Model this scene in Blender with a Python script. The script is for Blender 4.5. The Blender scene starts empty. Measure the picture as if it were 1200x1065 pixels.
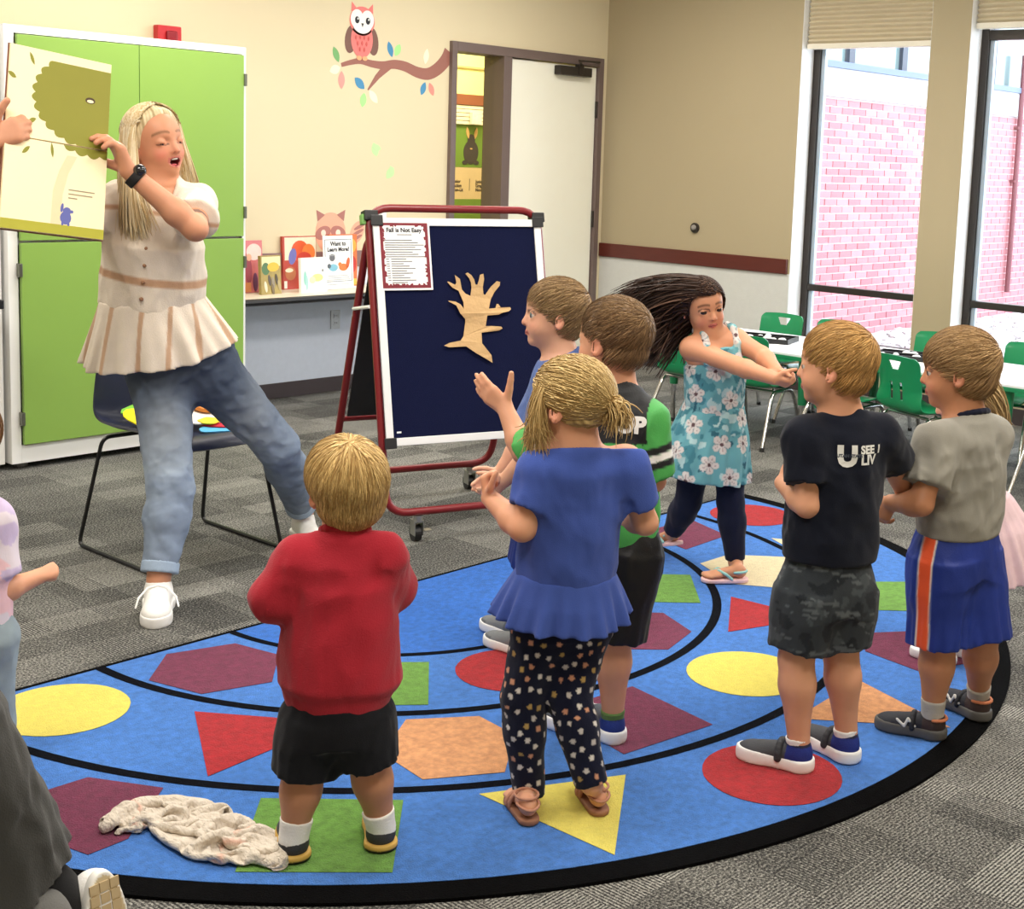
import bpy, bmesh, math, random
import numpy as np
from mathutils import Vector, Matrix
random.seed(7); RNG = np.random.default_rng(7)
SC = bpy.context.scene
COL = SC.collection
PI = math.pi

# ------------------------------------------------------------------ camera, world, lights, exposure
CAM_R = Vector((0.653382, -0.756097, 0.037543)); CAM_U = Vector((0.077615, 0.116238, 0.990184)); CAM_D = Vector((0.753039, 0.644055, -0.134632))
cam_data = bpy.data.cameras.new('camera')
cam = bpy.data.objects.new('camera', cam_data); COL.objects.link(cam)
cam.matrix_world = Matrix(((CAM_R.x, CAM_U.x, -CAM_D.x, 0), (CAM_R.y, CAM_U.y, -CAM_D.y, 0), (CAM_R.z, CAM_U.z, -CAM_D.z, 1.5), (0, 0, 0, 1)))
cam_data.sensor_fit = 'HORIZONTAL'; cam_data.sensor_width = 36.0
cam_data.lens = 36.0 * 1617.659 / 1200
cam_data.shift_x = -(708.524 - 600) / 1200
cam_data.shift_y = (405.393 - 532.5) / 1200
cam_data.clip_end = 200
SC.camera = cam

world = bpy.data.worlds.new('overcast_sky'); SC.world = world; world.use_nodes = True
bg = world.node_tree.nodes['Background']
bg.inputs[0].default_value = (0.86, 0.93, 1.0, 1); bg.inputs[1].default_value = 7.0
SC.view_settings.view_transform = 'Standard'; SC.view_settings.look = 'None'
SC.view_settings.gamma = 1.0; SC.view_settings.use_curve_mapping = False
SC.view_settings.exposure = 0.0

def area_light(name, loc, sx, sy, power, color, rot=(0, 0, 0)):
    l = bpy.data.lights.new(name, 'AREA'); l.shape = 'RECTANGLE'; l.size = sx; l.size_y = sy
    l.energy = power; l.color = color
    o = bpy.data.objects.new(name, l); COL.objects.link(o); o.location = loc; o.rotation_euler = rot
    return o
# the ceiling troffers' light (their panels are built with the ceiling)
TROFFERS = [(x, y) for x in (1.2, 3.6, 6.0) for y in (0.6, 2.9, 5.2)]
for i, (x, y) in enumerate(TROFFERS):
    area_light('ceiling_light', (x, y, 2.955), 1.15, 0.55, 46 if x < 5 else (44 if y > 4 else 30), (1.0, 0.945, 0.865))
# daylight entering by the two tall windows and the glass behind the photographer

# ------------------------------------------------------------------ materials
def lin(c):
    return tuple(((v / 255) / 12.92 if v / 255 <= 0.04045 else ((v / 255 + 0.055) / 1.055) ** 2.4) for v in c)
MATS = {}
def nodes_of(m):
    m.use_nodes = True
    nt = m.node_tree
    return nt, nt.nodes, nt.links, nt.nodes['Principled BSDF']
def M(name, rgb, rough=0.6, metal=0.0, var=0.08, vscale=8.0, bump=0.0, bscale=60.0, sheen=0.0, spec=0.5, emit=None, estr=0.0, stretch=None, sss=0.0, coat=0.0):
    """procedural principled material: base colour with a soft noise variation and an optional noise bump"""
    if name in MATS: return MATS[name]
    m = bpy.data.materials.new(name); MATS[name] = m
    nt, N, L, b = nodes_of(m)
    c = lin(rgb)
    b.inputs['Roughness'].default_value = rough; b.inputs['Metallic'].default_value = metal
    b.inputs['Specular IOR Level'].default_value = spec
    if sheen: b.inputs['Sheen Weight'].default_value = sheen; b.inputs['Sheen Roughness'].default_value = 0.6
    if coat: b.inputs['Coat Weight'].default_value = coat
    tc = N.new('ShaderNodeTexCoord'); src = tc.outputs['Object']
    if stretch:
        mp = N.new('ShaderNodeMapping'); mp.inputs['Scale'].default_value = stretch; L.new(src, mp.inputs[0]); src = mp.outputs[0]
    nz = N.new('ShaderNodeTexNoise'); nz.inputs['Scale'].default_value = vscale; nz.inputs['Detail'].default_value = 5
    L.new(src, nz.inputs['Vector'])
    mx = N.new('ShaderNodeMix'); mx.data_type = 'RGBA'
    mx.inputs[6].default_value = (*[v * (1 - var) for v in c], 1); mx.inputs[7].default_value = (*[min(1, v * (1 + var)) for v in c], 1)
    L.new(nz.outputs[0], mx.inputs[0]); L.new(mx.outputs[2], b.inputs['Base Color'])
    if bump:
        n2 = N.new('ShaderNodeTexNoise'); n2.inputs['Scale'].default_value = bscale; n2.inputs['Detail'].default_value = 3
        L.new(src, n2.inputs['Vector'])
        bp = N.new('ShaderNodeBump'); bp.inputs['Strength'].default_value = bump; bp.inputs['Distance'].default_value = 0.01
        L.new(n2.outputs[0], bp.inputs['Height']); L.new(bp.outputs[0], b.inputs['Normal'])
    if emit: b.inputs['Emission Color'].default_value = (*lin(emit), 1); b.inputs['Emission Strength'].default_value = estr
    return m
def MC(name, rough=0.6, bump=0.0, bscale=200.0, sheen=0.0, spec=0.4, sss=0.0, var=0.06, vscale=25.0, stretch=None, bdist=0.01):
    """material whose colour comes from the mesh's own colour attribute 'Col' (cloth patterns, skin, hair)"""
    if name in MATS: return MATS[name]
    m = bpy.data.materials.new(name); MATS[name] = m
    nt, N, L, b = nodes_of(m)
    b.inputs['Roughness'].default_value = rough; b.inputs['Specular IOR Level'].default_value = spec
    if sheen: b.inputs['Sheen Weight'].default_value = sheen
    if sss:
        b.inputs['Subsurface Weight'].default_value = sss; b.inputs['Subsurface Radius'].default_value = (0.012, 0.005, 0.003); b.inputs['Subsurface Scale'].default_value = 1.0
    a = N.new('ShaderNodeAttribute'); a.attribute_name = 'Col'
    tc = N.new('ShaderNodeTexCoord'); src = tc.outputs['Object']
    if stretch:
        mp = N.new('ShaderNodeMapping'); mp.inputs['Scale'].default_value = stretch; L.new(src, mp.inputs[0]); src = mp.outputs[0]
    nz = N.new('ShaderNodeTexNoise'); nz.inputs['Scale'].default_value = vscale; nz.inputs['Detail'].default_value = 5; L.new(src, nz.inputs['Vector'])
    mr = N.new('ShaderNodeMapRange'); mr.inputs[3].default_value = 1 - var; mr.inputs[4].default_value = 1 + var; L.new(nz.outputs[0], mr.inputs[0])
    vm = N.new('ShaderNodeVectorMath'); vm.operation = 'SCALE'; L.new(a.outputs['Color'], vm.inputs[0]); L.new(mr.outputs[0], vm.inputs['Scale'])
    L.new(vm.outputs[0], b.inputs['Base Color'])
    if bump:
        n2 = N.new('ShaderNodeTexNoise'); n2.inputs['Scale'].default_value = bscale; n2.inputs['Detail'].default_value = 4; L.new(src, n2.inputs['Vector'])
        bp = N.new('ShaderNodeBump'); bp.inputs['Strength'].default_value = bump; bp.inputs['Distance'].default_value = bdist
        L.new(n2.outputs[0], bp.inputs['Height']); L.new(bp.outputs[0], b.inputs['Normal'])
    return m

# ------------------------------------------------------------------ objects
def link(o, parent=None):
    COL.objects.link(o)
    if parent is not None: o.parent = parent
    return o
def tag(o, label=None, cat=None, group=None, kind=None):
    if label: o['label'] = label
    if cat: o['category'] = cat
    if group: o['group'] = group
    if kind: o['kind'] = kind
    return o
def empty(name, loc, rz=0.0, label=None, cat=None, group=None, kind=None):
    o = bpy.data.objects.new(name, None); COL.objects.link(o); o.empty_display_size = 0.1
    o.location = loc; o.rotation_euler = (0, 0, rz)
    return tag(o, label, cat, group, kind)
def obj(name, bm, mat, parent=None, smooth=False, loc=None):
    me = bpy.data.meshes.new(name)
    bmesh.ops.recalc_face_normals(bm, faces=bm.faces)
    bm.to_mesh(me); bm.free()
    for mm in (mat if isinstance(mat, (list, tuple)) else [mat]): me.materials.append(mm)
    if smooth:
        me.shade_smooth()
        me.set_sharp_from_angle(angle=math.radians(40)) if hasattr(me, 'set_sharp_from_angle') else None
    o = bpy.data.objects.new(name, me)
    if loc: o.location = loc
    return link(o, parent)
def part(name, parent, mat, *adders, smooth=False, label=None, loc=None):
    bm = bmesh.new()
    for a in adders: a(bm)
    o = obj(name, bm, mat, parent, smooth, loc)
    if label: o['label'] = label
    return o
def copy_tree(o, parent=None):
    c = o.copy(); COL.objects.link(c); c.parent = parent
    for ch in o.children: copy_tree(ch, c)
    return c
# shape adders: each returns a function(bm)
def box(c, s, bev=0.0, mat=None, mi=0):
    def f(bm):
        r = bmesh.ops.create_cube(bm, size=1.0)
        vs = r['verts']
        for v in vs:
            v.co = Vector((v.co.x * s[0], v.co.y * s[1], v.co.z * s[2]))
        if bev:
            es = list({e for v in vs for e in v.link_edges})
            rr = bmesh.ops.bevel(bm, geom=es, offset=bev, segments=2, affect='EDGES', profile=0.6)
            vs = list({v for fa in rr['faces'] for v in fa.verts} | {v for v in vs if v.is_valid})
        seen = set(vs)
        T = (mat if mat is not None else Matrix.Identity(4))
        for v in seen: v.co = T @ (v.co + Vector(c))
        if mi:
            for fa in {fa for v in seen for fa in v.link_faces}: fa.material_index = mi
    return f
def bx(x0, x1, y0, y1, z0, z1, bev=0.0, mat=None, mi=0):
    return box(((x0 + x1) / 2, (y0 + y1) / 2, (z0 + z1) / 2), (abs(x1 - x0), abs(y1 - y0), abs(z1 - z0)), bev, mat, mi)
def catmull(P, n=6, closed=False):
    P = [Vector(p) for p in P]; out = []
    m = len(P)
    for i in range(m if closed else m - 1):
        if closed: a, b, c, d = P[i - 1], P[i], P[(i + 1) % m], P[(i + 2) % m]
        else: a, b, c, d = P[max(i - 1, 0)], P[i], P[i + 1], P[min(i + 2, m - 1)]
        for k in range(n):
            t = k / n
            out.append(0.5 * ((2 * b) + (c - a) * t + (2 * a - 5 * b + 4 * c - d) * t * t + (3 * b - a - 3 * c + d) * t ** 3))
    if not closed: out.append(P[-1])
    return out
def round_corners(P, r, n=5, closed=False):
    P = [Vector(p) for p in P]; out = []; m = len(P)
    for i in range(m):
        if not closed and i in (0, m - 1): out.append(P[i]); continue
        a, b, c = P[i - 1], P[i], P[(i + 1) % m]
        u = (a - b); v = (c - b); rr = min(r, u.length * 0.49, v.length * 0.49)
        p, q = b + u.normalized() * rr, b + v.normalized() * rr
        for k in range(n + 1):
            t = k / n; out.append(p * (1 - t) ** 2 + b * 2 * t * (1 - t) + q * t * t)
    return out
def tube(P, r, seg=10, closed=False, caps=True, flat=1.0, mi=0):
    P = [Vector(p) for p in P]; R = r if isinstance(r, (list, tuple)) else [r] * len(P)
    def f(bm):
        n = len(P); rings = []; up = None
        for i in range(n):
            if closed: t = (P[(i + 1) % n] - P[i - 1])
            else: t = P[min(i + 1, n - 1)] - P[max(i - 1, 0)]
            t.normalize()
            if up is None:
                up = Vector((0, 0, 1)) if abs(t.z) < 0.9 else Vector((1, 0, 0))
            side = t.cross(up).normalized(); up = side.cross(t).normalized()
            rings.append([bm.verts.new(P[i] + (side * math.cos(2 * PI * k / seg) + up * math.sin(2 * PI * k / seg) * flat) * R[i]) for k in range(seg)])
        for i in range(n if closed else n - 1):
            a, b = rings[i], rings[(i + 1) % n]
            for k in range(seg):
                fa = bm.faces.new((a[k], a[(k + 1) % seg], b[(k + 1) % seg], b[k])); fa.material_index = mi
        if caps and not closed:
            bm.faces.new(rings[0]).material_index = mi; bm.faces.new(rings[-1][::-1]).material_index = mi
    return f
def plate(pts, o, ex, ey, th, mi=0):
    """prism: 2-D outline pts in the plane (o, ex, ey), thickness th along ex x ey"""
    o, ex, ey = Vector(o), Vector(ex), Vector(ey); n = ex.cross(ey).normalized() * th
    def f(bm):
        a = [bm.verts.new(o + ex * p[0] + ey * p[1]) for p in pts]
        b = [bm.verts.new(v.co + n) for v in a]
        k = len(a)
        fs = [bm.faces.new(a[::-1]), bm.faces.new(b)]
        for i in range(k): fs.append(bm.faces.new((a[i], a[(i + 1) % k], b[(i + 1) % k], b[i])))
        for fa in fs: fa.material_index = mi
        if k > 4:
            from mathutils.geometry import tessellate_polygon
            tri = tessellate_polygon([[Vector((p[0], p[1], 0)) for p in pts]])
            for fa in fs[:2]: bm.faces.remove(fa)
            for t in tri:
                for q, fl in ((a, True), (b, False)):
                    if len(set(t)) < 3: continue
                    try: f_ = bm.faces.new([q[i] for i in (t[::-1] if fl else t)]); f_.material_index = mi
                    except ValueError: pass
    return f
def cyl(a, b, r, seg=16, r2=None, mi=0):
    return tube([a, b], [r, r if r2 is None else r2], seg, mi=mi)
def ball(c, r, seg=16, mi=0):
    rr = r if isinstance(r, (tuple, list)) else (r, r, r)
    def f(bm):
        q = bmesh.ops.create_uvsphere(bm, u_segments=seg, v_segments=max(6, seg // 2), radius=1.0)
        for v in q['verts']: v.co = Vector((v.co.x * rr[0] + c[0], v.co.y * rr[1] + c[1], v.co.z * rr[2] + c[2]))
        for fa in {fa for v in q['verts'] for fa in v.link_faces}: fa.material_index = mi
    return f
def ellipse(cx, cy, rx, ry, n=24, a0=0.0, rot=0.0):
    return [(cx + rx * math.cos(a) * math.cos(rot) - ry * math.sin(a) * math.sin(rot), cy + rx * math.cos(a) * math.sin(rot) + ry * math.sin(a) * math.cos(rot)) for a in [a0 + 2 * PI * i / n for i in range(n)]]
def leafshape(cx, cy, ln, w, ang, n=8):
    out = []
    for i in range(2 * n):
        t = i / n if i < n else (2 * n - i) / n
        s = 1 if i < n else -1
        x = (t - 0.5) * ln; y = s * w * 0.5 * math.sin(PI * t) ** 0.8 if 0 < t < 1 else 0
        out.append((cx + x * math.cos(ang) - y * math.sin(ang), cy + x * math.sin(ang) + y * math.cos(ang)))
    return out
def text(name, s, o, ex, ey, size, mat, parent, th=0.0006, bold=0.0, align='LEFT', sx=1.0, spacing=1.0):
    """flat printed lettering as thin geometry, baseline origin o, reading along ex, up along ey"""
    cu = bpy.data.curves.new(name, 'FONT'); cu.body = s; cu.size = size; cu.extrude = 0; cu.offset = bold; cu.align_x = align; cu.space_character = spacing
    cu.resolution_u = 3; cu.space_line = 0.92
    t = bpy.data.objects.new(name, cu); COL.objects.link(t)
    dg = bpy.context.evaluated_depsgraph_get()
    me = bpy.data.meshes.new_from_object(t.evaluated_get(dg))
    COL.objects.unlink(t); bpy.data.objects.remove(t)
    ex, ey = Vector(ex).normalized(), Vector(ey).normalized(); nz = ex.cross(ey).normalized()
    for v in me.vertices: v.co = Vector(o) + ex * v.co.x * sx + ey * v.co.y + nz * th
    me.materials.clear(); me.materials.append(mat)
    ob = bpy.data.objects.new(name, me); return link(ob, parent)

# ------------------------------------------------------------------ the room
YB, XR = 6.797, 7.854
def carpet_material():
    m = bpy.data.materials.new('carpet'); nt, N, L, b = nodes_of(m)
    b.inputs['Roughness'].default_value = 0.95; b.inputs['Specular IOR Level'].default_value = 0.15
    g = N.new('ShaderNodeNewGeometry')
    def patch(sx, sy, off):
        mp = N.new('ShaderNodeMapping'); mp.inputs['Scale'].default_value = (sx, sy, 0); mp.inputs['Location'].default_value = off
        L.new(g.outputs['Position'], mp.inputs[0])
        fl = N.new('ShaderNodeVectorMath'); fl.operation = 'FLOOR'; L.new(mp.outputs[0], fl.inputs[0])
        w = N.new('ShaderNodeTexWhiteNoise'); w.noise_dimensions = '3D'; L.new(fl.outputs[0], w.inputs['Vector'])
        return w
    def math_(op, a, c=None):
        n = N.new('ShaderNodeMath'); n.operation = op
        for i, v in enumerate((a, c)):
            if v is None: continue
            if isinstance(v, (int, float)): n.inputs[i].default_value = v
            else: L.new(v, n.inputs[i])
        return n.outputs[0]
    p1 = patch(1 / 0.34, 1 / 0.15, (0.3, 0.1, 0)); p2 = patch(1 / 0.17, 1 / 0.42, (0.1, 0.7, 3)); p3 = patch(2.0, 2.0, (0, 0, 7))
    tone = math_('ADD', math_('MULTIPLY', p1.outputs['Value'], 0.5), math_('ADD', math_('MULTIPLY', p2.outputs['Value'], 0.4), math_('MULTIPLY', p3.outputs['Value'], 0.2)))
    # loop ribs running in one of two directions in each patch
    def ribs(direction, sc):
        w = N.new('ShaderNodeTexWave'); w.wave_type = 'BANDS'; w.bands_direction = direction
        w.inputs['Scale'].default_value = sc; w.inputs['Distortion'].default_value = 2.2; w.inputs['Detail'].default_value = 2; w.inputs['Detail Scale'].default_value = 9
        L.new(g.outputs['Position'], w.inputs['Vector']); return w.outputs['Fac']
    pick = math_('GREATER_THAN', p2.outputs['Value'], 0.5)
    mx = N.new('ShaderNodeMix'); L.new(pick, mx.inputs[0]); L.new(ribs('X', 34), mx.inputs[2]); L.new(ribs('Y', 38), mx.inputs[3])
    nz = N.new('ShaderNodeTexNoise'); nz.inputs['Scale'].default_value = 150; nz.inputs['Detail'].default_value = 4; nz.inputs['Roughness'].default_value = 0.8
    L.new(g.outputs['Position'], nz.inputs['Vector'])
    amp = math_('MULTIPLY', math_('SUBTRACT', mx.outputs[0], 0.5), math_('MULTIPLY', p1.outputs['Value'], 0.80))
    v = math_('ADD', math_('ADD', math_('ADD', math_('MULTIPLY', tone, 0.36), 0.11), amp), math_('MULTIPLY', math_('SUBTRACT', nz.outputs[0], 0.5), 3.3))
    cr = N.new('ShaderNodeValToRGB'); L.new(v, cr.inputs[0])
    e = cr.color_ramp.elements; e[0].position = -0.0; e[0].color = (*lin((42, 42, 43)), 1); e[1].position = 0.85; e[1].color = (*lin((186, 184, 176)), 1)
    k = e.new(0.3); k.color = (*lin((97, 96, 92)), 1)
    L.new(cr.outputs[0], b.inputs['Base Color'])
    bp = N.new('ShaderNodeBump'); bp.inputs['Strength'].default_value = 0.5; bp.inputs['Distance'].default_value = 0.006
    L.new(v, bp.inputs['Height']); L.new(bp.outputs[0], b.inputs['Normal'])
    return m
m_carpet = carpet_material()
m_cream = M('cream_wall_paint', (226, 213, 180), 0.85, var=0.02, vscale=1.5, bump=0.05, bscale=220)
m_tan = M('tan_wall_paint', (178, 164, 134), 0.85, var=0.03, vscale=1.5, bump=0.05, bscale=220)
m_greycover = M('pale_grey_wallcovering', (214, 215, 212), 0.85, var=0.05, vscale=30, bump=0.15, bscale=160)
m_bluegrey = M('blue_grey_wallcovering', (212, 220, 234), 0.85, var=0.05, vscale=30, bump=0.15, bscale=160)
m_white = M('white_paint', (240, 240, 240), 0.6, var=0.02)
m_base = M('dark_rubber_base', (66, 56, 58), 0.55, var=0.1)
m_wood = M('mahogany_rail', (92, 36, 28), 0.4, var=0.25, vscale=6, stretch=(1, 1, 14))
m_ceil = M('ceiling_tile', (235, 232, 225), 0.9, bump=0.2, bscale=90)
m_frame = M('taupe_door_frame', (112, 96, 92), 0.45, var=0.05)
m_bronze = M('dark_bronze_aluminium', (52, 46, 42), 0.4, metal=0.3, var=0.08)
m_silver = M('silver_sash', (170, 185, 200), 0.4, metal=0.2)

floor = part('floor', None, M('subfloor', (80, 78, 76), 0.9), bx(-2.0, XR, -2.0, YB, -0.12, -0.008))
floor['kind'] = 'structure'
# carpet tiles, half a metre square, laid over the visible floor and a step around it
tile_bm = bmesh.new(); bx(-0.2495, 0.2495, -0.2495, 0.2495, -0.008, 0.0, 0.0008)(tile_bm)
t0 = obj('carpet_tile', tile_bm, m_carpet, floor); t0.location = (0.104, -0.203, 0)
first = True
for i in range(16):
    for j in range(15):
        x, y = 0.104 + 0.5 * i, -0.203 + 0.5 * j
        if x > XR + 0.1 or y > YB + 0.2 or (x - 1.5) * 0.62 > y + 1.8: continue
        if first: t0.location = (x, y, 0); first = False; continue
        c = t0.copy(); COL.objects.link(c); c.location = (x, y, 0)

ceiling = part('ceiling', None, m_ceil, bx(-2.0, XR, -2.0, YB, 3.0, 3.1)); ceiling['kind'] = 'structure'
m_panel = M('troffer_diffuser', (255, 248, 235), 0.5, emit=(255, 244, 225), estr=2.0)
for (x, y) in TROFFERS:
    part('light_panel', ceiling, m_panel, bx(x - 0.6, x + 0.6, y - 0.3, y + 0.3, 2.985, 3.0))

def struct(name, mat, *adders, **k):
    o = part(name, None, mat, *adders, **k); o['kind'] = 'structure'; return o
ZR0, ZR1 = 0.772, 0.872           # chair rail
wl = struct('wall_left', m_cream, bx(-2.15, -2.0, -2.0, YB, 0, 3.0))
wf = struct('wall_front', m_cream, bx(-2.0, XR, -2.15, -2.0, 0, 3.0))
wb = struct('wall_back', m_cream, bx(-2.0, 6.278, YB, YB + 0.15, 0.0, 3.0), bx(6.278, 7.79, YB, YB + 0.15, 2.222, 3.0), bx(7.79, 8.3, YB, YB + 0.15, 0, 3.0))
part('wainscot', wb, m_bluegrey, bx(-2.0, 6.278, YB - 0.004, YB, 0.09, ZR0), label='blue grey wallcovering below the shelf')
part('chair_rail', wb, M('faded_rail', (132, 104, 104), 0.5), bx(-2.0, 6.2, YB - 0.018, YB, ZR0, ZR1, 0.004))
b1 = struct('baseboard_back', m_base, bx(-2.0, 6.278, YB - 0.012, YB - 0.001, 0, 0.092, 0.003))
# right wall: two tall window recesses, pillar between
WY = ((4.17, 5.105), (2.97, 3.91), (1.7, 2.7))
wall_bits = [bx(XR, XR + 0.3, 5.105, YB, 0, 3.0), bx(XR, XR + 0.3, 3.91, 4.17, 0, 3.0), bx(XR, XR + 0.3, 2.70, 2.97, 0, 3.0), bx(XR, XR + 0.3, -2.0, 1.7, 0, 3.0)]
for a, c in WY: wall_bits += [bx(XR, XR + 0.3, a, c, 0, 0.28)]
wr = struct('wall_right', m_tan, *wall_bits)
part('wainscot', wr, m_greycover, bx(XR - 0.004, XR, 5.105, YB, 0.1, ZR0), label='pale grey wallcovering below the wooden rail')
part('chair_rail', wr, m_wood, bx(XR - 0.022, XR, 5.12, YB - 0.002, ZR0, ZR1, 0.004), label='mahogany wooden chair rail')
struct('baseboard_right', m_base, bx(XR - 0.012, XR - 0.001, 5.105, YB - 0.014, 0, 0.1, 0.003), bx(XR - 0.012, XR - 0.001, 1.0, 5.104, 0, 0.1, 0.003))
reveal = []
for a, c in WY:
    reveal += [bx(XR + 0.002, 8.0, c - 0.003, c, 0.28, 3.0), bx(XR + 0.002, 8.0, a, a + 0.003, 0.28, 3.0), bx(XR - 0.02, 8.0, a, c, 0.28, 0.30)]
part('window_reveal', wr, m_white, *reveal, label='white window reveals and sills')

m_glass = bpy.data.materials.new('window_glass')
def glass_mat(m, tint, rough=0.0, refl=1.0):
    nt, N, L, b = nodes_of(m); N.remove(b)
    t = N.new('ShaderNodeBsdfTransparent'); t.inputs[0].default_value = (*tint, 1)
    g = N.new('ShaderNodeBsdfGlossy'); g.inputs['Roughness'].default_value = rough
    f = N.new('ShaderNodeFresnel'); f.inputs[0].default_value = 1.45
    x = N.new('ShaderNodeMixShader'); gm = N.new('ShaderNodeNewGeometry'); mu_ = N.new('ShaderNodeMath'); mu_.operation = 'MULTIPLY'; iv = N.new('ShaderNodeMath'); iv.operation = 'SUBTRACT'; iv.inputs[0].default_value = 1.0
    L.new(gm.outputs['Backfacing'], iv.inputs[1]); L.new(f.outputs[0], mu_.inputs[0]); L.new(iv.outputs[0], mu_.inputs[1]); L.new(mu_.outputs[0], x.inputs[0]); L.new(t.outputs[0], x.inputs[1]); L.new(g.outputs[0], x.inputs[2])
    L.new(x.outputs[0], N['Material Output'].inputs[0]); return m
glass_mat(m_glass, (0.96, 0.98, 1.0))
for i, (a, c) in enumerate(WY):
    w = struct('window_%d' % (i + 1), m_bronze,
               bx(8.0, 8.06, c - 0.052, c - 0.004, 0.30, 3.0, 0.003), bx(8.0, 8.06, a + 0.004, a + 0.052, 0.30, 3.0, 0.003),
               bx(8.002, 8.058, a + 0.052, c - 0.052, 2.30, 2.36, 0.003), bx(8.002, 8.058, a + 0.052, c - 0.052, 0.662, 0.706, 0.003),
               bx(8.002, 8.058, a + 0.052, c - 0.052, 0.30, 0.35, 0.003), bx(8.002, 8.058, a + 0.052, c - 0.052, 2.94, 3.0, 0.003))
    w['label'] = ['tall bronze framed window beside the tan wall', 'tall bronze framed window at the right edge', 'window past the right edge'][i]
    part('sash', w, m_silver, bx(8.02, 8.05, c - 0.082, c - 0.052, 0.706, 2.30, 0.004), bx(8.02, 8.05, a + 0.052, a + 0.082, 0.706, 2.30, 0.004), bx(8.02, 8.05, c - 0.082, c - 0.052, 0.35, 0.662, 0.004))
    for z0, z1 in ((0.35, 0.662), (0.706, 2.30), (2.36, 2.94)):
        part('pane', w, m_glass, bx(8.031, 8.037, a + 0.052, c - 0.052, z0, z1))
# pleated shades in the heads of the recesses
m_shade = M('honeycomb_shade_fabric', (214, 202, 176), 0.8, var=0.04)
for i, (a, c, zb) in enumerate(((4.185, 5.095, 2.30), (2.985, 3.90, 2.395))):
    s = empty('window_shade', (7.93, (a + c) / 2, zb), label=['beige pleated shade over the window beside the tan wall', 'beige pleated shade over the window at the right edge'][i], cat='window shade', group='pleated window shades')
    h = (c - a) / 2; n = int((2.98 - zb) / 0.03)
    pl = []
    for k in range(n):
        z = k * 0.03
        pl.append(plate([(-0.006, z), (-0.028, z + 0.015), (-0.006, z + 0.03), (0.012, z + 0.03), (0.03, z + 0.015), (0.012, z)], (0, h, 0), (1, 0, 0), (0, 0, 1), 2 * h))
    part('pleated_fabric', s, m_shade, *pl)
    part('bottom_rail', s, M('shade_rail', (236, 230, 214), 0.5), bx(-0.03, 0.03, -h, h, -0.035, -0.001, 0.004))

# ------------------------------------------------------------------ door wall
dr = struct('door_1', m_frame,
    bx(6.278, 6.325, YB - 0.03, YB + 0.16, 0, 2.222, 0.003), bx(6.755, 6.833, YB - 0.03, YB + 0.16, 0, 2.16, 0.003), bx(7.742, 7.79, YB - 0.03, YB + 0.16, 0, 2.222, 0.003),
    bx(6.325, 7.742, YB - 0.03, YB + 0.16, 2.16, 2.222, 0.003), bx(6.325, 6.755, YB - 0.02, YB + 0.1, 0.0, 0.25, 0.003))
dr['label'] = 'cream door with a glass sidelight in a taupe frame'
m_door = M('cream_door_paint', (255, 253, 238), 0.5, var=0.02)
part('door_leaf', dr, m_door, bx(6.84, 7.735, YB - 0.002, YB + 0.045, 0.01, 2.152, 0.003))
cl = part('door_closer', dr, m_bronze, bx(7.28, 7.62, YB - 0.065, YB - 0.004, 2.075, 2.14, 0.006), bx(7.47, 7.52, YB - 0.075, YB - 0.03, 2.09, 2.16, 0.004))
part('closer_arm', cl, m_bronze, tube([(7.495, YB - 0.07, 2.16), (7.38, YB - 0.15, 2.175), (7.72, YB - 0.045, 2.19)], 0.008, 6))
for z in (1.85, 1.05): part('hinge', dr, m_bronze, cyl((7.738, YB - 0.012, z - 0.06), (7.738, YB - 0.012, z + 0.06), 0.011, 8))
part('lever_handle', dr, M('satin_steel', (170, 168, 160), 0.35, metal=0.9), cyl((6.92, YB - 0.004, 1.0), (6.92, YB - 0.06, 1.0), 0.012), cyl((6.92, YB - 0.055, 1.0), (7.04, YB - 0.055, 1.0), 0.01))
part('pane', dr, m_glass, bx(6.325, 6.755, YB + 0.06, YB + 0.066, 0.25, 2.16))
# what stands behind the sidelight: the next room
m_yel = M('yellow_wall_paint', (250, 244, 150), 0.8, var=0.02)
struct('wall_beyond', m_yel, bx(5.0, 10.0, 8.5, 8.6, 0, 2.9))
struct('floor_beyond', m_carpet, bx(5.0, 10.0, YB + 0.15, 8.5, -0.1, 0)); struct('ceiling_beyond', m_ceil, bx(5.0, 10.0, YB + 0.15, 8.6, 2.9, 3.0))
struct('wall_beyond_left', m_yel, bx(4.9, 5.0, YB + 0.15, 8.6, 0, 2.9)); struct('wall_beyond_right', m_yel, bx(10.0, 10.1, YB + 0.15, 8.6, 0, 2.9))
struct('trim_1', M('brown_header_band', (146, 84, 48), 0.6), bx(5.0, 10.0, 8.44, 8.499, 1.895, 1.98))
struct('trim_2', M('thin_tan_line', (206, 178, 110), 0.7), bx(5.0, 10.0, 8.48, 8.499, 2.195, 2.21))
area_light('next_room_light', (7.4, 7.7, 2.85), 1.6, 0.6, 75, (1, 0.9, 0.7))
sw = empty('slat_wall', (8.1, 8.46, 1.735), label='cream slatted display board seen through the door sidelight', cat='display board')
for k in range(5): part('slat', sw, M('cream_slat', (250, 236, 190), 0.6), bx(-0.8, 0.8, -0.012, 0.012, k * 0.032, k * 0.032 + 0.027, 0.002))
part('backing', sw, M('slat_groove', (120, 84, 50), 0.8), bx(-0.8, 0.8, 0.013, 0.022, 0, 0.16))
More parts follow.
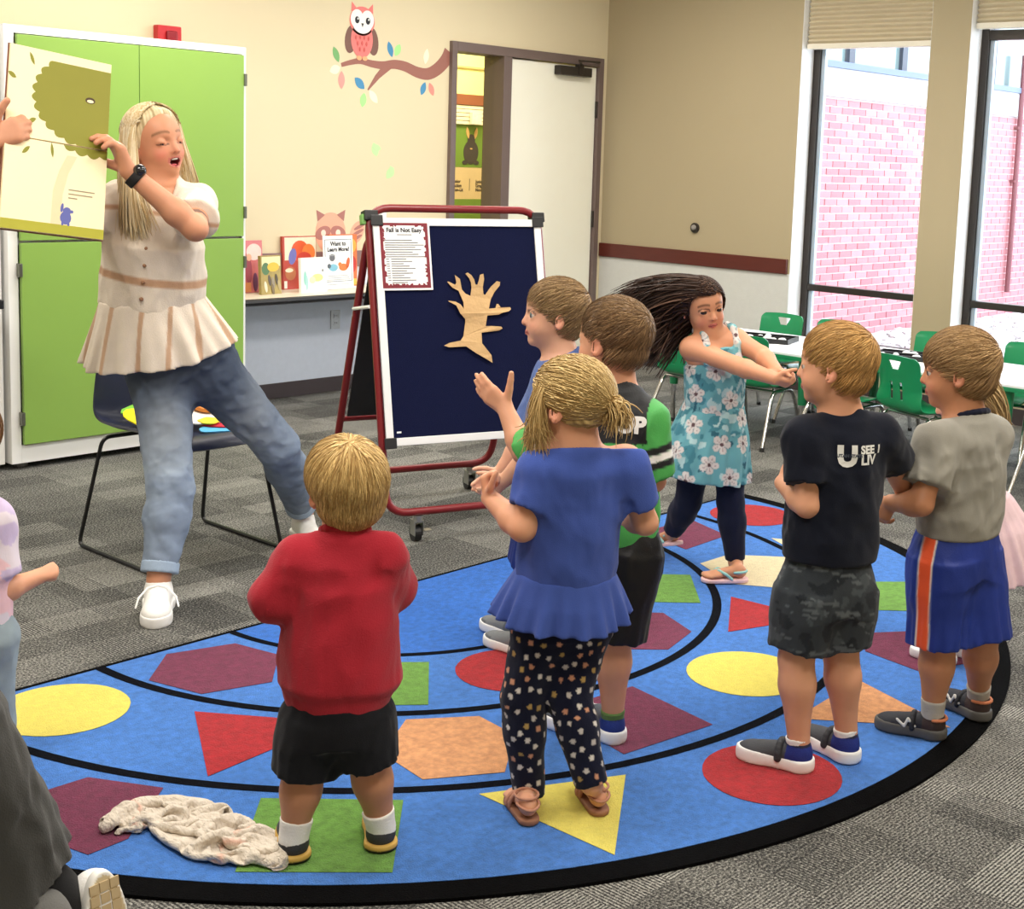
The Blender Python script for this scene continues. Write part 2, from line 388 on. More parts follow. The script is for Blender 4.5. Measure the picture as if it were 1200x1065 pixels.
for k, (x, w, c, lb) in enumerate(((8.085, 0.105, (240, 226, 200), 'small pale booklet on the slatted board beyond the door'), (8.255, 0.075, (226, 160, 90), 'small orange booklet on the slatted board beyond the door'))):
    b = part('booklet', None, M('booklet_%d' % k, c, 0.5, var=0.3, vscale=30), bx(x - w / 2, x + w / 2, 8.40, 8.425, 1.737, 1.835, 0.003)); tag(b, lb, 'book')
    part('page_block', b, M('paper_edge', (235, 225, 205), 0.8), bx(x - w / 2 + 0.004, x + w / 2 - 0.002, 8.4255, 8.436, 1.739, 1.833))
mu = empty('mural_panel', (8.1, 8.47, 1.382), label='green panel with a dark rabbit figure seen through the sidelight', cat='wall panel')
part('panel', mu, M('olive_green_panel', (112, 142, 44), 0.7), bx(-0.9, 0.9, 0, 0.025, 0, 0.352))
ex, ez = (1, 0, 0), (0, 0, 1)
for dx in (0.0, 0.27):
    part('rabbit_body', mu, M('dark_brown_print', (66, 56, 46), 0.7), plate(ellipse(-0.012 + dx, 0.125, 0.085, 0.1), (0, -0.001, 0), ex, ez, 0.003), plate(ellipse(-0.012 + dx, 0.225, 0.042, 0.05), (0, -0.002, 0), ex, ez, 0.003), plate(ellipse(-0.08 + dx, 0.04, 0.03, 0.018), (0, -0.002, 0), ex, ez, 0.003), plate(ellipse(0.05 + dx, 0.04, 0.03, 0.018), (0, -0.002, 0), ex, ez, 0.003))
    for nm_, lf_ in (('rabbit_ear', (-0.055, 0.285, 0.1, 0.035, 1.8)), ('rabbit_ear', (0.038, 0.285, 0.1, 0.035, 1.35)), ('rabbit_nose', (-0.012, 0.155, 0.03, 0.012, 0))): part(nm_, mu, M('tan_print', (216, 170, 100), 0.7), plate(leafshape(lf_[0] + dx, *lf_[1:]), (0, -0.003, 0), ex, ez, 0.003))
sg = empty('section_sign', (8.1, 8.47, 1.118), label='tan section sign with dark lettering below the rabbit panel', cat='sign')
part('board', sg, M('tan_sign_board', (222, 192, 138), 0.7), bx(-0.9, 0.9, 0, 0.025, 0, 0.262))
m_ink = M('dark_ink', (52, 44, 38), 0.7)
for x, s in ((-0.215, 'Junior\nFiction\nNon-Lit'), (0.05, 'Junior\nGraphic\nNovels')):
    text('lettering', s, (x, -0.002, 0.135), ex, ez, 0.038, m_ink, sg, bold=0.0012)
part('divider_line', sg, m_ink, bx(-0.021, -0.017, -0.002, 0, 0.07, 0.17))
struct('wall_beyond_low', M('olive_green_paint', (112, 142, 44), 0.7), bx(7.0, 9.4, 8.46, 8.499, 0, 1.117))
dp = part('open_door', None, M('dark_brown_door', (84, 60, 36), 0.5, var=0.1), bx(6.85, 7.30, 7.02, 7.06, 0.02, 2.22, 0.003)); tag(dp, 'dark brown open door just behind the glass sidelight', 'door')
part('door_edge', dp, M('door_edge', (60, 48, 42), 0.5), bx(6.852, 6.885, 7.005, 7.0195, 0.02, 2.2))

# ------------------------------------------------------------------ outside the windows
m_gravelbed = M('pale_gravel_bed', (205, 202, 200), 0.95, var=0.2, vscale=30, bump=0.5, bscale=50)
struct('ground_outside', m_gravelbed, bx(8.15, 22, -4, 6.85, -0.2, -0.12))
bw = struct('wall_outside', M('pale_mortar', (226, 208, 210), 0.9, bump=0.2, bscale=100), bx(8.3, 22, 6.862, 7.1, -0.2, 2.13), bx(8.3, 22, 6.862, 7.1, 2.60, 3.6) if False else bx(8.3, 22, 6.87, 7.1, 2.13, 2.14))
bw['label'] = 'red brick wall of the next wing outside the windows'
m_brick = [M('brick_%d' % i, c, 0.9, var=0.12, vscale=12, bump=0.2, bscale=70) for i, c in enumerate(((180, 114, 120), (188, 124, 129), (171, 105, 112)))]
CH = 0.0705; BL = 0.214
bmeshes = []
for mm in m_brick:
    b = bmesh.new(); bx(-BL / 2 + 0.006, BL / 2 - 0.006, -0.012, 0.0, 0.006, CH - 0.006, 0.002)(b)
    me = bpy.data.meshes.new('brick'); b.to_mesh(me); b.free(); me.materials.append(mm); bmeshes.append(me)
rest = bmesh.new(); nbr = 0
rr = random.Random(3)
cands = []
for k in range(32):
    z = -0.13 + k * CH
    x = 8.6 + (k % 2) * BL / 2
    while x < 17.5:
        cands.append((x, z)); x += BL
vis1 = [c for c in cands if 11.0 < c[0] < 13.05]
vis1.sort(key=lambda c: c[0]); indiv = set(vis1[:300])
for c in cands:
    if c in indiv:
        o = bpy.data.objects.new('brick', bmeshes[rr.randrange(3)]); link(o, bw); o.location = (c[0], 6.862 - rr.random() * 0.004, c[1])
    else:
        bx(c[0] - BL / 2 + 0.006, c[0] + BL / 2 - 0.006, 6.85, 6.862, c[1] + 0.006, c[1] + CH - 0.006)(rest)
ro = obj('brick_rest', rest, m_brick[0], bw); ro['kind'] = 'stuff'; ro.name = 'more_bricks'
struct('trim_3', M('white_stone_band', (176, 178, 180), 0.8), bx(8.3, 22, 6.82, 7.1, 2.14, 2.40, 0.004))
struct('trim_4', M('blue_grey_ledge', (92, 106, 136), 0.6), bx(8.3, 22, 6.80, 7.1, 2.40, 2.46, 0.004))
cw = struct('window_4', M('dark_mullion', (50, 56, 70), 0.5), *[bx(x - 0.05, x + 0.05, 6.86, 6.95, 2.46, 3.6) for x in (8.6, 9.5, 10.4, 11.42, 12.42, 13.4, 14.4, 15.4, 16.4)], bx(8.3, 17, 6.86, 6.95, 3.5, 3.6))
m_cg = M('sky_reflecting_glass', (104, 122, 122), 0.12, spec=0.9, var=0.25, vscale=1.6)
for x0 in (8.6, 9.5, 10.4, 11.42, 12.42, 13.4, 14.4, 15.4): part('pane', cw, m_cg, bx(x0 + 0.05, x0 + 0.95, 6.90, 6.91, 2.46, 3.5))
dsp = part('downpipe', None, M('rust_downpipe', (110, 60, 66), 0.6), cyl((15.03, 6.80, 0.15), (15.03, 6.80, 2.82), 0.03, 10)); tag(dsp, 'thin dark pipe running down the brick wall outside', 'pipe')
for z in (1.4, 2.0): part('pipe_strap', dsp, M('rust_downpipe', (110, 60, 66), 0.6), bx(14.98, 15.08, 6.79, 6.848, z, z + 0.03))
gv = bmesh.new(); rs = random.Random(5)
base = bmesh.new(); bmesh.ops.create_icosphere(base, subdivisions=1, radius=1); bv = [v.co.copy() for v in base.verts]; bf = [[v.index for v in f.verts] for f in base.faces]; base.free()
V, Fc = [], []
for k in range(4200):
    x = rs.uniform(9.0, 16.5); y = rs.uniform(3.6, 6.72)
    if x > 11.5 and y < 5.0 and rs.random() < 0.7: continue
    s = rs.uniform(0.02, 0.06); q = Matrix.Rotation(rs.random() * 6, 3, 'Z') @ Matrix.Diagonal((s * rs.uniform(1, 1.6), s, s * 0.6))
    o = len(V); V += [(q @ v + Vector((x, y, -0.11 + s * 0.2))) for v in bv]; Fc += [[i + o for i in f] for f in bf]
me = bpy.data.meshes.new('gravel'); me.from_pydata([tuple(v) for v in V], [], Fc); me.materials.append(M('gravel_stone', (176, 170, 170), 0.9, var=0.5, vscale=9))
g = link(bpy.data.objects.new('gravel', me)); g['kind'] = 'stuff'; g['label'] = 'pale loose gravel on the ground outside the windows'; g['category'] = 'gravel'

# ------------------------------------------------------------------ wall things
kb = empty('wall_bumper', (XR - 0.002, 5.912, 1.036), label='small dark round door bumper on the tan wall', cat='door stop')
part('plate', kb, m_bronze, cyl((0, 0, 0), (-0.012, 0, 0), 0.036, 20)); part('button', kb, M('rubber_grey', (150, 145, 140), 0.5), ball((-0.02, 0, 0.002), (0.02, 0.02, 0.02)))
def outlet(name, x, y, z, nx, ny, label, mat):
    rz = math.atan2(ny, nx) + PI / 2
    o = empty(name, (x, y, z), rz, label=label, cat='outlet')
    part('cover_plate', o, mat, bx(-0.036, 0.036, -0.007, 0, -0.058, 0.058, 0.003))
    for dz in (-0.022, 0.022):
        r = part('receptacle', o, mat, bx(-0.017, 0.017, -0.010, -0.0072, dz - 0.014, dz + 0.014, 0.003))
        part('slot', r, m_ink, bx(-0.008, -0.005, -0.0112, -0.0101, dz - 0.003, dz + 0.008), bx(0.005, 0.008, -0.0112, -0.0101, dz - 0.003, dz + 0.006))
    return o
outlet('power_outlet', 5.363, YB - 0.005, 0.449, 0, -1, 'pale grey power outlet on the wall below the book shelf', M('grey_plastic', (196, 202, 208), 0.4))
outlet('power_outlet', XR - 0.002, 4.05, 0.44, -1, 0, 'cream power outlet low on the pillar between the windows', M('cream_plastic', (236, 226, 190), 0.4))
ls = empty('light_switch', (5.725, YB - 0.002, 1.09), label='white switch plate on the cream wall behind the easel', cat='switch')
part('switch_plate', ls, m_white, bx(-0.036, 0.036, -0.006, 0, -0.058, 0.058, 0.002)); part('rocker', ls, m_white, bx(-0.012, 0.012, -0.012, -0.0062, -0.022, 0.022, 0.002))
al = empty('fire_alarm', (4.195, YB - 0.001, 2.06), label='red fire alarm strobe on the wall above the green cabinet', cat='fire alarm')
m_red = M('alarm_red', (196, 36, 44), 0.35)
part('housing', al, m_red, bx(-0.072, 0.072, -0.05, 0, -0.07, 0.058, 0.008)); part('strobe_lens', al, M('clear_red_lens', (150, 40, 50), 0.2), bx(-0.025, 0.04, -0.065, -0.0505, -0.045, 0.03, 0.01))
# wall decals -- flat vinyl, a millimetre thick, on the back wall
o = (0, YB - 0.0005, 0); n3 = (0, YB - 0.0015, 0); n4 = (0, YB - 0.0025, 0); n5 = (0, YB - 0.0035, 0)
def dc(p, Z): # x,z on wall: local owl units to metres
    return p
vp = lambda name, c: M('vinyl_' + name, c, 0.6, var=0.02)
def dpl(pts, lay): return plate(pts, (0, YB - 0.0006 - 0.001 * lay, 0), (1, 0, 0), (0, 0, 1), 0.0009)
owl = empty('owl_decal', (0, 0, 0), label='pink owl wall sticker with white face perched on the painted branch', cat='wall sticker')
cx, cz = 5.548, 2.21
pink, brown, salmon = vp('pink', (240, 128, 124)), vp('wing_brown', (122, 86, 76)), vp('salmon', (246, 158, 148))
part('wing', owl, brown, dpl(ellipse(cx - 0.085, 2.16, 0.045, 0.085, rot=-0.15), 0)); part('wing', owl, brown, dpl(ellipse(cx + 0.085, 2.16, 0.045, 0.085, rot=0.15), 0))
part('body', owl, pink, dpl(ellipse(cx, 2.165, 0.085, 0.112), 1), dpl(ellipse(cx, 2.275, 0.098, 0.088), 1))
part('ear_tuft', owl, pink, dpl([(cx - 0.085, 2.325), (cx - 0.082, 2.385), (cx - 0.045, 2.35)], 1)); part('ear_tuft', owl, pink, dpl([(cx + 0.085, 2.325), (cx + 0.045, 2.35), (cx + 0.082, 2.385)], 1))
part('face_disc', owl, vp('white', (250, 248, 244)), dpl(ellipse(cx - 0.04, 2.285, 0.05, 0.058), 2), dpl(ellipse(cx + 0.04, 2.285, 0.05, 0.058), 3), dpl(ellipse(cx, 2.258, 0.075, 0.058), 4))
for s in (-1, 1):
    e = part('eye', owl, vp('black', (26, 28, 40)), dpl(ellipse(cx + s * 0.042, 2.279, 0.017, 0.021), 5)); part('eye_glint', e, vp('white', (250, 248, 244)), dpl(ellipse(cx + s * 0.042 + 0.005, 2.287, 0.005, 0.006), 6))
    part('foot', owl, vp('foot_orange', (244, 176, 130)), dpl(ellipse(cx + s * 0.022, 2.052, 0.02, 0.014), 5))
part('beak', owl, vp('black', (26, 28, 40)), dpl([(cx - 0.01, 2.262), (cx, 2.238), (cx + 0.01, 2.262)], 5))
part('chest_feather', owl, vp('dark_pink', (214, 96, 92)), *[dpl(leafshape(cx + dx, z, 0.03, 0.014, PI / 2), 5) for dx, z in ((-0.05, 2.175), (-0.017, 2.178), (0.017, 2.178), (0.05, 2.175), (-0.034, 2.14), (0, 2.142), (0.034, 2.14), (-0.017, 2.105), (0.017, 2.105))])
br = empty('branch_decal', (0, 0, 0), label='brown tree branch wall sticker with coloured leaves beside the door frame', cat='wall sticker')
cl_ = catmull([(5.392, 0, 2.0), (5.46, 0, 2.02), (5.54, 0, 2.035), (5.63, 0, 2.025), (5.72, 0, 2.022), (5.81, 0, 2.035), (5.90, 0, 2.028), (6.0, 0, 2.0), (6.09, 0, 1.995), (6.17, 0, 2.03), (6.24, 0, 2.09), (6.277, 0, 2.15)], 4)
wd = [0.012 + 0.036 * (i / len(cl_)) for i in range(len(cl_))]
outl = []
for s in (1, -1):
    row = []
    for i, p in enumerate(cl_):
        t = (cl_[min(i + 1, len(cl_) - 1)] - cl_[max(i - 1, 0)]).normalized(); row.append((p.x - s * t.z * wd[i], p.z + s * t.x * wd[i]))
    outl += row if s == 1 else row[::-1]
m_bark = vp('bark', (158, 104, 92))
part('branch', br, m_bark, dpl(outl, 0), dpl([(5.71, 2.012), (5.66, 1.96), (5.595, 1.865), (5.605, 1.862), (5.69, 1.94), (5.79, 2.01)], 1))
for x, z, ln, w, a, c in ((5.352, 2.06, 0.1, 0.045, 2.0, (120, 178, 112)), (5.345, 1.97, 0.085, 0.055, 0.35, (250, 244, 214)), (5.395, 1.91, 0.11, 0.05, 1.57, (246, 160, 152)), (5.775, 2.125, 0.1, 0.045, 1.9, (72, 144, 190)), (5.835, 2.125, 0.085, 0.05, 1.1, (172, 232, 148)), (6.075, 2.105, 0.1, 0.045, 1.4, (250, 248, 214)), (5.535, 1.90, 0.1, 0.055, 2.45, (72, 144, 190)), (5.565, 1.80, 0.09, 0.05, 1.4, (172, 240, 150)), (5.645, 1.825, 0.1, 0.05, 2.3, (250, 244, 216)), (6.055, 1.90, 0.09, 0.045, 1.2, (72, 144, 190)), (6.125, 1.90, 0.09, 0.045, 2.0, (250, 150, 138)),):
    part('leaf', br, vp('leaf_%d_%d' % (c[0], c[2]), c), dpl(leafshape(x, z, ln, w, a), 0))
for x, z, a, lb in ((5.665, 1.50, 1.9, 'upper of two pale green leaf stickers on the cream wall'), (5.79, 1.357, 0.9, 'lower of two pale green leaf stickers on the cream wall')):
    l = part('leaf_decal', None, vp('pale_green', (196, 240, 170)), dpl(leafshape(x, z, 0.09, 0.055, a), 0), dpl(leafshape(x + 0.012, z + 0.012, 0.07, 0.04, a + 1.0), 1)); tag(l, lb, 'wall sticker', 'falling leaf stickers')
rc = empty('raccoon_decal', (0, 0, 0), label='peach raccoon wall sticker peeking over the shelf books', cat='wall sticker')
rx = 5.325
m_p1, m_p2 = vp('peach', (236, 176, 150)), vp('raccoon_brown', (176, 118, 110))
part('head', rc, m_p1, dpl(ellipse(rx, 0.985, 0.115, 0.125), 0))
for s in (-1, 1):
    part('ear', rc, m_p2, dpl([(rx + s * 0.11, 1.125), (rx + s * 0.1, 1.055), (rx + s * 0.045, 1.095)], 1)); part('eye_patch', rc, m_p2, dpl(ellipse(rx + s * 0.058, 0.985, 0.06, 0.04, rot=-s * 0.35), 1))
    part('eye', rc, vp('pale_pink', (250, 220, 206)), dpl(ellipse(rx + s * 0.056, 0.985, 0.018, 0.02), 2))
part('tail', rc, m_p1, dpl(ellipse(rx + 0.205, 0.985, 0.05, 0.075, rot=-0.5), 0))
part('tail_stripe', rc, m_p2, *[dpl(ellipse(rx + 0.2 + 0.012 * k, 0.95 + 0.035 * k, 0.048, 0.011, rot=0.4), 1) for k in range(3)])
fl_ = part('vine_decal', None, m_p2, *[dpl(leafshape(5.93 + dx, 1.03 + dz, 0.05, 0.02, a), 0) for dx, dz, a in ((0, 0, 1.57), (-0.03, -0.01, 2.2), (0.03, -0.01, 0.9), (-0.05, -0.02, 2.8), (0.05, -0.02, 0.4))]); tag(fl_, 'small brown plant sticker on the wall just above the easel board', 'wall sticker')

# ------------------------------------------------------------------ green cabinet
m_cab = M('white_melamine', (246, 246, 244), 0.4, var=0.01); m_green = M('lime_green_laminate', (136, 173, 80), 0.35, var=0.02)
X0, X1, CY0, CY1 = 2.903, 4.14, 5.972, 6.55
cab = empty('storage_cabinet', ((X0 + X1) / 2, (CY0 + CY1) / 2, 0), label='tall white storage cabinet with lime green doors behind the reading woman', cat='cabinet')
cw_ = (X1 - X0) / 2; cd = (CY1 - CY0) / 2
part('side_panel', cab, m_cab, bx(-cw_, -cw_ + 0.046, -cd, cd, 0.03, 1.98, 0.002)); part('side_panel', cab, m_cab, bx(cw_ - 0.022, cw_, -cd, cd, 0.03, 1.98, 0.002))
part('top_panel', cab, m_cab, bx(-cw_ + 0.0465, cw_ - 0.0225, -cd, cd, 1.945, 1.98, 0.002)); part('kick_panel', cab, m_cab, bx(-cw_ + 0.0465, cw_ - 0.0225, -cd, -cd + 0.02, 0.03, 0.112, 0.002))
part('back_panel', cab, m_cab, bx(-cw_ + 0.0465, cw_ - 0.0225, cd - 0.015, cd, 0.03, 1.944)); part('middle_shelf', cab, m_cab, bx(-cw_ + 0.0465, cw_ - 0.0225, -cd + 0.025, cd - 0.016, 1.02, 1.05))
for s in (-1, 1):
    for z0, z1 in ((0.118, 1.03), (1.041, 1.94)):
        d = part('door', cab, m_green, bx(*( (-cw_ + 0.05, 0.015) if s < 0 else (0.0185, cw_ - 0.026)), -cd - 0.022, -cd - 0.002, z0, z1, 0.002))
        for zz in ((z0 + 0.12, z1 - 0.12)):
            xh = (-cw_ + 0.044) if s < 0 else (cw_ - 0.020)
            part('hinge', d, M('hinge_steel', (120, 122, 110), 0.35, metal=0.8), bx(xh - 0.008, xh + 0.008, -cd - 0.03, -cd - 0.003, zz - 0.03, zz + 0.03, 0.002))
for s in (-1, 1):
    for t in (-1, 1): part('foot', cab, M('steel_glide', (150, 150, 150), 0.3, metal=0.8), cyl((s * (cw_ - 0.08), t * (cd - 0.08), 0), (s * (cw_ - 0.08), t * (cd - 0.08), 0.03), 0.03, 12))
# the white unit cut by the left edge
un = empty('side_unit', (2.5, 6.3, 0), label='white shelf unit with a dark ledge cut by the left edge', cat='cabinet')
part('end_panel', un, m_cab, bx(0.30, 0.385, -0.3, 0.3, 0.03, 1.98, 0.002)); part('body', un, m_cab, bx(-0.9, 0.299, -0.1, 0.3, 0.03, 1.98, 0.002)); part('ledge', un, M('black_edge', (26, 26, 30), 0.4), bx(-0.9, 0.299, -0.5, -0.101, 0.76, 0.80, 0.004)); part('base', un, m_base, bx(-0.88, 0.36, -0.08, 0.28, 0, 0.0295))
# ------------------------------------------------------------------ book shelf along the back wall
sh = empty('wall_counter', (5.2, 6.62, 0.625), label='cream wall counter with black edge carrying the display books', cat='shelf')
part('counter_top', sh, M('cream_laminate', (236, 226, 204), 0.4), bx(-1.0, 0.83, -0.195, 0.17, 0.005, 0.03, 0.002))
part('black_edge', sh, M('black_edge', (26, 26, 30), 0.4), tube([(-1.0, -0.202, 0.01), (0.80, -0.202, 0.01), (0.838, -0.165, 0.01), (0.838, 0.165, 0.01)], 0.02, 8), bx(-1.0, 0.825, -0.19, 0.165, -0.012, 0.0045))
part('bracket', sh, M('black_edge', (26, 26, 30), 0.4), bx(0.6, 0.62, -0.1, 0.165, -0.06, -0.013), bx(-0.9, -0.88, -0.1, 0.165, -0.06, -0.013))
def book(name, x, y, w, h, rz, lean, label, cover, art, th=0.018, z=0.6555):
    """a standing book seen from its front: cover boards, page block, printed shapes"""
    b = empty(name, (x, y, z), rz, label=label, cat='book')
    b.rotation_euler = (-lean, 0, rz)
    part('cover', b, cover, bx(0, w, -0.002, 0.0, 0, h), bx(0, w, th, th + 0.002, 0, h), bx(-0.003, 0, -0.002, th + 0.002, 0, h))
    part('page_block', b, M('page_edge', (240, 232, 214), 0.8), bx(0.0005, w - 0.004, 0.0005, th - 0.0005, 0.003, h - 0.003))
    for i, (nm, c, pts) in enumerate(art):
        part(nm, b, M('print_%d_%d_%d' % c, c, 0.5, var=0.15, vscale=25), plate([(u * w, v * h) for u, v in pts], (0, -0.0021 - 0.0004 * i, 0), (1, 0, 0), (0, 0, 1), 0.0003))
    return b
R_ = lambda a, b, c, d: [(a, b), (c, b), (c, d), (a, d)]
E_ = lambda x, y, a, b, r=0.0: ellipse(x, y, a, b, 18, rot=r)
GB = 'display books on the wall counter'
book('picture_book', 4.625, 6.70, 0.155, 0.30, 0.1, 0.06, 'pink picture book on the counter nearest the green cabinet', M('pink_cover', (214, 120, 122), 0.4, var=0.2, vscale=20),
     [('printed_sky', (244, 214, 206), E_(0.6, 0.78, 0.36, 0.16)), ('printed_figure', (170, 84, 100), E_(0.32, 0.42, 0.16, 0.26)), ('printed_figure', (120, 70, 110), E_(0.62, 0.2, 0.12, 0.18)), ('printed_face', (236, 180, 150), E_(0.35, 0.68, 0.12, 0.07)), ('printed_ground', (226, 150, 96), R_(0.02, 0.02, 0.4, 0.2))])
book('picture_book', 4.672, 6.58, 0.148, 0.222, 0.12, 0.05, 'small green and gold picture book with an animal herd on the counter', M('savanna_cover', (170, 150, 84), 0.4, var=0.25, vscale=25),
     [('printed_sky', (240, 232, 180), R_(0.03, 0.72, 0.97, 0.97)), ('printed_trees', (88, 124, 84), E_(0.22, 0.66, 0.2, 0.16)), ('printed_sun', (236, 190, 70), E_(0.6, 0.7, 0.3, 0.12))] + [('printed_animal', c, E_(u, v, 0.07, 0.15, 0.3)) for u, v, c in ((0.2, 0.2, (226, 214, 190)), (0.4, 0.36, (96, 86, 80)), (0.58, 0.3, (150, 140, 124)), (0.75, 0.38, (84, 74, 60)), (0.88, 0.22, (180, 164, 120)), (0.55, 0.12, (120, 104, 76)))])
book('picture_book', 4.955, 6.76, 0.25, 0.315, 0.05, 0.04, 'large orange autumn picture book on the counter with a dark red spine', M('autumn_cover', (186, 70, 52), 0.4, var=0.15, vscale=15),
     [('printed_sky', (250, 232, 206), R_(0.04, 0.55, 0.99, 0.98)), ('printed_foliage', (226, 96, 52), E_(0.5, 0.72, 0.26, 0.2)), ('printed_foliage', (240, 132, 66), E_(0.76, 0.68, 0.2, 0.17)), ('printed_foliage', (206, 70, 60), E_(0.62, 0.58, 0.22, 0.12)), ('printed_bird', (112, 116, 190), E_(0.27, 0.62, 0.11, 0.16, -0.4)), ('printed_ground', (190, 120, 76), E_(0.2, 0.3, 0.16, 0.13)), ('printed_ground', (240, 226, 196), E_(0.16, 0.36, 0.12, 0.04)), ('spine_label', (240, 236, 226), R_(0.0, 0.02, 0.09, 0.16))])
book('picture_book', 4.924, 6.545, 0.195, 0.205, 0.08, 0.05, 'white picture book with pale yellow and teal figures, front of the counter', M('white_cover', (248, 248, 242), 0.4, var=0.02),
     [('printed_figure', (150, 208, 196), E_(0.14, 0.42, 0.06, 0.2)), ('printed_figure', (168, 214, 210), E_(0.2, 0.28, 0.05, 0.22)), ('printed_pattern', (240, 230, 150), E_(0.62, 0.42, 0.22, 0.11)), ('printed_pattern', (248, 240, 190), E_(0.42, 0.36, 0.12, 0.1)), ('printed_mark', (110, 110, 110), E_(0.83, 0.62, 0.025, 0.04))])
book('picture_book', 5.30, 6.765, 0.21, 0.32, 0.0, 0.03, 'orange and yellow picture book half hidden behind the printed sign', M('orange_cover', (226, 120, 60), 0.4, var=0.2, vscale=14),
     [('printed_foliage', (206, 64, 56), E_(0.78, 0.42, 0.2, 0.18)), ('printed_foliage', (244, 176, 70), E_(0.75, 0.78, 0.22, 0.15)), ('printed_shape', (130, 110, 160), E_(0.72, 0.22, 0.1, 0.08)), ('printed_ground', (236, 200, 90), R_(0.5, 0.02, 0.98, 0.14))])
# acrylic stand with the printed sign
sgn = empty('counter_sign', (5.165, 6.645, 0.6555), 0.06, label='white sign reading Want to Learn More standing on the counter', cat='sign'); sgn.rotation_euler = (-0.06, 0, 0.06)
m_paper = M('white_paper', (250, 250, 250), 0.6, var=0.01); m_black = M('black_print', (30, 30, 36), 0.6)
part('sheet', sgn, m_paper, bx(0, 0.235, 0, 0.004, 0.012, 0.322))
part('border', sgn, M('navy_border', (60, 84, 104), 0.6), *[bx(*b) for b in ((0.012, 0.223, -0.0012, -0.0002, 0.045, 0.048), (0.012, 0.223, -0.0012, -0.0002, 0.297, 0.300), (0.012, 0.015, -0.0012, -0.0002, 0.048, 0.297), (0.220, 0.223, -0.0012, -0.0002, 0.048, 0.297))])
part('stand_foot', sgn, M('clear_acrylic', (232, 236, 240), 0.1, spec=0.8), bx(0, 0.235, 0.0045, 0.10, 0.0, 0.006), bx(0, 0.235, -0.02, 0.0, 0.0, 0.012))
text('lettering', 'Want to', (0.1175, -0.0005, 0.262), (1, 0, 0), (0, 0, 1), 0.036, m_black, sgn, bold=0.0012, align='CENTER')
text('lettering', 'Learn More?', (0.1175, -0.0005, 0.228), (1, 0, 0), (0, 0, 1), 0.034, m_black, sgn, bold=0.0012, align='CENTER')
pp = lambda nm, c, pts, k=1: part(nm, sgn, M('print_%d_%d_%d' % c, c, 0.6), plate(pts, (0, -0.0004 - 0.0004 * k, 0), (1, 0, 0), (0, 0, 1), 0.0003))
pp('printed_squirrel', (232, 130, 70), ellipse(0.155, 0.13, 0.035, 0.022)); pp('printed_squirrel_tail', (222, 104, 56), ellipse(0.192, 0.155, 0.014, 0.034, rot=-0.25)); pp('printed_squirrel_head', (232, 130, 70), ellipse(0.128, 0.148, 0.014, 0.013), 2)
pp('printed_hedgehog', (130, 190, 214), ellipse(0.075, 0.13, 0.036, 0.022)); pp('printed_hedgehog_face', (90, 100, 110), ellipse(0.042, 0.14, 0.014, 0.014), 2); pp('printed_badge', (110, 112, 118), ellipse(0.068, 0.19, 0.022, 0.022)); pp('printed_badge_band', (160, 162, 166), [(0.045, 0.2), (0.09, 0.2), (0.09, 0.208), (0.045, 0.208)], 2)
for k, (a, b, z) in enumerate(((0.03, 0.19, 0.078), (0.03, 0.2, 0.066), (0.02, 0.21, 0.055), (0.015, 0.2, 0.026))): pp('printed_line', (150, 154, 160), [(a, z), (b, z), (b, z + 0.003), (a, z + 0.003)])

# ------------------------------------------------------------------ easel
EZ = Matrix(((0.939, 0.344, 0, 3.38), (-0.344, 0.939, 0, 3.954), (0, 0, 1, 0), (0, 0, 0, 1)))   # local x across the board, y to its back
ea = bpy.data.objects.new('easel', None); COL.objects.link(ea); ea.matrix_world = EZ
tag(ea, 'dark red tube rolling easel with a navy felt board and white trim', 'easel')
m_tube = M('maroon_enamel', (124, 28, 34), 0.3, var=0.05); m_blackp = M('black_plastic', (30, 30, 32), 0.45); m_felt = M('navy_felt', (10, 17, 52), 0.95, bump=0.3, bscale=500, sheen=0.05, spec=0.1); m_trim = M('white_trim', (240, 240, 238), 0.4)
FU = Vector((0, math.sin(0.227), math.cos(0.227)))
def fp(a, s, n=0.0): return Vector((a, 0, 0.12)) + FU * s + Vector((0, -math.cos(0.227), math.sin(0.227))) * n   # n: out of the front face
W_ = 0.733
part('front_frame', ea, m_tube, tube(round_corners([fp(0, 0.0), fp(0, 1.186), fp(W_, 1.186), fp(W_, 0)], 0.09, 6, closed=True), 0.0155, 12, closed=True), smooth=True)
RT, RB = Vector((0, 0.285, 1.185)), Vector((0, 0.70, 0.12)); RU = (RT - RB).normalized()
rp = lambda a, s: RB + Vector((a, 0, 0)) + RU * s
RL = (RT - RB).length
part('rear_frame', ea, m_tube, tube(round_corners([rp(0.012, 0), rp(0.012, RL), rp(W_ + 0.012, RL), rp(W_ + 0.012, 0)], 0.09, 6, closed=True), 0.0155, 12, closed=True), smooth=True)
part('cross_bar', ea, m_tube, cyl(rp(0.012, 0.28), rp(W_ + 0.012, 0.28), 0.012))
def slab(a0, a1, s0, s1, n0, n1, bev=0.0):
    Mx = Matrix((( 1, 0, 0, 0), (0, -math.cos(0.227), math.sin(0.227), 0), (0, math.sin(0.227), math.cos(0.227), 0.12), (0, 0, 0, 1)))
    return box(((a0 + a1) / 2, (n0 + n1) / 2, (s0 + s1) / 2), (a1 - a0, n1 - n0, s1 - s0), bev, Mx)
part('felt_board', ea, m_felt, slab(0.02, 0.713, 0.262, 1.138, 0.018, 0.026))
for bname, args in (('side_trim', (0.006, 0.036, 0.258, 1.142, 0.0265, 0.034)), ('side_trim', (0.697, 0.727, 0.258, 1.142, 0.0265, 0.034)), ('top_trim', (0.0365, 0.6965, 1.112, 1.142, 0.0265, 0.034)), ('bottom_trim', (0.0365, 0.6965, 0.258, 0.288, 0.0265, 0.034))):
    part(bname, ea, m_trim, slab(*args, 0.002))
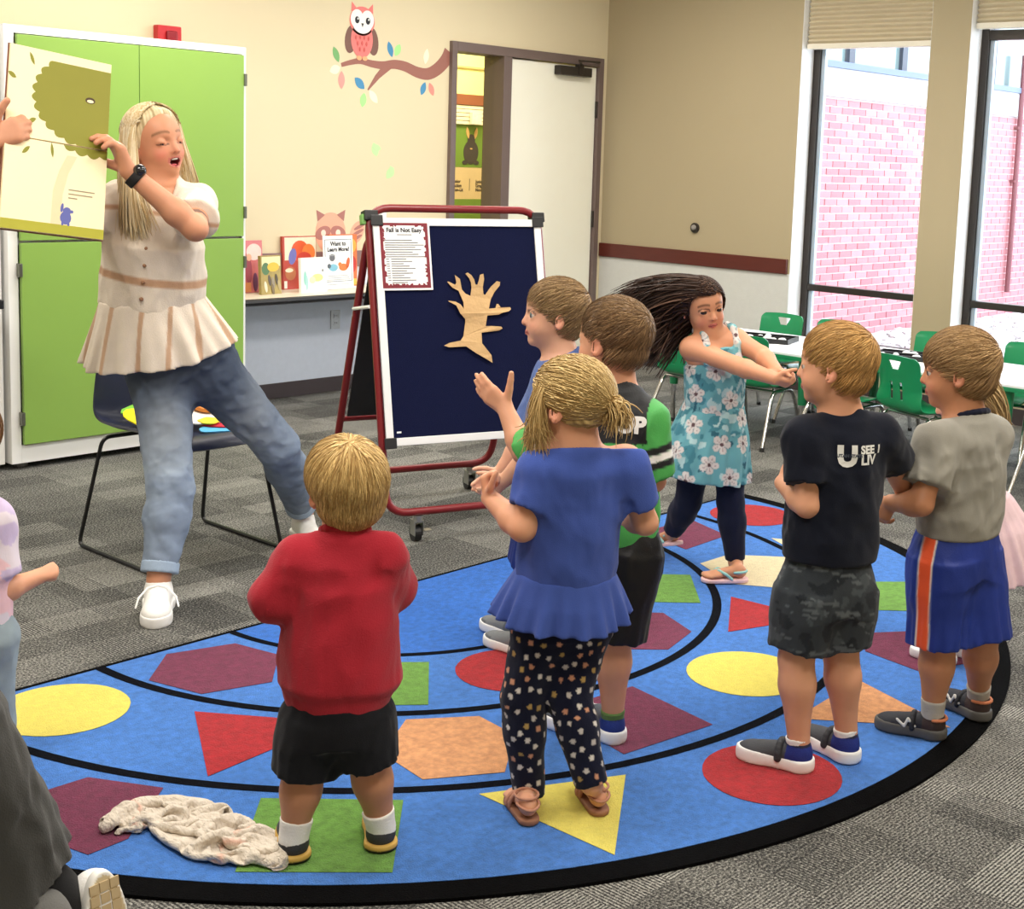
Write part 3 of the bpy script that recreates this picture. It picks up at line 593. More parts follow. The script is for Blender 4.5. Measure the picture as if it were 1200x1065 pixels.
for a in (0.0, 0.692):
    for s in (0.248, 1.11):
        part('corner_bracket', ea, m_blackp, slab(a - 0.004, a + 0.045, s, s + 0.042, 0.0345, 0.041, 0.003))
part('rear_board', ea, m_blackp, plate([(0.03, 0.30), (W_ - 0.005, 0.30), (W_ - 0.005, 1.13), (0.03, 1.13)], RB + Vector((0, -0.02, 0)), (1, 0, 0), RU, 0.008))
part('side_brace', ea, m_trim, cyl(fp(-0.016, 0.80), rp(-0.002, 0.80), 0.007, 8))
part('hinge_clip', ea, m_blackp, slab(-0.02, 0.035, 1.135, 1.175, -0.03, 0.02, 0.004), slab(0.70, 0.755, 1.135, 1.175, -0.03, 0.02, 0.004))
for cx_, base_, brake in ((0.126, fp(0.126, 0), True), (W_ - 0.126, fp(W_ - 0.126, 0), True), (0.10, rp(0.10, 0), False), (W_ - 0.08, rp(W_ - 0.08, 0), False)):
    c = part('caster', ea, M('caster_steel', (176, 176, 172), 0.3, metal=0.85), cyl((cx_, base_.y, 0.106), (cx_, base_.y, 0.088), 0.018), bx(cx_ - 0.019, cx_ - 0.0155, base_.y - 0.02, base_.y + 0.03, 0.028, 0.088, 0.001), bx(cx_ + 0.0155, cx_ + 0.019, base_.y - 0.02, base_.y + 0.03, 0.028, 0.088, 0.001), bx(cx_ - 0.0155, cx_ + 0.0155, base_.y - 0.018, base_.y + 0.025, 0.082, 0.088))
    part('wheel', c, m_blackp, cyl((cx_ - 0.014, base_.y + 0.018, 0.033), (cx_ + 0.014, base_.y + 0.018, 0.033), 0.033, 20))
    if brake: part('brake_pedal', c, M('caster_steel', (176, 176, 172), 0.3, metal=0.85), bx(cx_ + 0.0195, cx_ + 0.05, base_.y - 0.03, base_.y + 0.005, 0.045, 0.05, 0.001))
part('maker_tag', ea, m_trim, slab(0.052, 0.070, 0.306, 0.313, 0.0262, 0.0268))
part('green_clip', ea, M('green_tape', (120, 170, 90), 0.6), slab(-0.03, -0.012, 1.12, 1.16, -0.02, 0.01, 0.004))
# sheet and paper tree pinned on the felt
NF = EZ.to_3x3() @ Vector((0, -math.cos(0.227), math.sin(0.227))); EXW = EZ.to_3x3() @ Vector((1, 0, 0)); EYW = EZ.to_3x3() @ FU
fpw = lambda a, s, n: EZ @ fp(a, s, n)
ps = bpy.data.objects.new('song_sheet', None); COL.objects.link(ps); ps.location = fpw(0.125, 0.99, 0.0); tag(ps, 'printed sheet headed Fall is Not Easy with a leafy maroon border on the felt board', 'poster')
def onsheet(pts, n, th=0.0004): return plate([(u - 0.125, v - 0.99) for u, v in pts], Vector(NF) * n, EXW, EYW, th)
part('sheet', ps, m_paper, onsheet([(0.022, 1.13), (0.022, 0.858), (0.236, 0.858), (0.236, 1.13)], 0.0345, 0.0006))
m_leafb = M('maroon_leaf_print', (130, 34, 48), 0.6, var=0.3, vscale=60)
bl = []
for a0, a1, s0, s1 in ((0.030, 0.228, 1.112, 1.122), (0.030, 0.228, 0.866, 0.878), (0.030, 0.042, 0.878, 1.112), (0.216, 0.228, 0.878, 1.112)): bl.append(onsheet([(a0, s0), (a1, s0), (a1, s1), (a0, s1)], 0.0355))
rl = random.Random(4)
for k in range(70):
    t = rl.random(); side = rl.randrange(4)
    u, v = ((0.034 + t * 0.19, 1.112), (0.034 + t * 0.19, 0.879), (0.043, 0.876 + t * 0.24), (0.215, 0.876 + t * 0.24))[side]
    bl.append(onsheet(leafshape(u, v, rl.uniform(0.010, 0.019), rl.uniform(0.006, 0.010), rl.random() * 6.28, 4), 0.0357 + 0.00001 * k))
part('leaf_border', ps, m_leafb, *bl)
o_ = lambda u, v: EXW * (u - 0.125) + EYW * (v - 0.99) + Vector(NF) * 0.0356
text('heading', 'Fall is Not Easy', o_(0.129, 1.086), EXW, EYW, 0.0235, m_black, ps, th=0.0004, bold=0.0008, align='CENTER')
text('subheading', 'by Marty Kelley' if False else 'a story in rhyme' if False else '', o_(0.129, 1.074), EXW, EYW, 0.01, m_black, ps) if False else None
rows = []
for k, (u0, u1, v) in enumerate([(0.10, 0.16, 1.074)] + [(0.05 + (0.02 if k > 7 else 0), 0.13 + 0.06 * ((k * 37) % 5) / 5 + (0.03 if k < 8 else -0.01), 1.052 - 0.0092 * k) for k in range(19)]):
    rows.append(onsheet([(u0, v), (u1, v), (u1, v + 0.0032), (u0, v + 0.0032)], 0.0356))
    if 0 < k < 19: rows.append(onsheet([(0.046 + 0.0004 * k, v), (0.058 + 0.0004 * k, v), (0.058 + 0.0004 * k, v + 0.0028), (0.046 + 0.0004 * k, v + 0.0028)], 0.0358))
part('printed_lines', ps, M('grey_print', (120, 120, 118), 0.6), *rows)
T_ = [(105, 800), (160, 775), (262, 757), (295, 715), (322, 580), (322, 548), (275, 495), (240, 415), (175, 375), (172, 366), (235, 378), (282, 405), (312, 450), (314, 385), (278, 270), (222, 240), (178, 183), (190, 178), (248, 212), (262, 190), (246, 118), (296, 155), (306, 215), (312, 258), (345, 300), (388, 322), (404, 245), (400, 190), (385, 150), (350, 105), (372, 94), (405, 120), (430, 165), (440, 212), (458, 215), (470, 180), (484, 118), (518, 108), (524, 160), (510, 240), (512, 305), (528, 316), (590, 235), (645, 182), (675, 190), (672, 225), (620, 290), (580, 360), (550, 452), (615, 448), (630, 408), (645, 408), (662, 442), (758, 442), (765, 462), (740, 484), (680, 495), (640, 514), (530, 520), (512, 622), (570, 622), (660, 632), (672, 650), (640, 670), (468, 686), (462, 790), (500, 850), (545, 910), (553, 985), (500, 950), (400, 885), (310, 815), (150, 818)]
tr = bpy.data.objects.new('paper_tree', None); COL.objects.link(tr); tr.location = fpw(0.42, 0.73, 0); tag(tr, 'crumpled brown paper tree cut-out pinned to the navy felt board', 'paper cutout')
X_ = lambda p: (0.265 + (p[0] - 105) * 0.000455 - 0.42, 0.925 - (p[1] - 94) * 0.000408 - 0.73)
tb = bmesh.new(); plate([X_(p) for p in T_], Vector(NF) * 0.029, EXW, EYW, 0.0012)(tb)
for v in tb.verts:
    q = v.co; h = 0.004 * (math.sin(q.dot(EYW) * 38 + 5 * q.dot(EXW)) + 0.6 * math.sin(q.dot(EXW) * 60 + 1)) + 0.006
    v.co = v.co + Vector(NF) * max(0, h)
obj('paper', tb, M('kraft_paper', (206, 168, 116), 0.7, var=0.12, vscale=14, bump=0.4, bscale=40), tr)

# ------------------------------------------------------------------ navy stacking chair behind the woman
nc = empty('stacking_chair', (2.79, 4.43, 0), label='navy plastic shell chair on black sled legs holding felt shapes behind the woman', cat='chair')
m_navy = M('navy_shell_plastic', (30, 38, 66), 0.35, var=0.05, coat=0.1); m_blk = M('black_steel_rod', (18, 18, 20), 0.4)
sb = bmesh.new()
prof = [(-0.27, 0.425), (-0.25, 0.448), (-0.2, 0.458), (-0.05, 0.452), (0.08, 0.446), (0.16, 0.452), (0.205, 0.485), (0.225, 0.55), (0.24, 0.65), (0.255, 0.76), (0.265, 0.815), (0.268, 0.83)]
prof = [(p.x, p.y) for p in catmull([(a, b, 0) for a, b in prof], 3)]
NU = 16; grid = []
for (y, z) in prof:
    row = []
    for k in range(NU + 1):
        u = k / NU * 2 - 1
        back = max(0.0, min(1.0, (z - 0.46) / 0.25))
        hw = 0.235 - 0.02 * back
        lift = (0.035 * (1 - back)) * abs(u) ** 4
        row.append(sb.verts.new((u * hw, y - 0.05 * back * abs(u) ** 2.2, z + lift)))
    grid.append(row)
for i in range(len(grid) - 1):
    for k in range(NU): sb.faces.new((grid[i][k], grid[i][k + 1], grid[i + 1][k + 1], grid[i + 1][k]))
bmesh.ops.recalc_face_normals(sb, faces=sb.faces); bmesh.ops.solidify(sb, geom=sb.faces[:], thickness=0.009)
obj('seat_shell', sb, m_navy, nc, smooth=True)
for s in (-1, 1):
    part('sled_leg', nc, m_blk, tube(round_corners([(s * 0.14, -0.16, 0.425), (s * 0.225, -0.17, 0.425), (s * 0.262, -0.262, 0.008), (s * 0.262, 0.262, 0.008), (s * 0.225, 0.15, 0.425), (s * 0.14, 0.15, 0.425)], 0.035, 5), 0.0075, 8), smooth=True)
part('under_bar', nc, m_blk, cyl((-0.15, -0.16, 0.425), (0.15, -0.16, 0.425), 0.0075, 8), cyl((-0.15, 0.15, 0.425), (0.15, 0.15, 0.425), 0.0075, 8))
fz = 0.468
def felt(name, pts, z, c, label, th=0.004, cat='felt shape'):
    o_ = part(name, None, M('felt_%d_%d_%d' % c, c, 0.9, bump=0.2, bscale=300), plate(pts, (2.79, 4.43, z + 0.030), (1, 0, 0), (0, math.cos(0.19), math.sin(0.19)), th)); return tag(o_, label, cat)
rg = random.Random(9)
def blob(cx, cy, rx, ry, n=22, j=0.12, rot=0.0):
    return [(cx + math.cos(a + rot) * rx * (1 + j * math.sin(3 * a + cx * 40) + j * 0.6 * math.sin(5 * a + 1)), cy + math.sin(a + rot) * ry * (1 + j * math.sin(4 * a + cy * 30))) for a in [2 * PI * i / n for i in range(n)]]
felt('felt_shape', blob(0.0, 0.05, 0.19, 0.12, j=0.05), fz + 0.006, (120, 190, 60), 'green felt shape lying at the back of the navy chair seat')
felt('felt_sun', blob(-0.13, -0.03, 0.085, 0.13, j=0.06), fz + 0.011, (255, 236, 20), 'bright yellow felt shape on the left of the navy chair seat')
felt('felt_shape', blob(-0.065, -0.04, 0.03, 0.05, j=0.02), fz + 0.016, (250, 250, 250), 'small white felt shape over the yellow one on the chair')
felt('felt_shape', blob(0.08, -0.17, 0.11, 0.04, j=0.08), fz + 0.008, (90, 180, 230), 'light blue felt piece at the front edge of the chair seat')
felt('felt_shape', blob(0.12, -0.13, 0.115, 0.06, j=0.1), fz + 0.013, (206, 40, 60), 'red felt piece near the front edge of the chair seat')
felt('felt_shape', blob(0.07, -0.06, 0.13, 0.09, j=0.06), fz + 0.018, (250, 246, 240), 'large white felt shape in the middle of the chair seat')
felt('felt_shape', blob(0.04, -0.13, 0.045, 0.03, j=0.1), fz + 0.023, (250, 220, 60), 'small yellow felt shape on the white one')
felt('felt_shape', blob(0.09, 0.08, 0.12, 0.05, j=0.08), fz + 0.024, (124, 62, 34), 'dark brown felt shape against the chair back')
felt('felt_leaf', blob(0.12, -0.02, 0.07, 0.06, j=0.18), fz + 0.029, (214, 132, 60), 'crumpled orange felt leaf pile on the chair seat', th=0.014)
felt('felt_leaf', blob(0.105, 0.015, 0.05, 0.03, j=0.2), fz + 0.044, (112, 40, 34), 'maroon felt leaf on top of the orange one', th=0.006)
felt('felt_leaf', blob(0.185, -0.06, 0.03, 0.05, j=0.2), fz + 0.024, (130, 44, 40), 'maroon felt leaf at the right end of the chair seat')

# ------------------------------------------------------------------ children's tables and green chairs
m_tabletop = M('white_table_laminate', (240, 242, 246), 0.35, var=0.01); m_grn = M('green_chair_plastic', (12, 134, 84), 0.3, var=0.06, coat=0.1); m_grn2 = M('green_table_edge', (26, 130, 84), 0.4); m_chrome = M('chrome_tube', (200, 200, 200), 0.15, metal=1.0, var=0.02)
def table(y0, y1, label, ins=(0.05, 0.05)):
    t = empty('activity_table', (6.58, (y0 + y1) / 2, 0), label=label, cat='table', group=None)
    h = (y1 - y0) / 2
    part('tabletop', t, m_tabletop, bx(-0.355, 0.355, -h, h, 0.487, 0.5, 0.002)); part('edge_band', t, m_grn2, bx(-0.357, 0.357, -h - 0.002, h + 0.002, 0.465, 0.4868, 0.003))
    for sx in (-1, 1):
        for sy in (-1, 1):
            x, y = sx * 0.29, sy * (h - ins[(sy + 1) // 2])
            l = part('leg', t, m_grn2, cyl((x, y, 0.22), (x, y, 0.464), 0.024, 14, 0.030)); part('lower_leg', l, m_chrome, cyl((x, y, 0.02), (x, y, 0.22), 0.015, 12)); part('glide', l, m_blackp, cyl((x, y, 0), (x, y, 0.02), 0.019, 12, 0.017))
    return t
table(3.912, 4.93, 'white topped kids table with green edge behind the girl in the dress', (0.05, 0.09))
table(2.55, 3.908, 'white topped kids table with green legs at the right edge', (0.25, 0.05))
def kid_chair():
    c = empty('kids_chair', (0, 0, 0), cat='chair')
    b = bmesh.new()
    # the shell: a bent sheet, seat then back, with a tapered handle hole and two slots
    pr = [(0.165, 0.300), (0.155, 0.312), (0.10, 0.318), (0.0, 0.312), (-0.09, 0.312), (-0.135, 0.325), (-0.155, 0.36), (-0.163, 0.42), (-0.172, 0.48), (-0.182, 0.54), (-0.190, 0.585), (-0.192, 0.60)]
    pr = catmull([(a, 0, z) for a, z in pr], 4)
    L_ = [0.0]
    for i in range(1, len(pr)): L_.append(L_[-1] + (pr[i] - pr[i - 1]).length)
    def at(s):
        for i in range(1, len(pr)):
            if L_[i] >= s or i == len(pr) - 1:
                t = (s - L_[i - 1]) / (L_[i] - L_[i - 1]); return pr[i - 1].lerp(pr[i], max(0, min(1, t)))
    NS, NW = 66, 62; tot = L_[-1]; V = {}
    def hole(s, u):      # s from the top edge down, u across (metres)
        d = tot - s
        if 0.028 < d < 0.075 and abs(u) < 0.048 - 0.55 * (d - 0.028): return True
        if 0.135 < d < 0.225 and 0.026 < abs(u) < 0.044: return True
        return False
    for i in range(NS + 1):
        s = tot * i / NS; p = at(s); d = tot - s; back = max(0, min(1, (p.z - 0.33) / 0.1))
        hw = 0.165 - 0.012 * back - (0.022 * max(0, 1 - d / 0.03) ** 2) - (0.03 * max(0, 1 - s / 0.04) ** 2)
        for k in range(NW + 1):
            u = (k / NW * 2 - 1) * hw
            V[i, k] = b.verts.new((p.x + 0.035 * back * (abs(u) / 0.165) ** 2.5, u, p.z + 0.02 * (1 - back) * (abs(u) / 0.165) ** 5 + (-0.006 * (u / hw) ** 2 if d < 0.03 else 0)))
    for i in range(NS):
        for k in range(NW):
            s = tot * (i + 0.5) / NS; u = ((k + 0.5) / NW * 2 - 1) * 0.155
            if hole(s, u): continue
            b.faces.new((V[i, k], V[i, k + 1], V[i + 1, k + 1], V[i + 1, k]))
    for v in [v for v in b.verts if not v.link_faces]: b.verts.remove(v)
    bmesh.ops.recalc_face_normals(b, faces=b.faces); bmesh.ops.solidify(b, geom=b.faces[:], thickness=0.006)
    obj('seat_shell', b, m_grn, c, smooth=True)
    for s in (-1, 1):
        f = part('side_frame', c, m_chrome, tube(round_corners([(0.21, s * 0.185, 0.012), (0.115, s * 0.152, 0.296), (-0.09, s * 0.152, 0.296), (-0.225, s * 0.185, 0.012)], 0.05, 5), 0.0105, 10), smooth=True)
        part('glide', f, m_blackp, cyl((0.212, s * 0.186, 0), (0.209, s * 0.185, 0.02), 0.013, 10), cyl((-0.227, s * 0.186, 0), (-0.224, s * 0.185, 0.02), 0.013, 10))
    part('cross_bar', c, m_chrome, cyl((0.08, -0.15, 0.296), (0.08, 0.15, 0.296), 0.009, 8), cyl((-0.07, -0.15, 0.296), (-0.07, 0.15, 0.296), 0.009, 8))
    return c
kc = kid_chair()
CH_ = [(6.20, 4.62, 0.0, 'green kids chair right behind the flying hair of the girl in the dress'), (6.19, 4.19, 0.05, 'green kids chair hidden behind the girl in the dress, chrome legs showing'),
       (6.17, 3.63, -0.06, 'green kids chair mostly hidden behind the boy in navy'), (6.19, 3.21, -0.35, 'green kids chair turned sideways between the navy and grey shirted boys'), (6.17, 2.43, 0.0, 'dark green kids chair cut by the right edge'),
       (6.93, 4.64, PI, 'green kids chair across the table, leftmost of the far row'), (6.93, 4.235, PI, 'green kids chair across the table, second from left in the far row'), (6.93, 3.58, PI, 'green kids chair across the table beside the pillar'), (6.93, 3.06, PI - 0.1, 'green kids chair across the table, rightmost of the far row')]
for i, (x, y, rz, lb) in enumerate(CH_):
    c = kc if i == 0 else copy_tree(kc)
    c.location = (x, y, 0); c.rotation_euler = (0, 0, rz); c['label'] = lb; c['group'] = 'green kids chairs around the tables'
m_tray = M('black_tray', (24, 24, 28), 0.35)
for x, y, lb in ((6.56, 4.40, 'black plastic tray on the table beside the girl in the dress'), (6.62, 3.52, 'black plastic tray on the table behind the grey shirted boy')):
    t = empty('supply_tray', (x, y, 0.5005), 0.3, label=lb, cat='tray', group='black trays on the kids tables')
    part('tray_base', t, m_tray, bx(-0.11, 0.11, -0.16, 0.16, 0, 0.004), *[bx(a, b, c, d, 0.0, 0.028, 0.002) for a, b, c, d in ((-0.115, -0.108, -0.165, 0.165), (0.108, 0.115, -0.165, 0.165), (-0.1075, 0.1075, -0.165, -0.158), (-0.1075, 0.1075, 0.158, 0.165), (-0.004, 0.004, -0.157, 0.157))])
    rt = random.Random(int(y * 100))
    for k in range(7): part('supply', t, M('white_supply', (236, 238, 240), 0.5), ball((rt.uniform(-0.08, 0.08), rt.uniform(-0.13, 0.13), 0.018), (rt.uniform(0.015, 0.026), rt.uniform(0.015, 0.028), 0.013), 10))
for k, (x, y, rz) in enumerate(((6.40, 4.12, 0.2), (6.62, 4.08, -0.3), (6.45, 3.30, 0.1))):
    pz = part('paper_sheet', None, M('white_paper', (250, 250, 250), 0.6), box((0, 0, 0), (0.21, 0.28, 0.0015), 0, Matrix.Translation((x, y, 0.5012)) @ Matrix.Rotation(rz, 4, 'Z'))); tag(pz, ['white paper sheet on the table in front of the black tray', 'white paper sheet on the table beyond the clasped hands', 'white paper sheet on the right table'][k], 'paper')

# ------------------------------------------------------------------ the semicircle rug
RX, RY = 3.059, 3.526
rug = empty('semicircle_rug', (RX, RY, 0), label='blue semicircle classroom rug with coloured shapes and a black border', cat='rug')
def pile(name, rgb, var=0.5):
    return M(name, rgb, 0.95, var=var, vscale=55, bump=0.9, bscale=300, spec=0.06, sheen=0.0 if max(rgb) < 60 else 0.12)
def half(r, y_top=0.0, n=72, x_in=0.0):
    a0 = math.asin(y_top / r) if y_top else 0
    return [(r * math.cos(a), r * math.sin(a)) for a in [PI + PI * i / n for i in range(n + 1)]] if not y_top else [(r * math.cos(a), r * math.sin(a)) for a in [(PI + a0) + (PI - 2 * a0) * i / n for i in range(n + 1)]]
ZX = (0, 0, 0)
def lay(name, pts, z, th, mat, label=None, par=rug): return part(name, par, mat, plate(pts, (0, 0, z), (1, 0, 0), (0, 1, 0), th), label=label)
border = lay('border', half(2.048), 0.0002, 0.008, pile('black_pile', (8, 8, 10)), 'black bound border')
field = lay('blue_field', half(1.980, 0.018), 0.0082, 0.0012, pile('blue_pile', (66, 126, 210), 0.42), 'mid blue field')
inner_field = lay('inner_field', half(0.672, 0.0185), 0.0094, 0.0008, pile('deep_blue_pile', (42, 110, 204)), 'deeper blue centre')
def arc(r, w, n=64):
    def f(bm):
        vs = []
        for i in range(n + 1):
            t = PI + PI * i / n; c, s_ = math.cos(t), math.sin(t); q = []
            for rr_ in (r - w / 2, r + w / 2):
                y = min(-0.0185, rr_ * s_); q += [bm.verts.new((rr_ * c, y, 0.0103)), bm.verts.new((rr_ * c, y, 0.0109))]
            vs.append(q)
        for a, b in zip(vs, vs[1:]):
            bm.faces.new((a[1], a[3], b[3], b[1])); bm.faces.new((a[0], a[1], b[1], b[0])); bm.faces.new((a[2], b[2], b[3], a[3])); bm.faces.new((a[0], b[0], b[2], a[2]))
    return f
for r, w in ((1.561, 0.03), (1.110, 0.03), (0.672, 0.024)): part('arc_line', rug, pile('black_line_pile', (12, 14, 22)), arc(r, w))
PAL = dict(y=pile('yellow_pile', (240, 224, 104), 0.16), r=pile('red_pile', (176, 30, 40)), p=pile('plum_pile', (118, 44, 76)), g=pile('green_pile', (108, 158, 66)), o=pile('orange_pile', (232, 156, 108)), w=pile('cream_pile', (240, 222, 182), 0.2))
RUG = [
    ('circle_shape', 'y', [(1.902, 3.314), (1.899, 3.344), (1.892, 3.373), (1.879, 3.401), (1.861, 3.425), (1.84, 3.447), (1.815, 3.464), (1.788, 3.477), (1.758, 3.485), (1.728, 3.488), (1.698, 3.485), (1.668, 3.477), (1.641, 3.464), (1.616, 3.447), (1.595, 3.425), (1.577, 3.401), (1.564, 3.373), (1.557, 3.344), (1.554, 3.314), (1.557, 3.283), (1.564, 3.254), (1.577, 3.227), (1.595, 3.202), (1.616, 3.18), (1.641, 3.163), (1.668, 3.15), (1.698, 3.142), (1.728, 3.139), (1.758, 3.142), (1.788, 3.15), (1.815, 3.163), (1.84, 3.18), (1.861, 3.202), (1.879, 3.227), (1.892, 3.254), (1.899, 3.283)]),
    ('hexagon_shape', 'p', [(2.141, 3.477), (2.336, 3.418), (2.373, 3.25), (2.234, 3.091), (2.046, 3.15), (1.997, 3.334)]),
    ('triangle_shape', 'r', [(1.966, 3.06), (1.775, 2.707), (2.187, 2.747)]),
    ('hexagon_shape', 'p', [(1.46, 2.902), (1.575, 2.897), (1.669, 2.727), (1.486, 2.568), (1.392, 2.565), (1.343, 2.767)]),
    ('square_shape', 'g', [(1.797, 2.527), (1.566, 2.29), (1.792, 2.059), (2.022, 2.29)]),
    ('square_shape', 'g', [(2.654, 2.904), (2.439, 2.668), (2.203, 2.883), (2.418, 3.119)]),
    ('circle_shape', 'r', [(2.956, 2.692), (2.954, 2.721), (2.946, 2.749), (2.934, 2.775), (2.917, 2.799), (2.896, 2.82), (2.873, 2.836), (2.846, 2.849), (2.818, 2.856), (2.789, 2.859), (2.76, 2.856), (2.732, 2.849), (2.705, 2.836), (2.681, 2.82), (2.661, 2.799), (2.644, 2.775), (2.632, 2.749), (2.624, 2.721), (2.621, 2.692), (2.624, 2.662), (2.632, 2.634), (2.644, 2.608), (2.661, 2.584), (2.681, 2.563), (2.705, 2.547), (2.732, 2.534), (2.76, 2.527), (2.789, 2.524), (2.818, 2.527), (2.846, 2.534), (2.873, 2.547), (2.896, 2.563), (2.917, 2.584), (2.934, 2.608), (2.946, 2.634), (2.954, 2.662)]),
    ('hexagon_shape', 'o', [(2.33, 2.634), (2.484, 2.516), (2.466, 2.366), (2.293, 2.229), (2.125, 2.339), (2.151, 2.518)]),
    ('square_shape', 'p', [(2.944, 2.365), (2.892, 2.043), (2.58, 2.091), (2.643, 2.409)]),
    ('triangle_shape', 'y', [(2.168, 2.189), (2.493, 2.012), (2.175, 1.777)]),
    ('rectangle_shape', 'g', [(3.728, 3.104), (3.924, 2.904), (3.693, 2.684), (3.487, 2.898)]),
    ('hexagon_shape', 'p', [(3.247, 2.708), (3.449, 2.776), (3.515, 2.706), (3.438, 2.529), (3.255, 2.48), (3.157, 2.576)]),
    ('circle_shape', 'r', [(4.091, 3.296), (4.088, 3.328), (4.08, 3.359), (4.067, 3.388), (4.048, 3.414), (4.026, 3.437), (4, 3.455), (3.971, 3.468), (3.94, 3.477), (3.908, 3.479), (3.876, 3.477), (3.846, 3.468), (3.817, 3.455), (3.79, 3.437), (3.768, 3.414), (3.75, 3.388), (3.736, 3.359), (3.728, 3.328), (3.725, 3.296), (3.728, 3.265), (3.736, 3.234), (3.75, 3.205), (3.768, 3.179), (3.79, 3.156), (3.817, 3.138), (3.846, 3.124), (3.876, 3.116), (3.908, 3.113), (3.94, 3.116), (3.971, 3.124), (4, 3.138), (4.026, 3.156), (4.048, 3.179), (4.067, 3.205), (4.08, 3.234), (4.088, 3.265)]),
    ('circle_shape', 'y', [(3.448, 2.196), (3.446, 2.227), (3.438, 2.258), (3.424, 2.286), (3.407, 2.311), (3.385, 2.333), (3.359, 2.351), (3.331, 2.364), (3.301, 2.372), (3.27, 2.375), (3.239, 2.372), (3.209, 2.364), (3.181, 2.351), (3.155, 2.333), (3.133, 2.311), (3.115, 2.286), (3.102, 2.258), (3.094, 2.227), (3.091, 2.196), (3.094, 2.165), (3.102, 2.135), (3.115, 2.107), (3.133, 2.082), (3.155, 2.06), (3.181, 2.042), (3.209, 2.029), (3.239, 2.021), (3.27, 2.018), (3.301, 2.021), (3.331, 2.029), (3.359, 2.042), (3.385, 2.06), (3.407, 2.082), (3.424, 2.107), (3.438, 2.135), (3.446, 2.165)]),
    ('circle_shape', 'r', [(2.931, 1.763), (2.928, 1.793), (2.92, 1.822), (2.908, 1.849), (2.89, 1.874), (2.869, 1.895), (2.845, 1.912), (2.817, 1.925), (2.788, 1.933), (2.758, 1.935), (2.729, 1.933), (2.7, 1.925), (2.672, 1.912), (2.648, 1.895), (2.626, 1.874), (2.609, 1.849), (2.597, 1.822), (2.589, 1.793), (2.586, 1.763), (2.589, 1.733), (2.597, 1.704), (2.609, 1.677), (2.626, 1.652), (2.648, 1.631), (2.672, 1.614), (2.7, 1.601), (2.729, 1.594), (2.758, 1.591), (2.788, 1.594), (2.817, 1.601), (2.845, 1.614), (2.869, 1.631), (2.89, 1.652), (2.908, 1.677), (2.92, 1.704), (2.928, 1.733)]),
    ('triangle_shape', 'r', [(3.826, 2.652), (3.524, 2.447), (3.855, 2.324)]),
    ('hexagon_shape', 'w', [(4.066, 2.966), (4.241, 2.963), (4.389, 2.786), (4.276, 2.627), (4.041, 2.587), (3.949, 2.737)]),
    ('circle_shape', 'r', [(4.987, 3.252), (4.984, 3.283), (4.976, 3.312), (4.963, 3.34), (4.946, 3.365), (4.924, 3.387), (4.899, 3.405), (4.871, 3.418), (4.841, 3.426), (4.81, 3.429), (4.78, 3.426), (4.75, 3.418), (4.722, 3.405), (4.697, 3.387), (4.675, 3.365), (4.657, 3.34), (4.644, 3.312), (4.636, 3.283), (4.634, 3.252), (4.636, 3.221), (4.644, 3.191), (4.657, 3.164), (4.675, 3.138), (4.697, 3.116), (4.722, 3.099), (4.75, 3.086), (4.78, 3.078), (4.81, 3.075), (4.841, 3.078), (4.871, 3.086), (4.899, 3.099), (4.924, 3.116), (4.946, 3.138), (4.963, 3.164), (4.976, 3.191), (4.984, 3.221)]),
    ('square_shape', 'p', [(4.549, 3.376), (4.461, 3.13), (4.175, 3.117), (4.242, 3.393)]),
    ('rectangle_shape', 'g', [(4.298, 2.452), (4.484, 2.282), (4.186, 2.109), (4.012, 2.296)]),
    ('hexagon_shape', 'p', [(3.855, 2.123), (4.003, 2.012), (4.055, 1.882), (3.874, 1.752), (3.663, 1.844), (3.695, 2.046)]),
    ('triangle_shape', 'o', [(3.465, 1.933), (3.344, 1.578), (3.09, 1.909)]),
    ('triangle_shape', 'w', [(4.565, 2.983), (4.769, 2.633), (4.399, 2.666)])]
for nm, c, pts in RUG: lay(nm, [(x - RX, y - RY) for x, y in pts], 0.0103, 0.0008, PAL[c])

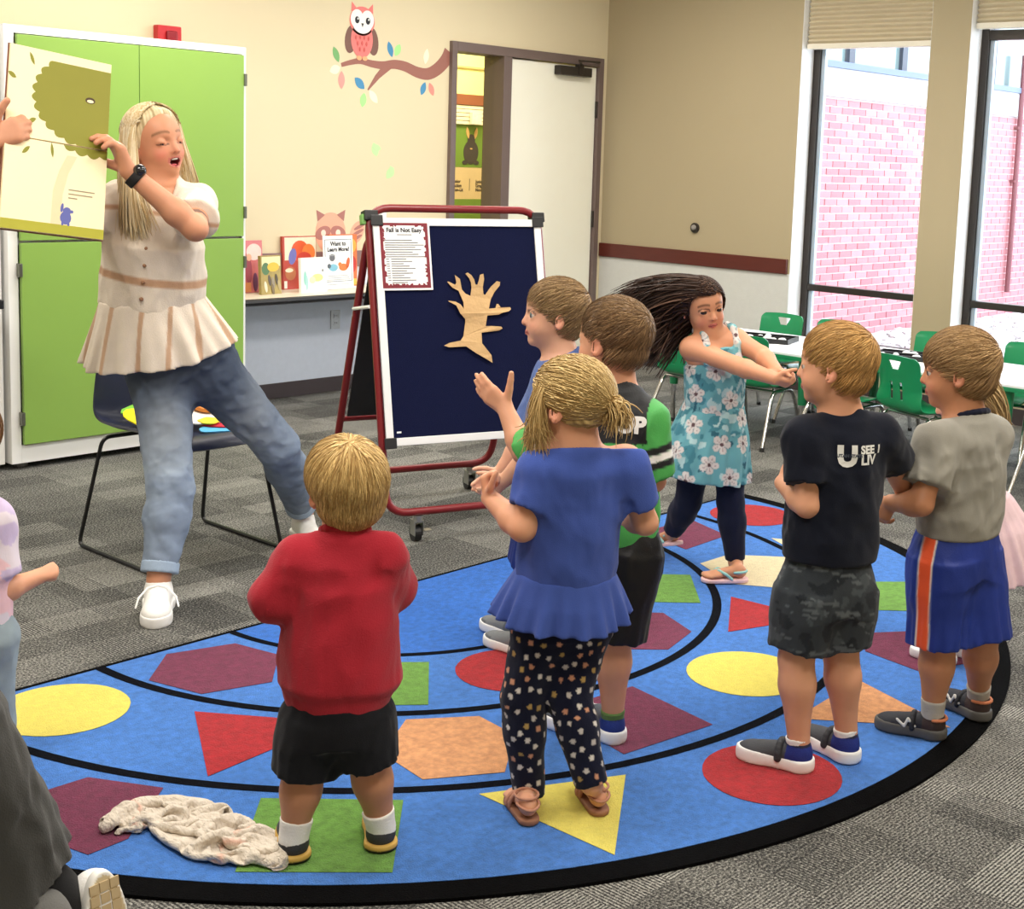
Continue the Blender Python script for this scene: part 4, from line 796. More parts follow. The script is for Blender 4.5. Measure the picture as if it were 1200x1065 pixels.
# ------------------------------------------------------------------ bodies and clothes: smooth implicit surfaces meshed by surface nets
A = np.array
def nrm(v): v = A(v, float); return v / np.linalg.norm(v)
def frame(f, u):
    """columns right, forward, up from a forward and an approximate up direction"""
    f = nrm(f); r = nrm(np.cross(f, u)); return np.stack([r, f, np.cross(r, f)], 1)
class Field:
    def __init__(s, lo, hi, h):
        s.h = h; s.lo = A(lo, float) - 3 * h
        s.n = np.ceil((A(hi, float) + 3 * h - s.lo) / h).astype(int) + 1
        s.F = np.full(s.n, 1.0, np.float32)
    def _blk(s, lo, hi):
        i0 = np.clip(np.floor((A(lo) - s.lo) / s.h).astype(int), 0, s.n); i1 = np.clip(np.ceil((A(hi) - s.lo) / s.h).astype(int) + 1, 0, s.n)
        if (i1 <= i0).any(): return None
        sl = tuple(slice(a, b) for a, b in zip(i0, i1))
        ax = [(s.lo[k] + s.h * np.arange(i0[k], i1[k])).astype(np.float32) for k in range(3)]
        return sl, ax[0][:, None, None], ax[1][None, :, None], ax[2][None, None, :]
    def put(s, prim, k=0.0, sub=False):
        fn, lo, hi = prim; pad = k + 3 * s.h
        b = s._blk(A(lo) - pad, A(hi) + pad)
        if b is None: return s
        sl, X, Y, Z = b; d = fn(X, Y, Z).astype(np.float32); f = s.F[sl]
        if sub: f, d = -f, d
        if k > 0:
            t = np.clip(0.5 + 0.5 * (f - d) / k, 0, 1); r = f * (1 - t) + d * t - k * t * (1 - t)
        else: r = np.minimum(f, d)
        s.F[sl] = -r if sub else r
        return s
    def cut(s, p, n):
        """keep the side against the normal n"""
        p, n = A(p, float), nrm(n); b = s._blk(s.lo, s.lo + s.h * s.n); _, X, Y, Z = b
        s.F = np.maximum(s.F, ((X - p[0]) * n[0] + (Y - p[1]) * n[1] + (Z - p[2]) * n[2]).astype(np.float32)); return s
    def disp(s, fn):
        """shift the surface by fn(points) metres, near it only"""
        idx = np.nonzero(np.abs(s.F) < 0.03); P = s.lo + s.h * np.stack(idx, 1)
        s.F[idx] -= fn(P).astype(np.float32); return s
    def mesh(s, smooth=1):
        F = s.F; n = F.shape; S = F < 0
        c = [S[i:n[0] - 1 + i, j:n[1] - 1 + j, k:n[2] - 1 + k] for i in (0, 1) for j in (0, 1) for k in (0, 1)]
        al = c[0].copy(); an = c[0].copy()
        for q in c[1:]: al &= q; an |= q
        act = an & ~al; ids = np.nonzero(act); m = len(ids[0]); base = np.stack(ids, 1)
        num = np.zeros((m, 3)); cnt = np.zeros(m)
        for a in range(3):
            o1, o2 = [k for k in range(3) if k != a]
            for u in (0, 1):
                for w in (0, 1):
                    o = np.zeros(3, int); o[o1] = u; o[o2] = w; p0 = base + o; p1 = p0.copy(); p1[:, a] += 1
                    f0 = F[p0[:, 0], p0[:, 1], p0[:, 2]]; f1 = F[p1[:, 0], p1[:, 1], p1[:, 2]]
                    x = (f0 < 0) != (f1 < 0); t = np.where(x, f0 / np.where(x, f0 - f1, 1), 0)
                    q = p0.astype(float); q[:, a] += t; num[x] += q[x]; cnt[x] += 1
        V = s.lo + s.h * num / cnt[:, None]
        vid = np.full(act.shape, -1, np.int32); vid[ids] = np.arange(m)
        Q = []
        for a in range(3):
            b, d = (a + 1) % 3, (a + 2) % 3
            sl0 = [slice(1, n[k] - 1) for k in range(3)]; sl1 = list(sl0); sl0[a] = slice(0, n[a] - 1); sl1[a] = slice(1, n[a])
            s0, s1 = S[tuple(sl0)], S[tuple(sl1)]
            e = np.stack(np.nonzero(s0 != s1), 1)
            if not len(e): continue
            inside = s0[tuple(e.T)]
            e = e + 1; e[:, a] -= 1
            def at(db, dd): p = e.copy(); p[:, b] += db; p[:, d] += dd; return vid[p[:, 0], p[:, 1], p[:, 2]]
            q = np.stack([at(-1, -1), at(0, -1), at(0, 0), at(-1, 0)], 1)
            q[~inside] = q[~inside][:, ::-1]; Q.append(q)
        Q = np.concatenate(Q) if Q else np.zeros((0, 4), int)
        Q = Q[(Q >= 0).all(1)]
        for _ in range(smooth):
            acc = np.zeros_like(V); ct = np.zeros(m)
            for i in range(4):
                np.add.at(acc, Q[:, i], V[Q[:, (i + 1) % 4]] + V[Q[:, (i + 3) % 4]]); np.add.at(ct, Q[:, i], 2)
            V = V * 0.5 + 0.5 * acc / np.maximum(ct, 1)[:, None]
        return V, Q
def cap(a, b, ra, rb=None):
    a, b = A(a, float), A(b, float); rb = ra if rb is None else rb; d = b - a; L2 = max(float(d @ d), 1e-9)
    def fn(X, Y, Z):
        t = np.clip(((X - a[0]) * d[0] + (Y - a[1]) * d[1] + (Z - a[2]) * d[2]) / L2, 0, 1)
        return np.sqrt((X - a[0] - t * d[0]) ** 2 + (Y - a[1] - t * d[1]) ** 2 + (Z - a[2] - t * d[2]) ** 2) - (ra + (rb - ra) * t)
    m = max(ra, rb); return fn, np.minimum(a, b) - m, np.maximum(a, b) + m
def ell(c, r, R=None):
    c, r = A(c, float), A(r, float); R = np.eye(3) if R is None else R
    def fn(X, Y, Z):
        x, y, z = X - c[0], Y - c[1], Z - c[2]
        q = [x * R[0, i] + y * R[1, i] + z * R[2, i] for i in range(3)]
        k0 = np.sqrt(sum((q[i] / r[i]) ** 2 for i in range(3))); k1 = np.sqrt(sum((q[i] / r[i] ** 2) ** 2 for i in range(3))) + 1e-9
        return k0 * (k0 - 1) / k1
    e = np.sqrt(((R * r) ** 2).sum(1)); return fn, c - e, c + e
def clipd(prim, *planes):
    fn, lo, hi = prim
    def g(X, Y, Z):
        d = fn(X, Y, Z)
        for p, n in planes:
            n = nrm(n); d = np.maximum(d, (X - p[0]) * n[0] + (Y - p[1]) * n[1] + (Z - p[2]) * n[2])
        return d
    return g, lo, hi
def grown(prim, g):
    fn, lo, hi = prim; return (lambda X, Y, Z: fn(X, Y, Z) - g), lo - max(g, 0), hi + max(g, 0)
def mesh_obj(name, V, Q, mat, parent, color=None, smooth=True):
    me = bpy.data.meshes.new(name)
    me.vertices.add(len(V)); me.vertices.foreach_set('co', np.ascontiguousarray(V, np.float32).ravel())
    k = Q.shape[1]
    me.loops.add(len(Q) * k); me.loops.foreach_set('vertex_index', np.ascontiguousarray(Q, np.int32).ravel())
    me.polygons.add(len(Q)); me.polygons.foreach_set('loop_start', np.arange(0, len(Q) * k, k, dtype=np.int32)); me.polygons.foreach_set('loop_total', np.full(len(Q), k, np.int32))
    me.update(calc_edges=True); me.validate()
    if smooth: me.polygons.foreach_set('use_smooth', np.ones(len(me.polygons), bool))
    if color is not None:
        at = me.color_attributes.new('Col', 'FLOAT_COLOR', 'POINT')
        C = np.ones((len(V), 4), np.float32); C[:, :3] = color; at.data.foreach_set('color', C.ravel())
    me.materials.append(mat)
    o = bpy.data.objects.new(name, me); return link(o, parent)
def solid(name, prims, h, mat, parent, color=None, subs=(), cuts=(), disp=None, smooth=1, label=None, k=0.02):
    """union of prims (prim or (prim, k)), minus subs, kept against cuts; color: None, rgb or fn(V)->rgb (sRGB)"""
    pl = [p if isinstance(p[0], tuple) else (p, k) for p in prims]
    lo = np.min([p[0][1] for p in pl], 0) - 0.012; hi = np.max([p[0][2] for p in pl], 0) + 0.012
    f = Field(lo, hi, h)
    for p, kk in pl: f.put(p, kk)
    for p in subs:
        p, kk = p if isinstance(p[0], tuple) else (p, k); f.put(p, kk, sub=True)
    if disp: f.disp(disp)
    for p, n in cuts: f.cut(p, n)
    V, Q = f.mesh(smooth)
    col = None
    if color is not None:
        col = color(V) if callable(color) else np.tile(A(color, float), (len(V), 1))
        col = lin_np(col)
    o = mesh_obj(name, V, Q, mat, parent, col)
    if label: o['label'] = label
    return o
def lin_np(c):
    c = np.clip(A(c, float) / 255, 0, 1); return np.where(c <= 0.04045, c / 12.92, ((c + 0.055) / 1.055) ** 2.4)
def snoise(P, sc, seed=0):
    """cheap smooth 3-D noise: sum of warped sines"""
    r = np.random.default_rng(seed); out = np.zeros(len(P))
    for i in range(5):
        w = r.normal(size=3); w /= np.linalg.norm(w); w2 = r.normal(size=3); w2 /= np.linalg.norm(w2)
        ph = r.random(2) * 6.28; fr = sc * (0.6 + 0.5 * i)
        out += np.sin(P @ w * fr + ph[0] + 1.6 * np.sin(P @ w2 * fr * 0.7 + ph[1])) / (1 + 0.4 * i)
    return out / 3.0
def folds(amp, sc, seed, axis=(0, 0, 1), stretch=0.35):
    ax = nrm(axis)
    def f(P):
        Q = P - np.outer(P @ ax, ax) * (1 - stretch)
        return 1.5 * amp * ((1 - np.abs(snoise(Q, sc * 1.8, seed)) * 1.6) + 0.45 * (1 - np.abs(snoise(Q, sc * 4.2, seed + 50)) * 1.6))
    return f
# ---- material set for people
m_skin = MC('skin', rough=0.5, bump=0.04, bscale=400, spec=0.35, sss=0.12, var=0.04, vscale=40)
m_hair = MC('hair', rough=0.5, spec=0.25, var=0.12, vscale=60)
m_knit = MC('cotton_jersey', rough=0.9, bump=0.25, bscale=420, spec=0.15, sheen=0.1, var=0.07, vscale=18, bdist=0.004)
m_fleece = MC('sweatshirt_fleece', rough=0.95, bump=0.35, bscale=300, spec=0.1, sheen=0.15, var=0.09, vscale=22, bdist=0.004)
m_denim = MC('washed_denim', rough=0.9, bump=0.3, bscale=500, spec=0.15, var=0.10, vscale=45, bdist=0.003)
m_gauze = MC('cotton_gauze', rough=0.9, bump=0.35, bscale=260, spec=0.1, sheen=0.1, var=0.06, vscale=30, bdist=0.004)
m_satin = MC('sport_polyester', rough=0.55, bump=0.12, bscale=240, spec=0.4, var=0.05)
m_shoe = MC('shoe_upper', rough=0.65, bump=0.2, bscale=350, spec=0.35, var=0.08, vscale=60)
m_sole = MC('shoe_sole', rough=0.6, spec=0.35, var=0.05)
m_eye = MC('eye_surface', rough=0.08, spec=0.7, var=0.0)
SK = dict(fair=(216, 158, 126), tan=(196, 140, 106), light=(226, 172, 144), warm=(190, 132, 98))

def hand_prims(w, d, n, s, left, curl=(0.35, 0.4, 0.3), spread=0.06, thumb=(0.5, 0.7, 0.3), tcurl=0.35, fist=False):
    """palm, four jointed fingers and a side thumb; d: wrist to knuckles, n: palm facing, s: hand length"""
    w = A(w, float); d = nrm(d); n = nrm(A(n, float) - d * (A(n, float) @ d)); t = np.cross(d, n) * (-1 if left else 1)
    P = []
    offs = (0.145, 0.05, -0.045, -0.135); kn = (0.47, 0.50, 0.475, 0.43); ln = (0.42, 0.47, 0.43, 0.34)
    for i in range(4):
        K = w + (d * kn[i] + t * offs[i]) * s; B = w + (d * 0.06 + t * offs[i] * 0.5) * s
        P.append((cap(B, K, 0.105 * s, 0.085 * s), 0.06 * s))
        th = 0.0; p = K; fd = nrm(d + t * (offs[i] * spread * 8)); r = 0.068 * s
        cc = [c * (1 + 0.12 * i) for c in curl]
        for j, fr in enumerate((0.46, 0.30, 0.24)):
            th += cc[j]; dr = fd * math.cos(th) + n * math.sin(th); q = p + dr * ln[i] * fr * s
            P.append((cap(p, q, r, r * 0.90), (0.02 if j else 0.03) * s)); p = q; r *= 0.90
    b = w + (d * 0.12 + t * 0.11 + n * 0.03) * s; dr = nrm(d * thumb[0] + t * thumb[1] + n * thumb[2]); r = 0.095 * s
    for j, L in enumerate((0.27, 0.20, 0.15)):
        q = b + dr * L * s; P.append((cap(b, q, r, r * 0.84), 0.05 * s if j == 0 else 0.02 * s)); b = q; r *= 0.84
        dr = nrm(dr + (d * 0.55 + n * 0.25 - t * 0.35) * tcurl)
    return P
class Head:
    """head frame and features; unit = chin-to-crown height"""
    def __init__(s, c, f, u, hh, adult=False):
        s.c = A(c, float); s.R = frame(f, u); s.h = hh; s.adult = adult
    def w(s, p): return s.c + s.R @ (A(p, float) * s.h)
    def loc(s, V): return ((V - s.c) @ s.R) / s.h
    def e(s, c, r, rot=None): return ell(s.w(c), A(r) * s.h, s.R if rot is None else s.R @ rot)
    def cp(s, a, b, ra, rb=None): return cap(s.w(a), s.w(b), ra * s.h, (ra if rb is None else rb) * s.h)
    def prims(s, mouth='closed', ears=True):
        h = s.h; P = []; ad = s.adult
        w = 0.335 if ad else 0.365
        P += [(s.e((0, -0.05, 0.12), (w, 0.43, 0.375)), 0), (s.e((0, 0.11, -0.12), (w - 0.065, 0.30, 0.36)), 0.10 * h), (s.e((0, 0.15, -0.30), (0.175 if ad else 0.20, 0.195, 0.18)), 0.08 * h),
              (s.e((0, 0.17, 0.11), (w - 0.1, 0.235, 0.25)), 0.08 * h), (s.e((0, 0.285, -0.415), (0.085, 0.075, 0.07)), 0.07 * h)]
        for q in (-1, 1): P.append((s.e((q * (0.135 if ad else 0.15), 0.235, -0.19 if ad else -0.205), (0.095, 0.095, 0.095) if ad else (0.115, 0.105, 0.105)), 0.09 * h))
        # eye sockets are taken by subs()
        P += [(s.cp((0, 0.375, 0.0), (0, 0.435, -0.15), 0.032, 0.046), 0.035 * h)]
        for q in (-1, 1): P.append((s.e((q * 0.045, 0.395, -0.165), (0.034, 0.04, 0.03)), 0.02 * h))
        if mouth == 'closed':
            for q in (-1, 1):
                P += [(s.cp((0, 0.398, -0.272), (q * 0.085, 0.355, -0.282), 0.021, 0.010), 0.012 * h), (s.cp((0, 0.388, -0.312), (q * 0.07, 0.352, -0.30), 0.025, 0.012), 0.012 * h)]
        else:
            n = 8
            for i in range(n):
                a, b = 2 * PI * i / n, 2 * PI * (i + 1) / n
                f = lambda t: (0.115 * math.cos(t), 0.375 - 0.05 * abs(math.cos(t)) + 0.005, -0.315 + 0.068 * math.sin(t) + 0.03 * math.cos(t) ** 2)
                P.append((s.cp(f(a), f(b), 0.015, 0.015), 0.014 * h))
        if ears:
            for q in (-1, 1):
                rot = np.array(Matrix.Rotation(q * -0.45, 3, 'Z')) @ np.array(Matrix.Rotation(0.15, 3, 'X'))
                P.append((s.e((q * (w + 0.012), -0.035, -0.07), (0.035, 0.085, 0.125), rot), 0.018 * h))
        return P
    def subs(s, mouth='closed'):
        h = s.h; P = [(s.e((q * 0.15, 0.405, -0.015), (0.085, 0.062, 0.052)), 0.045 * h) for q in (-1, 1)]
        w = 0.335 if s.adult else 0.365
        for q in (-1, 1):
            rot = np.array(Matrix.Rotation(q * -0.45, 3, 'Z')) @ np.array(Matrix.Rotation(0.15, 3, 'X'))
            P.append((s.e((q * (w + 0.045), -0.015, -0.06), (0.03, 0.05, 0.08), rot), 0.012 * h))
        if mouth == 'open': P.append((s.e((0, 0.40, -0.315), (0.085, 0.16, 0.055)), 0.006 * h))
        return P
    def lids(s, openness=0.5):
        """upper and lower eyelids as thin caps over the eyeballs; openness 0 (shut) .. 1"""
        P = []; a = 1.1 * openness
        for q in (-1, 1):
            c = s.w((q * 0.15, 0.305, -0.02)); r = (0.078 if s.adult else 0.089) * s.h
            nu = s.R @ A((0, math.sin(-0.5 + a), -math.cos(-0.5 + a))); nl = s.R @ A((0, math.sin(0.5), math.cos(0.5)))
            P += [(clipd(cap(c, c, r), (c, nu)), 0.008 * s.h), (clipd(cap(c, c, r * 0.99), (c, nl)), 0.008 * s.h)]
        return P
    def eyes(s, parent, look=(0, 0), iris=(96, 70, 50)):
        for q in (-1, 1):
            c = s.w((q * 0.15, 0.305, -0.02)); r = (0.069 if s.adult else 0.079) * s.h; d = nrm(s.R @ A((look[0], 1, look[1])))
            n = 18; V = []; Q = []
            th, ph = np.meshgrid(np.linspace(0, PI, n), np.linspace(0, 2 * PI, 24, endpoint=False), indexing='ij')
            fr = frame(d, s.R[:, 2]); L = np.stack([np.sin(th) * np.cos(ph), np.cos(th), np.sin(th) * np.sin(ph)], -1).reshape(-1, 3)
            V = c + (L * r) @ fr.T
            Q = [[i * 24 + j, i * 24 + (j + 1) % 24, (i + 1) * 24 + (j + 1) % 24, (i + 1) * 24 + j] for i in range(n - 1) for j in range(24)]
            ang = np.arccos(np.clip(L[:, 1], -1, 1))
            col = np.where((ang < 0.30)[:, None], A((12, 10, 10)), np.where((ang < 0.82)[:, None], A(iris), A((204, 192, 184))))
            mesh_obj('eye', V, A(Q), m_eye, parent, lin_np(col))
    def paint(s, V, C, lips=(196, 110, 104), brow=(120, 86, 56), blush=0.25, mouth='closed', browz=0.085, lash=0):
        """true skin marks: lips, brows, cheeks, nostrils, mouth inside"""
        q = s.loc(V); x, y, z = np.abs(q[:, 0]), q[:, 1], q[:, 2]
        def mix(m, c, a=1.0):
            m = np.clip(m, 0, 1)[:, None] * a; C[:] = C * (1 - m) + A(c, float) * m
        front = np.clip((y - 0.2) * 12, 0, 1)
        mix(np.exp(-(((x - 0.19) / 0.10) ** 2 + ((z + 0.19) / 0.09) ** 2)) * front, (226, 128, 112), blush)
        mix(np.clip((x - 0.31) * 20, 0, 1) * (np.abs(z + 0.07) < 0.14) * (np.abs(y + 0.03) < 0.12), (226, 140, 120), 0.35)
        mix(np.exp(-((x / 0.07) ** 2 + ((z + 0.16) / 0.05) ** 2)) * front, (226, 138, 120), 0.25)
        if mouth == 'closed':
            lm = ((x / 0.095) ** 2 + ((z + 0.291) / (0.045)) ** 2 < 1) & (y > 0.3)
            mix(lm * 1.0, lips, 0.85); mix((np.abs(z + 0.291 + 0.05 * x) < 0.009) & (x < 0.09) & (y > 0.3), (120, 56, 56), 0.8)
        else:
            zz = z - 2.2 * x ** 2; rr = (x / 0.128) ** 2 + ((zz + 0.315) / 0.090) ** 2
            mix((rr < 0.86) & (y > 0.28), lips, 0.7); mix((rr < 0.42) & (y > 0.1), (96, 26, 30), 1)
        mix(((x - 0.038) ** 2 + (z + 0.182) ** 2 < 0.016 ** 2) & (y > 0.38), (130, 70, 60), 0.5)
        bz = browz + 0.02 - 0.9 * (x - 0.13) ** 2 * 3
        mix(np.exp(-((z - bz) / 0.018) ** 2) * (x > 0.055) * (x < 0.25) * (y > 0.15), brow, 0.75)
        if lash:
            ed = (np.abs(z - (-0.062 + 2.6 * (x - 0.15) ** 2)) < 0.010) & (np.abs(x - 0.15) < 0.088) if lash == 2 else (((x - 0.15) / 0.1) ** 2 + ((z - 0.0) / 0.06) ** 2 < 1) & (((x - 0.15) / 0.1) ** 2 + ((z + 0.012) / 0.06) ** 2 > 0.72) & (z > -0.02)
            mix(ed & (y > 0.3), (60, 42, 36), 0.55)
        return C
HL = ([-0.6, -0.25, -0.12, -0.03, 0.05, 0.12, 0.2, 0.27, 0.34, 0.6], [-0.23, -0.21, -0.09, 0.08, 0.06, 0.04, 0.15, 0.21, 0.245, 0.25])
def hair_cap(H, parent, base, hl=HL, grow=0.03, h=0.0052, name='hair', extra=(), amp=0.006, seed=1, tip=None, vol=None, subs=(), strands=0, slen=0.16, srad=0.0022, lift=0.02, crown=(0, -0.18, 0.45), sdrop=0.0, fwd=0.0, tone=0.22, taper=0.22):
    """hair mass over the skull down to a hairline, plus a coat of separate locks lying along it"""
    w = 0.335 if H.adult else 0.365
    sk = H.e((0, -0.05, 0.12), (w, 0.43, 0.375)); neck = H.e((0, -0.14, -0.10), (w - 0.05, 0.30, 0.30)); fh = H.e((0, 0.17, 0.11), (w - 0.1, 0.235, 0.25))
    g = grow * H.h
    def fn(X, Y, Z):
        x, y, z = X - H.c[0], Y - H.c[1], Z - H.c[2]
        q = [(x * H.R[0, i] + y * H.R[1, i] + z * H.R[2, i]) / H.h for i in range(3)]
        zh = np.interp(q[1], hl[0], hl[1])
        ab = q[2] - zh; tp = np.clip(ab / taper, 0, 1) if taper else 1.0
        d = np.minimum(np.minimum(sk[0](X, Y, Z), neck[0](X, Y, Z)), fh[0](X, Y, Z)) - g * (0.12 + 0.88 * tp) - (vol(q) * H.h * tp if vol else 0)
        return np.maximum(d, (zh - q[2]) * H.h * 0.8)
    lo, hi = H.c - 0.62 * H.h, H.c + 0.62 * H.h
    f = Field(lo, hi, h); f.put((fn, lo, hi), 0)
    for p, kk in extra: f.put(p, kk)
    for p, kk in subs: f.put(p, kk, sub=True)
    cr = A(crown)
    def hd(P):
        q = H.loc(P); d = q - cr; az = np.arctan2(d[:, 0], d[:, 1]); r = np.linalg.norm(d, axis=1)
        return amp * H.h * 5 * (0.12 * np.sin(az * 17 + 4 * r + seed) + 0.10 * np.sin(az * 31 + 9 * r + 2 * seed))
    if amp: f.disp(hd)
    V, Q = f.mesh(1)
    def shade(P, rnd=0.0):
        q = H.loc(P); d = q - cr; az = np.arctan2(d[:, 0], d[:, 1]); r = np.linalg.norm(d, axis=1)
        t = 0.5 + 0.35 * np.sin(az * 23 + 6 * r + seed) * np.sin(az * 9 + 1.7 * seed) + 0.25 * np.sin(az * 51 + 3 * r)
        return np.clip(t + rnd, 0, 1)
    b0 = A(base, float); b1 = A(tip, float) if tip is not None else b0 * 1.25
    t = shade(V); col = b0 * (1 - tone) * (1 - t[:, None]) + b1 * t[:, None]
    o = mesh_obj(name, V, Q, m_hair, parent, lin_np(col))
    if strands:
        r = np.random.default_rng(seed); sel = r.integers(0, len(V), strands * 3); P0 = V[sel]; q0 = H.loc(P0)
        keep = (q0[:, 2] > np.interp(q0[:, 1], hl[0], hl[1]) + 0.03); P0 = P0[keep][:strands]
        n = 5; paths = np.zeros((len(P0), n, 3)); rad = np.zeros((len(P0), n))
        q = H.loc(P0); jit = r.normal(size=(len(P0), 3)) * 0.25; L = slen * (0.6 + 0.8 * r.random(len(P0)))
        cs = A((0, -0.05, 0.12)); rr0 = A((w, 0.43, 0.375))
        EL = ((A((0, -0.05, 0.12)), A((w, 0.43, 0.375))), (A((0, -0.14, -0.10)), A((w - 0.05, 0.30, 0.30))))
        def surf(q):      # signed height over skull or nape and its outward normal
            best = None
            for c_, r_ in EL:
                e = (q - c_) / r_; k0 = np.linalg.norm(e, axis=1); gr = e / r_; k1 = np.linalg.norm(gr, axis=1) + 1e-9; d = k0 * (k0 - 1) / k1; nr = gr / k1[:, None]
                if best is None: best = [d, nr]
                else: m = d < best[0]; best = [np.where(m, d, best[0]), np.where(m[:, None], nr, best[1])]
            return best
        lev = surf(q)[0]
        for i in range(n):
            paths[:, i] = q; rad[:, i] = srad * (1 - 0.85 * (i / (n - 1)) ** 1.5) * (0.4 if i == 0 else 1)
            d_, nr = surf(q)
            fl = q - cr + jit * 0.35 + A((0, fwd, -sdrop)); fl -= nr * (fl * nr).sum(1, keepdims=True); fl /= np.linalg.norm(fl, axis=1, keepdims=True) + 1e-6
            q = q + fl * (L / (n - 1))[:, None]
            d_, nr = surf(q); q = q + nr * (lev + lift * (0.2 + 0.8 * i / (n - 1)) * (0.5 + lev / max(grow, 0.01) * 0.5) - d_)[:, None]
        W = H.c + (paths.reshape(-1, 3) * H.h) @ H.R.T if False else (paths * H.h)
        rnd = r.random(len(P0)); col = b0 * (1 - tone * 0.6) * (1 - rnd[:, None]) + b1 * 1.04 * rnd[:, None]
        Wd = paths.reshape(-1, 3); Wd = H.c + (Wd * H.h) @ H.R.T
        lk = strand_mesh('hair_locks', Wd.reshape(len(P0), n, 3), rad, col, o, sides=3, flat=2.2, nrmref=H)
        lk['kind'] = 'stuff'
    return o
def strand_mesh(name, P, rad, col, parent, sides=3, flat=1.0, nrmref=None, label=None):
    """many tapered strands in one mesh: P (N,n,3), rad (N,n) metres, col (N,3) sRGB"""
    N, n, _ = P.shape
    T = np.gradient(P, axis=1); T /= np.linalg.norm(T, axis=2, keepdims=True) + 1e-9
    up = (P - nrmref.c) if nrmref is not None else np.broadcast_to(A((0.3, 0.2, 1.0)), P.shape)
    S = np.cross(T, up); S /= np.linalg.norm(S, axis=2, keepdims=True) + 1e-9; U = np.cross(S, T)
    V = np.zeros((N, n, sides, 3))
    for k in range(sides):
        a = 2 * PI * k / sides + 0.5; V[:, :, k] = P + S * (math.cos(a) * rad * flat)[..., None] + U * (math.sin(a) * rad)[..., None]
    idx = np.arange(N * n * sides).reshape(N, n, sides); Q = []
    for k in range(sides):
        k2 = (k + 1) % sides
        Q.append(np.stack([idx[:, :-1, k], idx[:, :-1, k2], idx[:, 1:, k2], idx[:, 1:, k]], -1).reshape(-1, 4))
    o = mesh_obj(name, V.reshape(-1, 3), np.concatenate(Q), m_hair, parent, lin_np(np.repeat(col, n * sides, 0)))
    if label: o['label'] = label
    return o
def bez(a, b, c, d, n):
    t = np.linspace(0, 1, n)[None, :, None]; a, b, c, d = (A(v)[:, None, :] for v in (a, b, c, d))
    return a * (1 - t) ** 3 + 3 * b * t * (1 - t) ** 2 + 3 * c * t * t * (1 - t) + d * t ** 3
def shoe(root, name, heel, toe, z0, L=None, upper=(60, 60, 66), sole=(240, 240, 238), accent=None, toe_col=None, ankle_h=0.42, label=None, sole_h=0.16, h=0.0040, tilt=0.0, laces=False, strap=None, collar=None, wide=1.0):
    """a sneaker: upper, sole, and lacing or strap; heel, toe on the ground"""
    heel, toe = A(heel, float), A(toe, float); f = toe - heel; L0 = np.linalg.norm(f[:2]) ; L = L or L0
    R = frame((f[0], f[1], 0), (0, 0, 1))
    if tilt: R = R @ np.array(Matrix.Rotation(tilt, 3, 'X'))
    Sx = A((wide, 1, 1)); o = A((heel[0], heel[1], z0)); W = lambda p: o + R @ (A(p, float) * L * Sx)
    E = lambda c, r: ell(W(c), A(r) * L * Sx, R); Cc = lambda a, b, ra, rb: cap(W(a), W(b), ra * L * wide, rb * L * wide)
    up = [(E((0, 0.17, 0.20), (0.165, 0.18, 0.21)), 0), (Cc((0, 0.22, 0.19), (0, 0.62, 0.13), 0.165, 0.15), 0.04 * L), (E((0.0, 0.72, 0.13), (0.175, 0.26, 0.125)), 0.05 * L), (Cc((0, 0.17, 0.2), (0, 0.19, ankle_h), 0.15, 0.145), 0.05 * L)]
    top = W((0, 0.17, ankle_h)); nz = R @ A((0, -0.25, 1))
    A0 = A(upper, float); ac = A(accent, float) if accent is not None else A0; tc = A(toe_col, float) if toe_col is not None else A0
    def colr(V):
        q = ((V - o) @ R) / L; C = np.tile(A0, (len(V), 1))
        m = (q[:, 1] < 0.30); C[m] = ac
        m = (q[:, 1] > 0.74) & (q[:, 2] < 0.2); C[m] = tc
        if collar is not None: C[(q[:, 2] > ankle_h - 0.09)] = A(collar, float)
        return C
    u = solid(name, up, h, m_shoe, root, colr, cuts=[(W((0, 0, sole_h * 0.6)), -R[:, 2]), (top, nz)], label=label)
    sp = [(Cc((0, 0.17, sole_h * 0.5), (0, 0.62, sole_h * 0.5), 0.185, 0.17), 0), (E((0, 0.72, sole_h * 0.5), (0.19, 0.285, 0.3)), 0.05 * L), (E((0, 0.15, sole_h * 0.5), (0.19, 0.19, 0.3)), 0.05 * L)]
    solid('sole', sp, h, m_sole, u, sole, cuts=[(W((0, 0, 0)), -R[:, 2]), (W((0, 0.4, sole_h)), R @ A((0, -0.02, 1)))])
    return u, W, R, L
def bar_strip(name, pts, wdt, th, rgb, mat, parent, nref):
    """a flat band following pts (webbing, straps, laces)"""
    return None
def sock(root, ankle, knee, rgb, r, hgt=0.06, label=None):
    a, k = A(ankle, float), A(knee, float); d = nrm(k - a)
    return solid('sock', [(cap(a - d * 0.035, a - d * 0.005, r * 0.72, r * 0.98), 0), (cap(a - d * 0.005, a + d * hgt, r * 1.0, r * 1.16), 0.006)], 0.0038, m_knit, root, rgb, disp=lambda P: 0.0008 * np.sin(((P - a) @ d) * 900), cuts=[(a + d * hgt * 0.95, d)], label=label)

